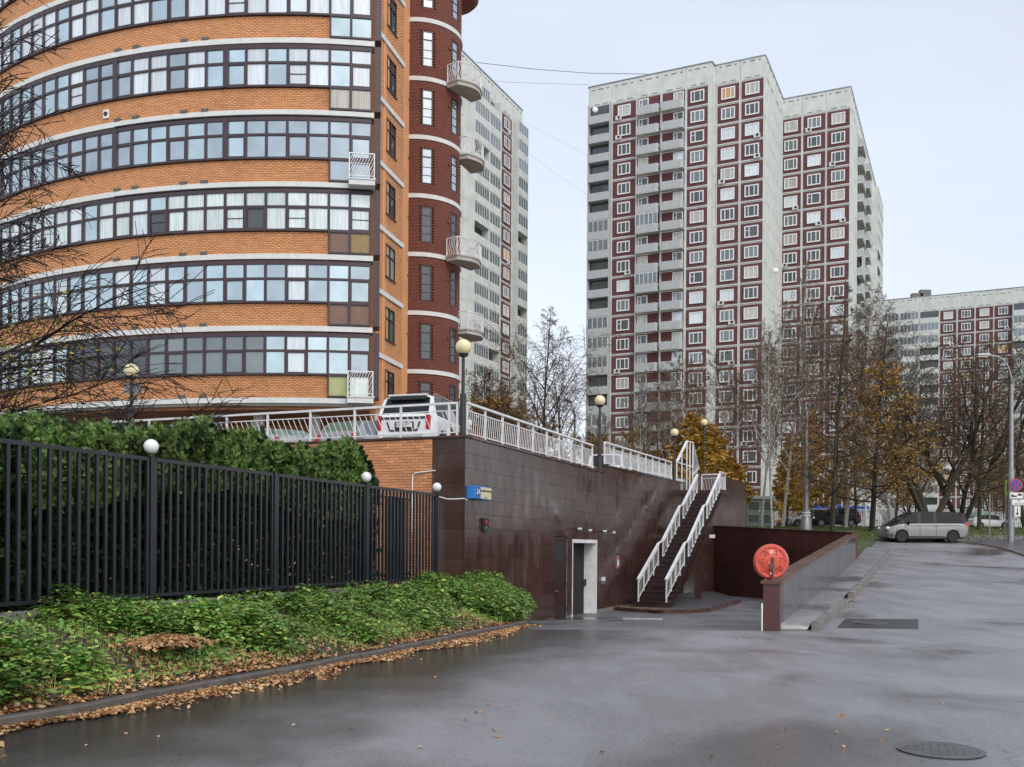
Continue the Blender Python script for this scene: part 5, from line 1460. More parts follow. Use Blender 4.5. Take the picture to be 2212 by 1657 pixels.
# white paving of string courses: wires in the sky
def wire(pts_, r_, lab):
    o = MB().tube(pts_, r_, 4).obj('cable', M['steel_grey']); tag(o, lab, 'cable', 'overhead cables in the sky')
wire([PS(1030, 135, 14.8), PS(1150, 149, 14.9), PS(1270, 158, 15), PS(1400, 160, 15)], .045, 'thicker overhead cable strung between the two tower roofs')
wire([PS(1000, 168, 14.8), PS(1100, 178, 14.9), PS(1272, 183, 14.8)], .022, 'thin lower overhead cable between the two tower roofs')
wire([PS(1128, 262, 13.9), PS(1200, 300, 13), PS(1268, 335, 12)], .016, 'thin overhead cable sloping down from the left tower')
wire([PS(1128, 320, 13.9), PS(1200, 375, 13), PS(1268, 420, 12)], .016, 'lowest thin overhead cable sloping down beside the left tower')
# ================================================================ CARS
def car_surface(sp):
    """stations along x from the tail (0) to the nose (L); returns faces by material class"""
    L, W = sp['L'], sp['W']; wr = sp['wr']; wx = sp['wx']
    xs_ = set(np.round(np.linspace(0, L, sp.get('n', 54)), 4))
    for c_ in wx:
        for a in np.linspace(-1, 1, 11): xs_.add(round(c_ + (wr + .055) * math.sin(a * PI / 2), 4))
    for a, b_ in sp['top']: xs_.add(round(a, 4))
    xs_ = sorted(x for x in xs_ if 0 <= x <= L)
    ip = lambda tab, x: float(np.interp(x, [a for a, b_ in tab], [b_ for a, b_ in tab]))
    rows_ = []
    for x in xs_:
        zt = ip(sp['top'], x); zb = ip(sp['belt'], x); zl = ip(sp['low'], x)
        pf = ip(sp['plan'], x); wb = W / 2 * pf
        arch = 0
        for c_ in wx:
            d_ = abs(x - c_)
            if d_ < wr + .055: arch = max(arch, sp['wz'] + math.sqrt(max(0, (wr + .055) ** 2 - d_ ** 2)))
        zs = max(zl, arch); zb = min(zb, zt - .02)
        cab = max(0, min(1, (zt - zb) / (sp['H'] - sp['beltz'] + .01)))
        wt = wb * (1 - sp.get('tumble', .2) * cab)
        zm = max(zs + .01, (zl + zb) * .5); zsh = max(zm + .01, zb - .09)
        wt0 = wb - (wb - wt) * .12
        prof_ = [(0, zs if arch else zl), (wb * .9, zs), (wb * .985, max(zs + .02, zl + .1) if not arch else zs + .004), (wb, max(zm, zs + .01)), (wb * .992, max(zsh, zs + .02)), (wb * .965, max(zb, zs + .03))]
        ztp = zt - .05 * cab - .015
        prof_ += [(wb * .965 + (wt - wb * .965) * .5, max(zb, zs + .03) + (ztp - max(zb, zs + .03)) * .5 + .012 * cab), (wt, max(ztp, zs + .04)), (wt * .86, max(zt - .012, zs + .05)), (wt * .45, zt), (0, zt + .012)]
        rows_.append([(x, y, z) for y, z in prof_])
    cls = {}
    def add(c_, pts_):
        cls.setdefault(c_, MB()).poly(pts_)
    g0, g1 = sp['side_glass']; pil = sp['pillars']
    for i in range(len(rows_) - 1):
        a, b_ = rows_[i], rows_[i + 1]; xm = (a[0][0] + b_[0][0]) / 2
        slope = (b_[-1][2] - a[-1][2]) / max(1e-6, b_[0][0] - a[0][0])
        for j in range(len(a) - 1):
            c_ = 'body'
            if j in (5, 6) and g0 < xm < g1 and min(a[7][2] - a[5][2], b_[7][2] - b_[5][2]) > .10: c_ = 'side_window' if not any(abs(xm - p) < .045 for p in pil) else 'trim'
            if j >= 8 and sp['ws'][0] < xm < sp['ws'][1]: c_ = 'windshield'
            if j >= 8 and sp['rw'][0] < xm < sp['rw'][1]: c_ = 'rear_window'
            if j >= 7 and c_ == 'body' and sp.get('roof_mat') and sp['roof_from'] < xm < sp['roof_to']: c_ = 'roof'
            if sp.get('upper_black') and j in (5, 6) and c_ == 'body' and sp['roof_from'] < xm < sp['roof_to']: c_ = 'trim'
            for s_ in (1, -1):
                q = [a[j], b_[j], b_[j + 1], a[j + 1]]; q = [(x, s_ * y, z) for x, y, z in q]
                if s_ > 0: q = q[::-1]
                add(c_ if c_ != 'side_window' else c_ + ('_l' if s_ > 0 else '_r'), q)
    for row_, rev in ((rows_[0], False), (rows_[-1], True)):
        pts_ = [(x, y, z) for x, y, z in row_] + [(x, -y, z) for x, y, z in reversed(row_[1:-1])]
        add('body', pts_[::-1] if not rev else pts_)
    return cls, rows_
def weld(me):
    bm = bmesh.new(); bm.from_mesh(me); bmesh.ops.remove_doubles(bm, verts=bm.verts, dist=.0005)
    bmesh.ops.recalc_face_normals(bm, faces=bm.faces); bm.to_mesh(me); bm.free()
def make_car(name, lab, loc, rot, sp, group=None, cat='car'):
    root = thing(name, lab, cat, loc, rot, group)
    cls, rows_ = car_surface(sp)
    mm = {'body': sp['mat'], 'side_window': sp.get('glass', 'glass_car'), 'windshield': 'glass_car', 'rear_window': sp.get('rglass', 'glass_car'), 'trim': 'trim_black', 'roof': sp.get('roof_mat') or sp['mat']}
    for c_, mb in cls.items():
        c_ = c_[:-2] if c_[-2:] in ('_l', '_r') else c_
        o = mb.obj(c_, M[mm[c_]], root); weld(o.data); o.data.polygons.foreach_set('use_smooth', [True] * len(o.data.polygons)); 
        try: o.data.set_sharp_from_angle(angle=math.radians(35))
        except Exception: pass
    W = sp['W']; wr = sp['wr']
    MB().box(.25, sp['L'] - .3, -W * .40, W * .40, .2, .75).obj('underbody', M['trim_black'], root)
    for c_ in sp['wx']:
        for s_ in (-1, 1):
            yo = s_ * (W / 2 - .13)
            ty = MB().lathe([(wr * .62, -.1), (wr * .93, -.11), (wr, -.07), (wr, .07), (wr * .93, .11), (wr * .62, .1)], (c_, yo, wr), 28, 'Y').obj('wheel', M['tyre'], root)
            rm = MB().lathe([(.03, -.05 if s_ > 0 else .05), (wr * .62, -.06 if s_ > 0 else .06), (wr * .66, -.1 if s_ > 0 else .1)], (c_, yo, wr), 24, 'Y')
            rm = MB().lathe([(wr * .15, -.085), (wr * .16, -.09), (wr * .16, .09), (wr * .15, .085)], (c_, yo, wr), 16, 'Y')
            for k in range(5):
                a = 2 * PI * k / 5 + .3; rm.bar((c_ + .1 * wr * math.cos(a), yo + s_ * .085, wr + .1 * wr * math.sin(a)), (c_ + wr * .64 * math.cos(a), yo + s_ * .092, wr + wr * .64 * math.sin(a)), .06, .03, (0, 1, 0))
            rm.obj('rim', M[sp.get('rim', 'rim')], ty)
    for s_ in (-1, 1):
        mx_ = sp.get('mirror_x', sp['L'] * .66); MB().sphere((mx_, s_ * (W / 2 + .09), sp['beltz'] + .1), .001, 4, 3) if 0 else None
        m_ = MB().box(mx_ - .05, mx_ + .1, s_ * (W / 2 + .02) - (.0 if s_ > 0 else .18), s_ * (W / 2 + .02) + (.18 if s_ > 0 else 0), sp['beltz'] + .02, sp['beltz'] + .19); m_.obj('mirror', M[sp.get('mirror_mat', sp['mat'])], root, bevel=.03)
    # lights, plates
    tz0, tz1 = sp['tail']; 
    for s_ in (-1, 1):
        wy = W / 2 * float(np.interp(.03, [a for a, b_ in sp['plan']], [b_ for a, b_ in sp['plan']]))
        MB().box(-.025, .22, s_ * wy - (.12 if s_ > 0 else .012), s_ * wy + (.012 if s_ > 0 else .12), tz0, tz1).obj('tail_light', M['lamp_red'], root, bevel=.012)
        hx_ = sp['L']; wy = W / 2 * float(np.interp(hx_ - .15, [a for a, b_ in sp['plan']], [b_ for a, b_ in sp['plan']]))
        MB().box(hx_ - .42, hx_ - .02, s_ * wy - (.28 if s_ > 0 else .01), s_ * wy + (.01 if s_ > 0 else .28), sp['headz'] - .07, sp['headz'] + .07).obj('headlight', M['lamp_clear'], root, bevel=.02)
    return root
SUV = dict(L=4.75, W=1.88, H=1.80, wr=.36, wz=.36, wx=(.95, 3.78), beltz=1.13, mat='car_white', tumble=.17,
           top=[(0, 1.02), (.06, 1.10), (.12, 1.18), (.42, 1.70), (.5, 1.755), (1.2, 1.80), (2.4, 1.79), (2.9, 1.70), (3.6, 1.19), (4.3, 1.05), (4.62, .92), (4.75, .70)],
           belt=[(0, .98), (.3, 1.15), (2, 1.10), (3.6, 1.06), (4.3, .98), (4.75, .66)], low=[(0, .42), (.3, .28), (.6, .26), (4.2, .26), (4.6, .3), (4.75, .4)],
           plan=[(0, .86), (.1, .95), (.4, .99), (1.5, 1), (3.8, .99), (4.3, .93), (4.6, .82), (4.75, .66)], side_glass=(.42, 3.25), pillars=(1.15, 1.2, 2.25, 2.3), ws=(2.92, 3.58), rw=(.14, .42),
           tail=(.70, 1.12), headz=.82, mirror_x=3.0)
# --- white SUV on the corner of the deck
sp = dict(SUV)
DK = 2.93
p0 = PS(871, 1000, 69); 
suv = make_car('parked_car', 'white SUV seen from behind, parked at the corner above the brick wall', (p0.x, p0.y, DK - .02), math.radians(74), sp, 'cars parked on the deck'); suv.scale = (1.04, 1.05, 1.08)
# extra rear details on the SUV
MB().box(-.02, .0, -.72, .72, 1.01, 1.075).obj('trim_strip', M['trim_black'], suv)
MB().box(-.03, -.005, -.33, .27, .70, .93).obj('plate_recess', M['trim_black'], suv)
pl = MB().box(-.045, -.03, -.29, .23, .78, .90).obj('number_plate', M['plate_white'], suv)
t_ = text_obj('А842ЕВ', .115, M['ink_black'], pl, (-.048, .05, .838), rot=(PI / 2, 0, -PI / 2), sx=.95)
t_ = text_obj('777', .09, M['ink_black'], pl, (-.048, -.2, .846), rot=(PI / 2, 0, -PI / 2), sx=.8)
for a, b_ in (((-.02, .52, .93), (-.02, .44, .68)), ((-.02, .44, .68), (-.02, -.44, .68)), ((-.02, -.44, .68), (-.02, -.52, .93))): MB().bar(a, b_, .02, .045).obj('trim_line', M['trim_black'], suv)
MB().box(-.06, .12, -.80, .80, .42, .62).obj('bumper', M['car_white'], suv, bevel=.03)
MB().box(-.075, -.055, -.62, .62, .47, .50).box(-.075, -.055, -.62, .62, .54, .56).obj('bumper_trim', M['steel_grey'], suv)
for s_ in (-1, 1): MB().box(-.07, -.05, s_ * .72 - .12, s_ * .72 + .12, .43, .47).obj('reflector', M['lamp_red'], suv)
MB().box(.26, .62, -.62, .62, 1.72, 1.775).obj('spoiler', M['car_white'], suv, bevel=.02)
MB().box(.25, .40, -.56, .56, 1.60, 1.715).obj('spoiler_shade', M['trim_black'], suv, bevel=.02)
MB().bar((.16, .1, 1.27), (.13, -.3, 1.24), .03, .03).obj('wiper', M['trim_black'], suv)
for s_ in (-1, 1): MB().tube([(.7, s_ * .69, 1.79), (.85, s_ * .69, 1.84), (2.6, s_ * .68, 1.83), (2.8, s_ * .68, 1.77)], .02, 6).obj('roof_rail', M['steel_grey'], suv)
MB().lathe([(.07, 0), (.02, .09), (.005, .1)], (.95, .05, 1.79), 8).obj('aerial_fin', M['car_white'], suv)
for x in (1.35, 2.4): MB().box(x, x + .22, -.955, -.925, .98, 1.01).obj('door_handle', M['steel_grey'], suv)
# --- hatchback left of it
HAT = dict(SUV); HAT.update(L=4.45, W=1.80, H=1.58, mat='car_silver', beltz=1.0, top=[(0, .95), (.08, 1.02), (.2, 1.10), (.62, 1.48), (1.3, 1.58), (2.2, 1.57), (2.7, 1.47), (3.45, 1.05), (4.1, .92), (4.35, .8), (4.45, .6)],
           belt=[(0, .90), (.4, 1.02), (2, .98), (3.4, .94), (4.1, .85), (4.45, .55)], plan=[(0, .82), (.12, .93), (.5, .99), (3.4, .99), (4.0, .92), (4.3, .8), (4.45, .62)], wx=(.85, 3.5), wr=.33, wz=.33, low=[(0, .4), (.3, .24), (4.0, .24), (4.45, .38)],
           side_glass=(.5, 3.1), pillars=(1.3, 1.35, 2.2, 2.25), ws=(2.72, 3.4), rw=(.22, .62), tail=(.72, .98), headz=.72, mirror_x=2.85, glass='glass_car_light', rglass='glass_green')
p1 = PS(725, 1000, 62.5)
make_car('parked_car', 'silver estate car parked beside the white SUV behind the railing', (p1.x, p1.y, DK - .02), math.radians(66), HAT, 'cars parked on the deck')
SED = dict(HAT); SED.update(L=4.75, H=1.44, mat='car_silver', top=[(0, .93), (.1, 1.0), (.75, 1.08), (1.35, 1.36), (2.0, 1.44), (2.6, 1.41), (3.4, 1.02), (4.4, .86), (4.65, .74), (4.75, .55)], belt=[(0, .86), (.5, .96), (2, .94), (3.4, .9), (4.4, .8), (4.75, .5)],
           plan=[(0, .8), (.12, .92), (.5, .99), (3.8, .99), (4.3, .92), (4.6, .8), (4.75, .6)], wx=(.95, 3.75), side_glass=(.95, 3.2), pillars=(2.0, 2.05), ws=(2.65, 3.38), rw=(.78, 1.35), tail=(.68, .92), headz=.7, mirror_x=2.9)
p2 = PS(640, 1000, 61.0)
make_car('parked_car', 'low silver saloon with an arched window line, behind the railing above the hedge', (p2.x, p2.y, DK - .02), math.radians(118), SED, 'cars parked on the deck')
s3 = dict(HAT); s3.update(mat='car_champagne'); p3 = PS(548, 990, 52)
make_car('parked_car', 'beige car standing behind the silver saloon under the building', (p3.x, p3.y, DK - .02), math.radians(140), s3, 'cars parked on the deck')
s3 = dict(HAT); s3.update(mat='car_black'); p3 = PS(640, 990, 47)
make_car('parked_car', 'black car in the shade under the orange building', (p3.x, p3.y, DK - .02), math.radians(100), s3, 'cars parked on the deck')
s4 = dict(SUV); s4.update(glass='glass_car_light'); p4 = PS(1308, 1010, 44)
c4 = make_car('parked_car', 'white car with red rear lamps behind the railing right of the second ball lamp', (p4.x, p4.y, DK - .02), math.radians(80), s4, 'cars parked on the deck')
MB().box(-.03, .0, -.7, .7, .98, 1.04).obj('light_bar', M['lamp_red'], c4)
s5 = dict(SED); s5.update(mat='car_silver'); p5 = PS(1482, 1030, 37)
make_car('parked_car', 'silver car half hidden by the railings left of the stair landing', (p5.x, p5.y, DK + .1), math.radians(175), s5, 'cars parked on the deck')
# --- van up the road
VAN = dict(L=5.14, W=1.93, H=1.90, wr=.36, wz=.36, wx=(1.0, 4.2), beltz=1.10, mat='car_champagne', tumble=.13, roof_mat='car_black', roof_from=-.1, roof_to=4.95, upper_black=True,
           top=[(0, 1.02), (.04, 1.12), (.22, 1.72), (.4, 1.85), (1.0, 1.90), (3.0, 1.90), (3.5, 1.84), (4.25, 1.38), (4.55, 1.16), (4.95, 1.0), (5.08, .85), (5.14, .62)],
           belt=[(0, 1.0), (.3, 1.15), (3.6, 1.12), (4.4, 1.08), (4.95, .92), (5.14, .56)], low=[(0, .38), (.3, .24), (4.7, .22), (5.0, .26), (5.14, .34)],
           plan=[(0, .90), (.08, .96), (.4, 1), (4.2, .99), (4.7, .92), (5.0, .80), (5.14, .62)], side_glass=(.28, 4.05), pillars=(.3, 2.05, 2.1, 2.15, 3.05, 3.1, 3.15), ws=(3.55, 4.4), rw=(.06, .22),
           tail=(.80, 1.22), headz=.85, mirror_x=3.75, rim='rim_dark', mirror_mat='car_black')
pv = hit_ground(2092, 1173.5); pv2 = hit_ground(1910, 1172)
rotv = math.radians(181)
van = make_car('minivan', 'silver minivan with black roof parked side on up the road', (pv.x, pv.y + .9, g(pv.y + .9) - .01), rotv, VAN, cat='van')
MB().box(.6, 4.1, .968, .975, 1.04, 1.065).obj('trim_line', M['trim_black'], van); 
MB().box(1.5, 3.8, .962, .972, .30, .36).obj('sill_stripe', M['trim_black'], van)
for x in (2.0, 3.2): MB().box(x, x + .2, .965, .985, .98, 1.01).obj('door_handle', M['steel_grey'], van)
for s_ in (-1, 1):
    for x in (2.06, 3.08, 4.0):
        MB().box(x, x + .014, s_ * .9665 - .004, s_ * .9665 + .004, .42, 1.10).obj('door_seam', M['trim_black'], van)
    for x in (1.62, 2.27, 3.2):
        MB().box(x, x + .012, s_ * .9415 - .004, s_ * .9415 + .004, .48, 1.08).obj('door_seam', M['trim_black'], suv)
MB().box(4.75, 5.1, .70, .86, .33, .45).obj('fog_lamp', M['trim_black'], van)
# --- cars in the far car park
def far_car(px, s_, sp_, lab, deg, py=1142):
    p = PS(px, py, s_); return make_car('parked_car', lab, (p.x, p.y, g(p.y) + .06), math.radians(deg), sp_, 'cars in the far car park')
bs = dict(SUV); bs.update(mat='car_black', glass='glass_car', L=4.6)
far_car(1853, 22.5, bs, 'black SUV beyond the lawn, between the dark trunk and the stout trunk', 180)
bs2 = dict(SUV); bs2.update(mat='car_silver', L=4.6, glass='glass_car'); far_car(1800, 21.3, bs2, 'grey car behind the nose of the black SUV on the far car park', 178)
os_ = dict(SED); os_.update(mat='car_orange'); far_car(1772, 20.6, os_, 'orange car bonnet by the white fence, left of the black SUV', 182)
ws_ = dict(HAT); ws_.update(mat='car_white', glass='glass_car'); far_car(2093, 19.8, ws_, 'white hatchback beyond the lawn, right of the minivan', 2)
far_car(2170, 19.5, dict(SED, mat='car_white'), 'white saloon beyond the lawn behind the sign posts', 178)
# ================================================================ STREET FURNITURE
pb = hit_ground(2183, 1173)
sl = thing('street_lamp', 'tall grey street lamp with a curved arm, carrying parking signs', 'street lamp', (pb.x, pb.y, pb.z))
s_ = F / pb.y; Hh = (1173 - 775) / s_
arm = MB().tube([(0, 0, 0), (0, 0, 4.6), (0, 0, 4.62), (0, 0, 7.2), (0, 0, Hh - 1.6)], [.19, .19, .15, .13, .10], 12); arm.obj('pole', M['steel_grey'], sl, smooth=True, autos=True)
dxy = (2108 - 2183) / s_
cr_ = [(dxy * (1 - math.cos(a)) * .5 * 1.0, 0, Hh - 1.6 + 1.75 * math.sin(a)) for a in np.linspace(0, PI / 2, 8)] + [(dxy * .8, 0, Hh + .2)]
MB().tube(cr_, .055, 8).obj('arm', M['steel_grey'], sl, smooth=True)
MB().box(dxy * 1.02, dxy * .62, -.17, .17, Hh + .12, Hh + .30).obj('lamp_head', M['steel_grey'], sl, bevel=.06)
MB().box(dxy * 1.0, dxy * .7, -.13, .13, Hh + .08, Hh + .118).obj('glass', M['lamp_clear'], sl)
# signs on the pole
def at_s(px, py, s): return PS(px, py, s)
def disc_sign(px, py, s, r_px):
    p = PS(px, py, s); p.y -= .28; r_ = r_px / s
    t_ = thing('no_stopping_sign', 'round no stopping sign, red ring and red cross on blue', 'traffic sign', p)
    MB().lathe([(.001, 0), (r_, 0), (r_, .02), (.001, .02)], (0, 0, 0), 36, 'Y').obj('plate', M['sign_red'], t_)
    MB().lathe([(.001, 0), (r_ * .82, 0), (r_ * .82, .006), (.001, .006)], (0, -.021, 0), 36, 'Y').obj('blue_field', M['sign_blue'], t_)
    for a in (PI / 4, -PI / 4):
        c_, q = math.cos(a) * r_ * .83, math.sin(a) * r_ * .83; MB().bar((-c_, -.032 - (.004 if a < 0 else 0), -q), (c_, -.032 - (.004 if a < 0 else 0), q), .008, r_ * .19, (math.sin(a) * -1, 0, math.cos(a))).obj('cross_bar', M['sign_red'], t_)
disc_sign(2190, 1048, s_, 13.5)
def plate(px0, py0, px1, py1, s, name, lab, mat='plate_white', yo=-.28):
    a, b_ = PS(px0, py1, s), PS(px1, py0, s); c_ = (a + b_) / 2; c_.y += yo
    t_ = thing(name, lab, 'traffic sign', c_); w_, h_ = (b_.x - a.x) / 2, (b_.z - a.z) / 2
    MB().box(-w_, w_, -.01, .01, -h_, h_).obj('plate', M[mat], t_, bevel=.004)
    bd_ = MB(); e_ = .02
    for x0, x1, z0, z1 in ((-w_ + e_, w_ - e_, h_ - e_ * 2, h_ - e_), (-w_ + e_, w_ - e_, -h_ + e_, -h_ + e_ * 2), (-w_ + e_, -w_ + e_ * 2, -h_ + e_ * 2, h_ - e_ * 2), (w_ - e_ * 2, w_ - e_, -h_ + e_ * 2, h_ - e_ * 2)): bd_.box(x0, x1, -.015, -.011, z0, z1)
    bd_.obj('border', M['ink_black'], t_); return t_, w_, h_
t_, w_, h_ = plate(2176, 1064, 2206, 1078, s_, 'tow_away_sign', 'white plate with a black tow truck under the no stopping sign')
MB().box(-.3, .0, -.016, -.0115, -.09, .0).box(-.34, -.2, -.016, -.0115, -.09, .06).box(.05, .35, -.016, -.0115, -.01, .07).box(.1, .28, -.016, -.0115, .07, .12).obj('tow_truck', M['ink_black'], t_)
t_, w_, h_ = plate(2180, 1079, 2212, 1092, s_, 'hours_sign', 'white plate with crossed hammers and days of the week')
text_obj('пн-пт 8-20', .13, M['ink_black'], t_, (0, -.014, -.08)); MB().bar((-.09, -.015, .02), (.09, -.015, .16), .006, .02, (0, 1, 0)).bar((.09, -.019, .02), (-.09, -.019, .16), .006, .02, (0, 1, 0)).obj('hammers', M['ink_black'], t_)
t_, w_, h_ = plate(2185, 1093, 2200, 1117, s_, 'arrow_sign', 'tall white plate with a black arrow pointing down')
MB().box(-.025, .025, -.018, -.0125, -.12, .25).poly([(-.11, -.016, -.1), (0, -.016, -.27), (.11, -.016, -.1)]).obj('arrow', M['ink_black'], t_)
# pedestrian crossing sign on its own post
pc = hit_ground(2172, 1172); cs_ = F / pc.y
cp_ = thing('crossing_sign', 'yellow-framed pedestrian crossing sign on a thin post beside the street lamp', 'traffic sign', pc)
hc = (1172 - 1038) / cs_; MB().tube([(0, 0, 0), (0, 0, hc)], .04, 8).obj('post', M['steel_grey'], cp_)
MB().box(-.06, .38, -.05, -.03, hc - .9, hc).obj('plate', M['sign_yellow'], cp_)
MB().box(.02, .34, -.06, -.052, hc - .8, hc - .12).obj('blue_field', M['sign_blue'], cp_); MB().poly([(.05, -.064, hc - .75), (.31, -.064, hc - .75), (.18, -.064, hc - .3)]).obj('white_triangle', M['plate_white'], cp_)
pc = hit_ground(2182, 1168); pt_ = MB().tube([(0, 0, 0), (0, 0, 3.0)], .035, 8).obj('sign_post', M['steel_grey']); pt_.location = (pc.x - .1, pc.y + 2.5, g(pc.y + 2.5)); tag(pt_, 'thin bare grey post close behind the street lamp pole', 'post')
# lamp seen through the birch, and a stout column by the lawn
p = PS(1241, 1000, 24); rl_ = thing('street_lamp', 'slender street lamp with a reddish head in front of the pale sky gap', 'street lamp', (p.x, p.y, 2.2))
zt_ = PS(1241, 880, 24).z - 2.2; MB().tube([(0, 0, 0), (0, 0, zt_ - .6), (-.1, 0, zt_ - .1), (-.4, 0, zt_ + .2)], [.12, .09, .07, .05], 8).obj('pole', M['steel_grey'], rl_, smooth=True)
hd_ = MB().box(-1.05, -.3, -.16, .16, -.12, .1).obj('lamp_head', M['pole_rust'], rl_, bevel=.05); hd_.location = (0, 0, zt_ + .25); hd_.rotation_euler = (0, .5, 0)
p = PS(1741, 1140, 29); cl_ = thing('lamp_column', 'grey lamp column with a wide concrete foot in front of the white fence', 'street lamp', (p.x, p.y, g(p.y)))
MB().lathe([(.42, 0), (.38, .9), (.30, 1.0), (.30, 1.55), (.18, 1.6), (.17, 5.0), (.12, 9.0)], (0, 0, 0), 14).obj('column', M['steel_grey'], cl_, smooth=True, autos=True)
for z in (1.08, 1.3): MB().lathe([(.31, z), (.34, z), (.34, z + .1), (.31, z + .1)], (0, 0, 0), 14).obj('band', M['plate_white'], cl_)
# transformer booth
b0, b1 = PS(1613, 1139, 25.5), PS(1670, 1139, 25.5)
bt = thing('transformer_booth', 'small green-grey transformer booth with dark grilles behind the birch', 'booth', ((b0.x + b1.x) / 2, b0.y, g(b0.y)))
hw = (b1.x - b0.x) / 2; hb = (1143 - 1075) / 25.5
MB().box(-hw, hw, 0, 2.4, -.3, hb - .25).obj('wall', M['booth_green'], bt); MB().box(-hw - .12, hw + .12, -.15, 2.5, hb - .249, hb).obj('roof', M['booth_roof'], bt)
for x0, x1 in ((-hw + .15, -.1), (.25, hw - .2)):
    for z0, z1 in ((hb - 1.15, hb - .5), (.45, 1.05)):
        gr_ = MB().box(x0, x1, -.03, -.002, z0, z1).obj('grille', M['steel_dark'], bt)
        for q in range(5): MB().box(x0 + .03, x1 - .03, -.045, -.031, z0 + .05 + q * (z1 - z0) / 5.2, z0 + .08 + q * (z1 - z0) / 5.2).obj('slat', M['booth_green'], gr_)
MB().poly([(-.12, -.006, 1.35), (.06, -.006, 1.35), (-.03, -.006, 1.6)]).obj('warning_mark', M['sign_yellow'], bt)
# white fence of the car park
wf = thing('white_fence', 'white bar fence along the far car park behind the tree trunks', 'fence', PS(1700, 1140, 19.6))
a_, b_ = PS(1672, 1140, 20.2), PS(2300, 1150, 18.8); zf0 = 2.35
a_.z = b_.z = 0; n = 150; hf_ = 2.25
me_ = MB().box(-.045, .045, -.02, .02, zf0, zf0 + hf_ - .1).mesh('bar', M['fence_white']); dirf = (b_ - a_).normalized(); rf = math.atan2(dirf.y, dirf.x)
gap_ = [(1905, 1925), (1965, 1985)]
for k in range(n + 1):
    p = a_.lerp(b_, k / n); inst(me_, 'bar', wf, (p.x, p.y, 0), rf)
for z in (zf0 + .2, zf0 + hf_ - .2): wobj(MB().bar((a_.x, a_.y, z), (b_.x, b_.y, z), .05, .06), 'rail', M['fence_white'], wf)
for k in range(0, n + 1, 15): p = a_.lerp(b_, k / n); wobj(MB().box(-.09, .09, -.09, .09, zf0, zf0 + hf_ + .15, Matrix.Translation((p.x, p.y, 0))), 'post', M['fence_white'], wf)
# kiosks beyond the fence
for (x0, x1, y0, y1, mt, rf_, lab) in ((1768, 1812, 1090, 1138, 'plaster_white', 'blue_roof', 'small white kiosk with a bright blue roof left of the dark trunk'), (1832, 1872, 1092, 1138, 'plaster_white', 'blue_roof', 'small white kiosk with a blue roof right of the dark trunk'), (1925, 1985, 1102, 1140, 'plaster_beige', 'plaster_white', 'low kiosk with a corrugated white canopy behind the minivan nose')):
    a, b2 = PS(x0, 1140, 18.6), PS(x1, 1140, 18.6); kb = thing('kiosk', lab, 'kiosk', ((a.x + b2.x) / 2, a.y, 2.35)); hw = (b2.x - a.x) / 2; hh = (1143 - y0) / 18.6
    MB().box(-hw, hw, 0, 2.5, -.2, hh - .8).obj('wall', M[mt], kb); MB().box(-hw - .2, hw + .2, -.4, 2.6, hh - .799, hh).obj('roof', M[rf_], kb, bevel=.1)
    MB().box(-hw * .6, hw * .6, -.03, -.002, 1.0, min(2.0, hh - 1)).obj('window', M['glass_dark'], kb)
p = PS(2117, 1112, 19); gs = thing('green_banner', 'green sign board above the white hatchback', 'sign', p); MB().box(-.95, .95, -.1, .0, -.3, .3).obj('board', M['green_sign'], gs); MB().box(-.9, -.8, 0, .1, -2, .3).box(.8, .9, 0, .1, -2, .3).obj('support', M['steel_dark'], gs)

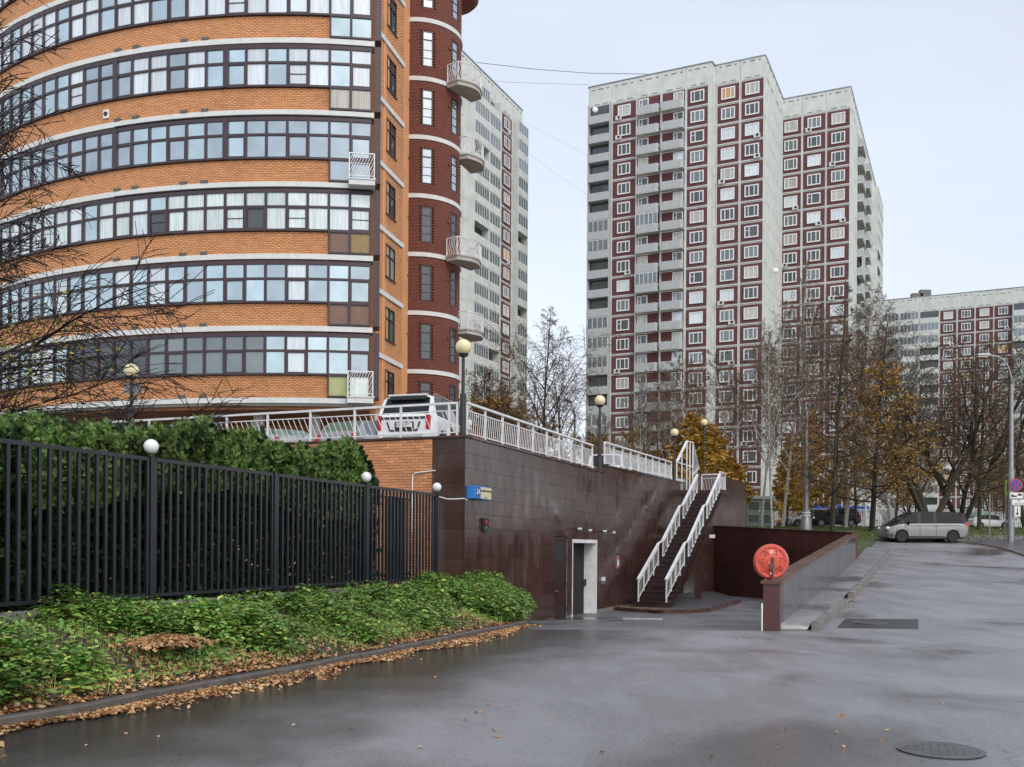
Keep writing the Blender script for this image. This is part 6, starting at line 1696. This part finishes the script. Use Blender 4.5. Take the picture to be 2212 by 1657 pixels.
# ================================================================ TREES
def rot_about(v, axis, ang): return Matrix.Rotation(ang, 3, axis) @ v
def gen_tree(sd_, H, kind):
    """returns segments (p0,p1,r0,r1,level) of a bare tree"""
    r_ = random.Random(sd_); segs = []; tips = []
    K = dict(birch=dict(kids=(20, 10, 8), ang=(28, 45), bl=.36, droop=.10, droop3=.75, wob=.06, up=.10, tr=.0085, start=.22),
             larch=dict(kids=(46, 13, 5), ang=(72, 95), bl=.25, droop=.0, droop3=.25, wob=.02, up=.14, tr=.011, start=.14),
             willow=dict(kids=(13, 9, 8), ang=(30, 60), bl=.50, droop=.0, droop3=.05, wob=.14, up=.12, tr=.018, start=.2),
             bush=dict(kids=(14, 8, 7), ang=(25, 55), bl=.45, droop=.0, droop3=.2, wob=.12, up=.12, tr=.009, start=.08),
             maple=dict(kids=(30, 15, 9), ang=(50, 88), bl=.42, droop=.12, droop3=.25, wob=.12, up=.12, tr=.016, start=.16))[kind]
    def grow(p, d, L_, rad, lv, nseg):
        pts_ = [(p.copy(), rad, d.copy())]
        for i in range(nseg):
            w_ = K['wob'] * (1.0 if lv else .5)
            d = (d + Vector((r_.gauss(0, w_), r_.gauss(0, w_), r_.gauss(0, w_ * .6)))).normalized()
            if lv == 1: d = (d + Vector((0, 0, K['up'] * (1 - i / nseg) - K['droop'] * i / nseg))).normalized()
            if lv == 2: d = (d + Vector((0, 0, .03 - K['droop3'] * .35 * (i / nseg)))).normalized()
            if lv == 3: d = (d + Vector((0, 0, -K['droop3'] * .5))).normalized()
            q = p + d * (L_ / nseg); r1 = rad * (1 - (i + 1) / nseg * (.86 if lv == 0 else .8)); r0 = rad * (1 - i / nseg * (.86 if lv == 0 else .8))
            segs.append((p.copy(), q.copy(), r0, r1, lv)); p = q; pts_.append((q.copy(), r1, d.copy()))
        tips.append((p, lv)); return pts_
    def at(pts_, f):
        x = f * (len(pts_) - 1); i = min(int(x), len(pts_) - 2); t_ = x - i
        return pts_[i][0].lerp(pts_[i + 1][0], t_), pts_[i][1] * (1 - t_) + pts_[i + 1][1] * t_, pts_[i + 1][2]
    def side(d, ang, az):
        a = d.cross(Vector((.3, .2, .9))); a = a.normalized() if a.length > .05 else Vector((1, 0, 0))
        a = rot_about(a, d, az); return rot_about(d, a, ang).normalized()
    trunks = [(Vector((0, 0, 0)), Vector((r_.gauss(0, .03), r_.gauss(0, .03), 1)).normalized(), H)]
    if kind == 'willow': trunks = [(Vector((0, 0, 0)), Vector((dx, dy, 1)).normalized(), H * s__) for dx, dy, s__ in ((-.42, .1, .95), (.28, -.1, 1.0), (.05, .3, .8))]
    if kind == 'bush': trunks = [(Vector((r_.gauss(0, .3), r_.gauss(0, .3), 0)), Vector((r_.gauss(0, .22), r_.gauss(0, .22), 1)).normalized(), H * r_.uniform(.7, 1)) for _ in range(4)]
    for (p, d, h) in trunks:
        tp = grow(p, d, h, H * K['tr'] * (.75 if len(trunks) > 1 else 1), 0, 12)
        n1 = K['kids'][0]; az = r_.random() * 6
        for i in range(n1):
            f = K['start'] + (1 - K['start']) * (i + r_.random() * .6) / n1 * .97
            q, rr, dd = at(tp, f); az += 2.4 + r_.uniform(-.4, .4)
            L1 = H * K['bl'] * ((1 - f) ** .75 * 1.15 + .10) * r_.uniform(.75, 1.2)
            if kind == 'larch': L1 = H * K['bl'] * ((1 - f) * 1.15 + .06) * r_.uniform(.8, 1.15)
            if kind == 'birch': L1 *= (.55 + .8 * math.sin(PI * min(1, f * 1.05)))
            d1 = side(dd, math.radians(r_.uniform(*K['ang'])), az)
            b1 = grow(q, d1, L1, min(rr * .6, (.0065 * L1 + .008) if kind == 'maple' else (.012 * L1 + .012)), 1, 7)
            n2 = max(2, int(K['kids'][1] * (.4 + L1 / (H * K['bl']))))
            for j in range(n2):
                f2 = .15 + .83 * (j + r_.random()) / n2; q2, rr2, dd2 = at(b1, f2)
                L2 = L1 * .42 * (1 - f2 * .6) * r_.uniform(.6, 1.3)
                b2 = grow(q2, side(dd2, math.radians(r_.uniform(25, 55)), r_.random() * 6.28), L2, max(.007, min(rr2 * .6, .02)), 2, 4)
                n3 = K['kids'][2]
                for k in range(n3):
                    f3 = .15 + .85 * (k + r_.random()) / n3; q3, rr3, dd3 = at(b2, f3)
                    grow(q3, side(dd3, math.radians(r_.uniform(20, 60)), r_.random() * 6.28), max(.22, L2 * r_.uniform(.25, .6)), .0055, 3, 2)
    return segs, tips
def tubes_np(segs, k, minr=0):
    A = np.array([s[0][:] for s in segs]); B = np.array([s[1][:] for s in segs]); R0 = np.maximum(np.array([s[2] for s in segs]), minr); R1 = np.maximum(np.array([s[3] for s in segs]), minr * .8)
    D = B - A; D /= np.maximum(np.linalg.norm(D, axis=1, keepdims=True), 1e-6)
    ref = np.where(np.abs(D[:, 2:3]) > .9, np.array([[1., 0, 0]]), np.array([[0, 0, 1.]])); X = np.cross(D, ref); X /= np.linalg.norm(X, axis=1, keepdims=True); Y_ = np.cross(D, X)
    th = np.arange(k) * 2 * PI / k; c_, s_ = np.cos(th), np.sin(th)
    ring0 = A[:, None] + (X[:, None] * c_[None, :, None] + Y_[:, None] * s_[None, :, None]) * R0[:, None, None]
    ring1 = B[:, None] + (X[:, None] * c_[None, :, None] + Y_[:, None] * s_[None, :, None]) * R1[:, None, None]
    q = np.stack([ring0, np.roll(ring0, -1, 1), np.roll(ring1, -1, 1), ring1], 2)   # n,k,4,3
    return q.reshape(-1, 3)
def leaf_quads(P_, size, rs_, flat=.5, aspect=.6):
    n = len(P_); v = rs_.normal(size=(n, 3)); v[:, 2] *= flat; v /= np.linalg.norm(v, axis=1, keepdims=True)
    u_ = rs_.normal(size=(n, 3)); u_ -= (u_ * v).sum(1, keepdims=True) * v; u_ /= np.linalg.norm(u_, axis=1, keepdims=True)
    s_ = size * rs_.uniform(.6, 1.35, (n, 1)); a = v * s_; b_ = u_ * s_ * aspect
    bend = np.cross(v, u_) * s_ * .18
    return np.stack([P_ - a, P_ - b_ + bend, P_ + a, P_ + b_ + bend], 1).reshape(-1, 3)
TREE = {}
def tree_proto(key, kind, sd_, H, trunk_m, twig_m, leaf_m=None, nleaf=0, lsize=.05, leafz=(0, 1), minr=.006):
    segs, tips = gen_tree(sd_, H, kind)
    big = [s for s in segs if s[4] == 0 or (s[4] == 1 and s[2] > .03)]; small = [s for s in segs if not (s[4] == 0 or (s[4] == 1 and s[2] > .03))]
    mt = np_mesh('trunk', tubes_np(big, 7), 4, M[trunk_m], False); mt.polygons.foreach_set('use_smooth', [True] * len(mt.polygons))
    mw = np_mesh('branches', tubes_np(small, 3, minr), 4, M[twig_m]); ml = None
    if leaf_m:
        rs_ = np.random.default_rng(sd_); tw = [s for s in segs if s[4] >= 2 and leafz[0] * H <= s[1].z <= leafz[1] * H]
        A = np.array([s[0][:] for s in tw]); B = np.array([s[1][:] for s in tw]); ix = rs_.integers(0, len(tw), nleaf); f = rs_.random((nleaf, 1))
        ml = np_mesh('leaves', leaf_quads(A[ix] * (1 - f) + B[ix] * f + rs_.normal(size=(nleaf, 3)) * .05, lsize, rs_), 4, M[leaf_m])
    TREE[key] = (mt, mw, ml)
def tree(key, px, s_, topy, lab, group, H0, baseg=True, rot=None, z0=None, lean=0, name='tree', wide=1.0):
    mt, mw, ml = TREE[key]; p = PS(px, 1150, s_); zb = g(p.y) if z0 is None else z0; zt_ = PY(px, topy, p.y).z
    sc = (zt_ - zb) / H0
    t_ = thing(name, lab, 'tree', (p.x, p.y, zb - .05), rot if rot is not None else rnd.random() * 6.28, group); t_.scale = (sc * wide, sc * wide, sc); t_.rotation_euler.y = lean
    o = inst(mt, 'trunk', t_, (0, 0, 0), 0, world=False); 
    b_ = inst(mw, 'branches', t_, (0, 0, 0), 0, world=False); b_['kind'] = 'stuff'
    if ml: l_ = inst(ml, 'leaves', t_, (0, 0, 0), 0, world=False); l_['kind'] = 'stuff'
    return t_
tree_proto('birch1', 'birch', 3, 16, 'bark_birch', 'twig_pale', minr=.011)
tree_proto('birch2', 'birch', 8, 16, 'bark_birch', 'twig_brown', 'leaf_olive', 1500, .06, minr=.011)
tree_proto('birch_dark', 'birch', 21, 16, 'bark_dark', 'twig_brown', 'larch_rust', 700, .06, (0, .4), minr=.013)
tree_proto('larch_dark', 'larch', 5, 16, 'bark_mossy', 'twig_brown', 'larch_rust', 1600, .05, (.1, .7), minr=.012)
tree_proto('larch_rusty', 'larch', 6, 14, 'bark_dark', 'twig_brown', 'larch_rust', 8000, .07, (0, .8), minr=.012)
tree_proto('larch_gold', 'larch', 9, 12, 'bark_dark', 'twig_brown', 'larch_gold', 34000, .10, (0, 1), minr=.01)
tree_proto('willow', 'willow', 12, 14, 'bark_mossy', 'twig_brown', 'leaf_olive', 2500, .07, minr=.012)
tree_proto('bush', 'bush', 15, 9, 'bark_dark', 'twig_brown', 'larch_rust', 5000, .07, (0, .8), minr=.012)
tree_proto('maple', 'maple', 17, 12, 'bark_dark', 'twig_wet', minr=.0085)
GB = 'bare birches in front of the towers'
GL = 'golden larches below the middle tower'
# right side, in front of the middle tower
tree('birch1', 1645, 27, 640, 'bare white birch rising beside the transformer booth', GB, 16, wide=.75)
tree('birch2', 1690, 26, 640, 'slender bare birch between the booth and the white fence', GB, 16)
tree('birch1', 1742, 25, 560, 'tallest bare birch, its top reaching high before the tower corner', GB, 16, rot=2, wide=.55)
tree('larch_dark', 1797, 30, 610, 'dark straight larch with level bare branches beside the parapet corner', 'dark trees on the lawn', 16, rot=1)
tree('birch1', 1826, 27, 600, 'leaning white birch close right of the dark larch', GB, 16, rot=4.4, lean=.04)
tree('birch2', 1668, 29, 690, 'thin dark birch just right of the transformer booth', GB, 16, rot=.6, wide=.7)
tree('larch_rusty', 1883, 29, 700, 'stout rusty larch with a thick trunk left of the minivan', 'dark trees on the lawn', 14, rot=.3, wide=1.3)
tree('larch_gold', 1745, 20.5, 880, 'golden larch behind the white fence', GL, 12)
tree('larch_gold', 1700, 21.5, 930, 'golden larch behind the transformer booth', GL, 12, rot=3)
tree('larch_rusty', 1850, 21, 850, 'rusty larch behind the black SUV', GL, 14)
tree('larch_rusty', 1935, 23, 880, 'rusty larch behind the nose of the minivan', GL, 14, rot=2)
tree('willow', 2010, 28, 650, 'dark forked tree with spreading limbs behind the minivan', 'dark trees on the lawn', 14, rot=.15, wide=1.15)
tree('willow', 2075, 27, 690, 'dark forked tree above the rear of the minivan', 'dark trees on the lawn', 14, rot=2.9)
tree('larch_dark', 2115, 28, 720, 'dark trunk standing on the lawn right of the minivan', 'dark trees on the lawn', 16, rot=3)
tree('birch2', 1925, 24, 620, 'pale birch between the two right-hand towers', GB, 16, rot=1.2)
tree('willow', 2215, 22, 740, 'bushy dark tree at the right edge behind the street lamp', 'dark trees on the lawn', 14, rot=4)
tree('bush', 2180, 20, 1010, 'low bare bush behind the white cars at the right edge', 'bare bushes', 9)
tree('bush', 2150, 19, 900, 'bare bushy tree before the right-hand block', 'bare bushes', 9, rot=2)
tree('bush', 1960, 20, 860, 'bare bushy tree behind the forked willow', 'bare bushes', 9, rot=1)
# below the middle tower, beyond the deck
tree('birch1', 1392, 27, 800, 'bare birch left of the golden larch, before the grey balconies', GB, 16, rot=2.2, z0=2.3)
tree('birch1', 1430, 26, 790, 'bare birch in line with the cream lamp by the peaked railing', GB, 16, rot=5, z0=2.3)
tree('birch2', 1478, 28, 760, 'bare birch behind the peaked white railing', GB, 16, rot=3.3, z0=2.3)
tree('larch_gold', 1505, 30, 890, 'brightest golden larch above the stair landing', GL, 12, rot=.5, z0=2.3, wide=1.9)
tree('larch_gold', 1455, 25, 900, 'golden larch left of the stair landing, behind the lamp', GL, 12, rot=2.5, z0=2.3, wide=1.7)
tree('larch_gold', 1535, 27, 905, 'golden larch directly behind the right end of the stair landing', GL, 12, rot=5.5, z0=2.3, wide=1.9)
tree('larch_rusty', 1400, 24, 860, 'rusty larch below the grey balconies', GL, 14, rot=4, z0=2.3, wide=1.2)
tree('larch_rusty', 1345, 23, 880, 'rusty larch at the foot of the tower corner', GL, 14, rot=1, z0=2.3, wide=1.1)
tree('birch2', 1590, 24, 740, 'bare birch left of the transformer booth', GB, 16, rot=1.9, z0=2.3)
tree('larch_gold', 1560, 22, 930, 'golden larch right of the stair landing', GL, 12, rot=.9, z0=2.3, wide=1.5)
# gap between the towers
tree('birch_dark', 1172, 27, 650, 'dark bare birch with drooping twigs in the gap between the towers', GB, 16, rot=.8, z0=2.2)
tree('birch_dark', 1215, 24, 770, 'smaller drooping bare birch right of the gap birch', GB, 16, rot=3.1, z0=2.2)
tree('bush', 1085, 24, 790, 'brown bushy tree below the left tower, right of the corner lamp', 'bare bushes', 9, rot=.4, z0=2.2, wide=1.2)
tree('bush', 1030, 23, 800, 'brown bushy tree right behind the corner lamp', 'bare bushes', 9, rot=2.4, z0=2.2, wide=1.2)
tree('bush', 1125, 22, 860, 'low rusty bush at the right foot of the left tower', 'bare bushes', 9, rot=4.4, z0=2.2)
tree('bush', 1270, 22, 890, 'bare bush at the left foot of the middle tower', 'bare bushes', 9, rot=3.4, z0=2.2)
# tree at the left edge, over the hedge
pm_ = PS(-225, 1180, 112)
mt, mw, ml = TREE['maple']
t_ = thing('tree', 'dark wet bare tree reaching in from the left edge above the hedge', 'tree', (pm_.x, pm_.y, -1.1), 1.1); t_.scale = (1.0, 1.0, 1.1)
inst(mt, 'trunk', t_, (0, 0, 0), 0, world=False); o = inst(mw, 'branches', t_, (0, 0, 0), 0, world=False); o['kind'] = 'stuff'
pm2 = PS(-330, 1180, 96)
t2_ = thing('tree', 'second dark bare tree whose lower twigs spread over the hedge from the left edge', 'tree', (pm2.x, pm2.y, -1.1), 3.9); t2_.scale = (1.6, 1.6, .85)
inst(mt, 'trunk', t2_, (0, 0, 0), 0, world=False); o = inst(mw, 'branches', t2_, (0, 0, 0), 0, world=False); o['kind'] = 'stuff'
rs_ = np.random.default_rng(4)
base = np.array([(PS(px, py, 105 + rs_.normal() * 6)) for px, py in zip(rs_.normal(75, 75, 420), rs_.normal(810, 55, 420))]) - np.array([[pm_.x, pm_.y, -1.1]])
ca, sa = math.cos(-1.1), math.sin(-1.1); base = np.stack([base[:, 0] * ca - base[:, 1] * sa, base[:, 0] * sa + base[:, 1] * ca, base[:, 2]], 1)
o = bpy.data.objects.new('leaves', np_mesh('leaves', leaf_quads(base, .045, rs_), 4, M['leaf_yellowgreen'])); link(o, t_); o['kind'] = 'stuff'

# ================================================================ HEDGE
hd = thing('hedge', 'dense dark green thuja hedge growing behind the black fence', 'hedge', FL[0])
rs_ = np.random.default_rng(2)
HT = [(-300, 880), (0, 888), (67, 880), (133, 902), (233, 909), (333, 912), (433, 892), (467, 920), (533, 915), (633, 955), (737, 938), (770, 948), (790, 985), (802, 1040)]
def hedge_pts(n, x0=-260, x1=800):
    px = rs_.uniform(x0, x1, n); s_ = 163 - .0857 * px; Yf = F / s_
    back_ = rs_.uniform(0, 1, n) ** .6; side_ = rs_.random(n) < .62
    top = np.array([-(np.interp(p, [a for a, b_ in HT], [b_ for a, b_ in HT]) - 1183) for p in px])
    dep = .55 + .7 * np.abs(np.sin(px * .035 + 1)) * 0 + .5 * rs_.random(n)
    dep = np.where(side_, .45 + .28 * rs_.random(n) + .18 * np.sin(px * .045), .6 + 1.7 * rs_.random(n))
    Yp = Yf + dep
    zt_ = top / F * Yp - .31
    zz = np.where(side_, -.95 + (zt_ + .95) * rs_.random(n) ** .85, zt_ - .3 * rs_.random(n) ** 2 + .07 * rs_.normal(size=n) + .10 * np.sin(px * .09) * np.sin(px * .031) - .12 * ((dep - 1.2) / 1.2) ** 2)
    # taper towards the top at the front
    Yp = Yp + np.where(side_, .35 * np.clip((zz - 1.0) / 1.5, 0, 1), 0)
    lump = .16 * np.sin(px * .083 + zz * 3.1) * np.sin(zz * 4.3 + px * .02) + .10 * np.sin(px * .19 - zz * 5)
    Yp = Yp + lump
    X = (px - 1106) / F * Yp
    return np.stack([X, Yp, zz], 1)
def spray(P_, ln, wd, rs_, out=(-.0, -1, .6)):
    """flat pointed thuja sprays, made of 3 little quads each"""
    n = len(P_); d = rs_.normal(size=(n, 3)) * .55 + np.array([[.1, -.6, .55]]); d /= np.linalg.norm(d, axis=1, keepdims=True)
    r_ = rs_.normal(size=(n, 3)); r_ -= (r_ * d).sum(1, keepdims=True) * d; r_ /= np.linalg.norm(r_, axis=1, keepdims=True)
    L_ = ln * rs_.uniform(.6, 1.4, (n, 1)); out_ = []
    for k, (f0, f1, sp_) in enumerate(((0, 1, 0), (.15, .75, .55), (.15, .75, -.55), (.4, .9, .4), (.4, .9, -.4))):
        dd = d + r_ * sp_; dd /= np.linalg.norm(dd, axis=1, keepdims=True); a = P_ + d * L_ * f0; b_ = a + dd * L_ * (f1 - f0)
        w_ = np.cross(dd, np.cross(d, r_)); w_ /= np.maximum(np.linalg.norm(w_, axis=1, keepdims=True), 1e-6); m_ = (a + b_) / 2
        out_.append(np.stack([a, m_ + w_ * wd, b_, m_ - w_ * wd], 1))
    return np.concatenate(out_, 0).reshape(-1, 3)
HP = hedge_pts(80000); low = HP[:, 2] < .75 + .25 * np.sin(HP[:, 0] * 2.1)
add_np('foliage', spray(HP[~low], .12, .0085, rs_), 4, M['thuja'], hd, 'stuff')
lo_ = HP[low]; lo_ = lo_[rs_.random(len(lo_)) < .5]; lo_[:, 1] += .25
add_np('shaded_foliage', spray(lo_, .13, .01, rs_), 4, M['thuja_shaded'], hd, 'stuff')  # lower front sprays: shade behind the bars put into a darker leaf colour
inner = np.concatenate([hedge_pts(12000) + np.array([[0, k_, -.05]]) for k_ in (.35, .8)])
add_np('inner_foliage', spray(inner, .2, .028, rs_), 4, M['thuja_shaded'], hd, 'stuff')
for k in range(30):
    px = -230 + k * 34 + rnd.uniform(-8, 8); p = fpt(px); Yb_ = p.y + .9; X_ = ray(px, 1183)[0] * Yb_
    q = Vector((X_, Yb_, -1.1)); wobj(MB().tube([q, q + Vector((rnd.uniform(-.1, .1), .1, 1.1)), q + Vector((rnd.uniform(-.2, .2), .15, 2.3))], [.05, .035, .012], 6), 'stem', M['bark_dark'], hd)

# ================================================================ PLANTS ON THE BED
def bed_at(u_, f):
    """u_ along (0..1), f across (0 kerb .. 1 fence)"""
    i = u_ * (NR - 1); k = f * 16; i0, k0 = np.clip(i.astype(int), 0, NR - 2), np.clip(k.astype(int), 0, 15); ti, tk = (i - i0)[:, None], (k - k0)[:, None]
    A = BEDN[k0, i0] * (1 - ti) + BEDN[k0, i0 + 1] * ti; B = BEDN[k0 + 1, i0] * (1 - ti) + BEDN[k0 + 1, i0 + 1] * ti
    return A * (1 - tk) + B * tk
BEDN = np.array(BED)
def blotch(P_, sc, seed=0):
    return np.array([mno.noise(Vector((p[0] * sc + seed, p[1] * sc, 0))) for p in P_])
rs_ = np.random.default_rng(9)
# green weeds: plants with whorls of leaves
n = 5200; u_ = rs_.uniform(.03, 1, n); f = rs_.uniform(.03, 1.0, n); P_ = bed_at(u_, f); bl_ = blotch(P_, .55, 3.1)
dens = .55 + bl_ * 1.3 + np.clip((u_ - .55) * 1.2, 0, .6) - np.clip(.34 - f, 0, .34) * 2.6 - np.where((f > .86) & (u_ < .62), .6, 0)
keep = rs_.random(n) < np.clip(dens - .12 - .5 * (blotch(P_, 1.9, 33) < -.22), 0, 1); P_ = P_[keep]; u2 = u_[keep]; f2 = f[keep]; b2 = bl_[keep]
hgt = (.14 + .26 * np.clip(b2 + .45, 0, 1) + .32 * np.clip(u2 - .62, 0, .3) / .3 * np.clip((1.0 - u2) / .1, .15, 1) * np.clip(1 - abs(f2 - .5), .3, 1)) * rs_.uniform(.6, 1.25, len(P_))
Lv = []; psz = np.where(rs_.random(len(P_)) < .35, rs_.uniform(1.2, 1.9, len(P_)), rs_.uniform(.6, 1.1, len(P_)))
for lvl in range(7):
    m_ = 5
    for k in range(m_):
        a = rs_.uniform(0, 6.28, len(P_)); r_ = (.05 + .10 * (1 - lvl / 8)) * rs_.uniform(.5, 1.4, len(P_)); zz = hgt * (.12 + .88 * (lvl + rs_.random(len(P_)) * .8) / 7.0)
        c_ = P_ + np.stack([np.cos(a) * r_, np.sin(a) * r_, zz], 1)
        s__ = (.056 - .003 * lvl) * psz * rs_.uniform(.55, 1.3, len(P_))
        d = np.stack([np.cos(a), np.sin(a), rs_.uniform(-.45, .25, len(P_))], 1); d /= np.linalg.norm(d, axis=1, keepdims=True)
        w_ = np.stack([-np.sin(a), np.cos(a), rs_.uniform(-.3, .3, len(P_))], 1); s3 = s__[:, None]
        Lv.append(np.stack([c_ - d * s3, c_ - w_ * s3 * .55 + np.array([0, 0, .008]), c_ + d * s3, c_ + w_ * s3 * .55 + np.array([0, 0, .008])], 1))
wd_ = bpy.data.objects.new('weeds', np_mesh('weeds', np.concatenate(Lv).reshape(-1, 3), 4, M['weeds'])); link(wd_); tag(wd_, 'lush green weeds covering the planting bed below the fence', 'weeds', kind='stuff')
# low ground cover
n = 26000; u_ = rs_.uniform(.02, 1, n); f = rs_.uniform(.05, 1, n); P_ = bed_at(u_, f); bl_ = blotch(P_, 1.1, 8.0)
P_ = P_[rs_.random(n) < np.clip(.62 + bl_ * 1.3 - np.clip(.35 - f, 0, .35) * 1.9, 0.02, 1)]; P_[:, 2] += rs_.uniform(.015, .09, len(P_))
gc_ = bpy.data.objects.new('ground_cover', np_mesh('ground_cover', leaf_quads(P_, .032, rs_, .35, .7), 4, M['weeds'])); link(gc_); tag(gc_, kind='stuff')
# grass blades
n = 9000; u_ = rs_.uniform(.1, 1, n); f = rs_.uniform(.02, .9, n); P_ = bed_at(u_, f); a = rs_.uniform(0, 6.28, n); h_ = rs_.uniform(.06, .2, n)
sd3 = np.stack([np.cos(a), np.sin(a), 0 * a], 1) * .004; tipv = np.stack([np.cos(a + 1.3) * h_ * .5, np.sin(a + 1.3) * h_ * .5, h_], 1)
gb_ = bpy.data.objects.new('grass_blades', np_mesh('grass_blades', np.stack([P_ - sd3, P_ + sd3, P_ + tipv], 1).reshape(-1, 3), 3, M['weeds'])); link(gb_); tag(gb_, kind='stuff')
# fallen leaves: on the bed edge, in the gutter, in a pile
def flat_leaves(P_, size, name, lift=.012, tilt=.35):
    n = len(P_); nv = rs_.normal(size=(n, 3)) * tilt + np.array([[0, 0, 1.]]); nv /= np.linalg.norm(nv, axis=1, keepdims=True)
    a = rs_.normal(size=(n, 3)); a -= (a * nv).sum(1, keepdims=True) * nv; a /= np.linalg.norm(a, axis=1, keepdims=True); b_ = np.cross(nv, a)
    s_ = size * rs_.uniform(.55, 1.3, (n, 1)); c_ = P_ + np.array([[0, 0, lift]]) + nv * s_ * .1; cu_ = nv * s_ * rs_.uniform(-.1, .45, (n, 1))
    o = bpy.data.objects.new(name, np_mesh(name, np.stack([c_ - a * s_, c_ - b_ * s_ * .7 + cu_, c_ + a * s_, c_ + b_ * s_ * .7 + cu_], 1).reshape(-1, 3), 4, M['fallen'])); link(o); tag(o, kind='stuff'); return o
n = 15000; u_ = rs_.uniform(.05, 1, n); f = rs_.beta(1.0, 3.2, n); P_ = bed_at(u_, np.clip(f, .01, 1)); bl_ = blotch(P_, 1.3, 20)
P_ = P_[rs_.random(n) < np.clip(.75 + bl_ * 1.4, .05, 1)]
flat_leaves(P_, .034, 'fallen_leaves_on_bed')
cn = np.array([c[:] for c in CURB]); cum = np.concatenate([[0], np.cumsum(np.linalg.norm(np.diff(cn, axis=0), axis=1))])
def along_curb(n, spread):
    s__ = rs_.uniform(0, cum[-1], n); P_ = np.stack([np.interp(s__, cum, cn[:, i]) for i in range(3)], 1); t_ = np.stack([np.interp(s__ + .05, cum, cn[:, i]) - np.interp(s__ - .05, cum, cn[:, i]) for i in range(3)], 1)
    nr = np.stack([t_[:, 1], -t_[:, 0], 0 * s__], 1); nr /= np.maximum(np.linalg.norm(nr, axis=1, keepdims=True), 1e-6)
    return P_ + nr * (.02 + np.abs(rs_.normal(size=(n, 1))) * spread * (.35 + 1.5 * (.5 + .5 * np.sin(s__ * 1.9 + np.sin(s__ * .83) * 2)[:, None]))), s__
P_, s__ = along_curb(13000, .13)
w_ = blotch(P_, 1.6, 50); keep = rs_.random(len(P_)) < np.clip(.8 + w_ * 1.2, .12, 1); P_ = P_[keep]; P_[:, 2] = -1.68 + rs_.random(len(P_)) * .02
flat_leaves(P_, .032, 'fallen_leaves_in_gutter')
# pile
c_ = hit_ground(360, 1395, z=-1.25); n = 1500; q = rs_.normal(size=(n, 2)) * np.array([[.20, .26]]); P_ = np.stack([c_.x + q[:, 0], c_.y + q[:, 1], -1.27 + .12 * np.exp(-(q ** 2).sum(1) / .3)], 1)
flat_leaves(P_, .04, 'leaf_pile', tilt=.6)
# scattered leaves on the asphalt and by the kerbs
sc_ = []
for _ in range(60):
    p = hit_ground(rnd.uniform(0, 2212), rnd.uniform(1375, 1650)); sc_.append((p.x, p.y, p.z + .003))
for _ in range(90):
    p = hit_ground(rnd.gauss(1828, 14), rnd.gauss(1299, 7)); sc_.append((p.x, p.y, p.z + .01))
for K_ in (k2,):
    for _ in range(260):
        i = rnd.randrange(len(K_) - 1); p = K_[i].lerp(K_[i + 1], rnd.random() ** 1.6); sc_.append((p.x + abs(rnd.gauss(0, .15)), p.y, g(p.y) + .01))
for _ in range(1600):
    x = rnd.uniform(par_x(62) + .3, 28); sc_.append((x, 61.8 - abs(rnd.gauss(0, .3)), g(61.7) + .01))
for _ in range(500):
    i = rnd.randrange(len(k3) - 1); p = k3[i].lerp(k3[i + 1], rnd.random()); sc_.append((p.x + rnd.gauss(-.2, .12), p.y - .15, g(p.y) + .01))
for _ in range(260):
    i = rnd.randrange(3); p = isl[i].lerp(isl[i + 1], rnd.random()); sc_.append((p.x + rnd.gauss(0, .2), p.y + abs(rnd.gauss(0, .45)), -2.39))
flat_leaves(np.array(sc_), .03, 'scattered_leaves', lift=.006)
n = 6000; P_ = np.stack([rs_.uniform(10, 60, n), rs_.uniform(62.2, 88, n), np.zeros(n)], 1); P_[:, 2] = np.array([g(y) for y in P_[:, 1]]) + .04
flat_leaves(P_, .06, 'fallen_leaves_on_lawn')
n = 30000; P_ = np.stack([rs_.uniform(10, 75, n), rs_.uniform(62.2, 90, n), np.zeros(n)], 1); P_[:, 2] = np.array([g(y) for y in P_[:, 1]]) + .03
a = rs_.uniform(0, 6.28, n); sd3 = np.stack([np.cos(a), np.sin(a), 0 * a], 1) * .03; tipv = np.stack([rs_.normal(size=n) * .04, rs_.normal(size=n) * .04, rs_.uniform(.08, .2, n)], 1)
gb_ = bpy.data.objects.new('lawn_grass', np_mesh('lawn_grass', np.stack([P_ - sd3, P_ + sd3, P_ + tipv], 1).reshape(-1, 3), 3, M['lawn'])); link(gb_); tag(gb_, kind='stuff')
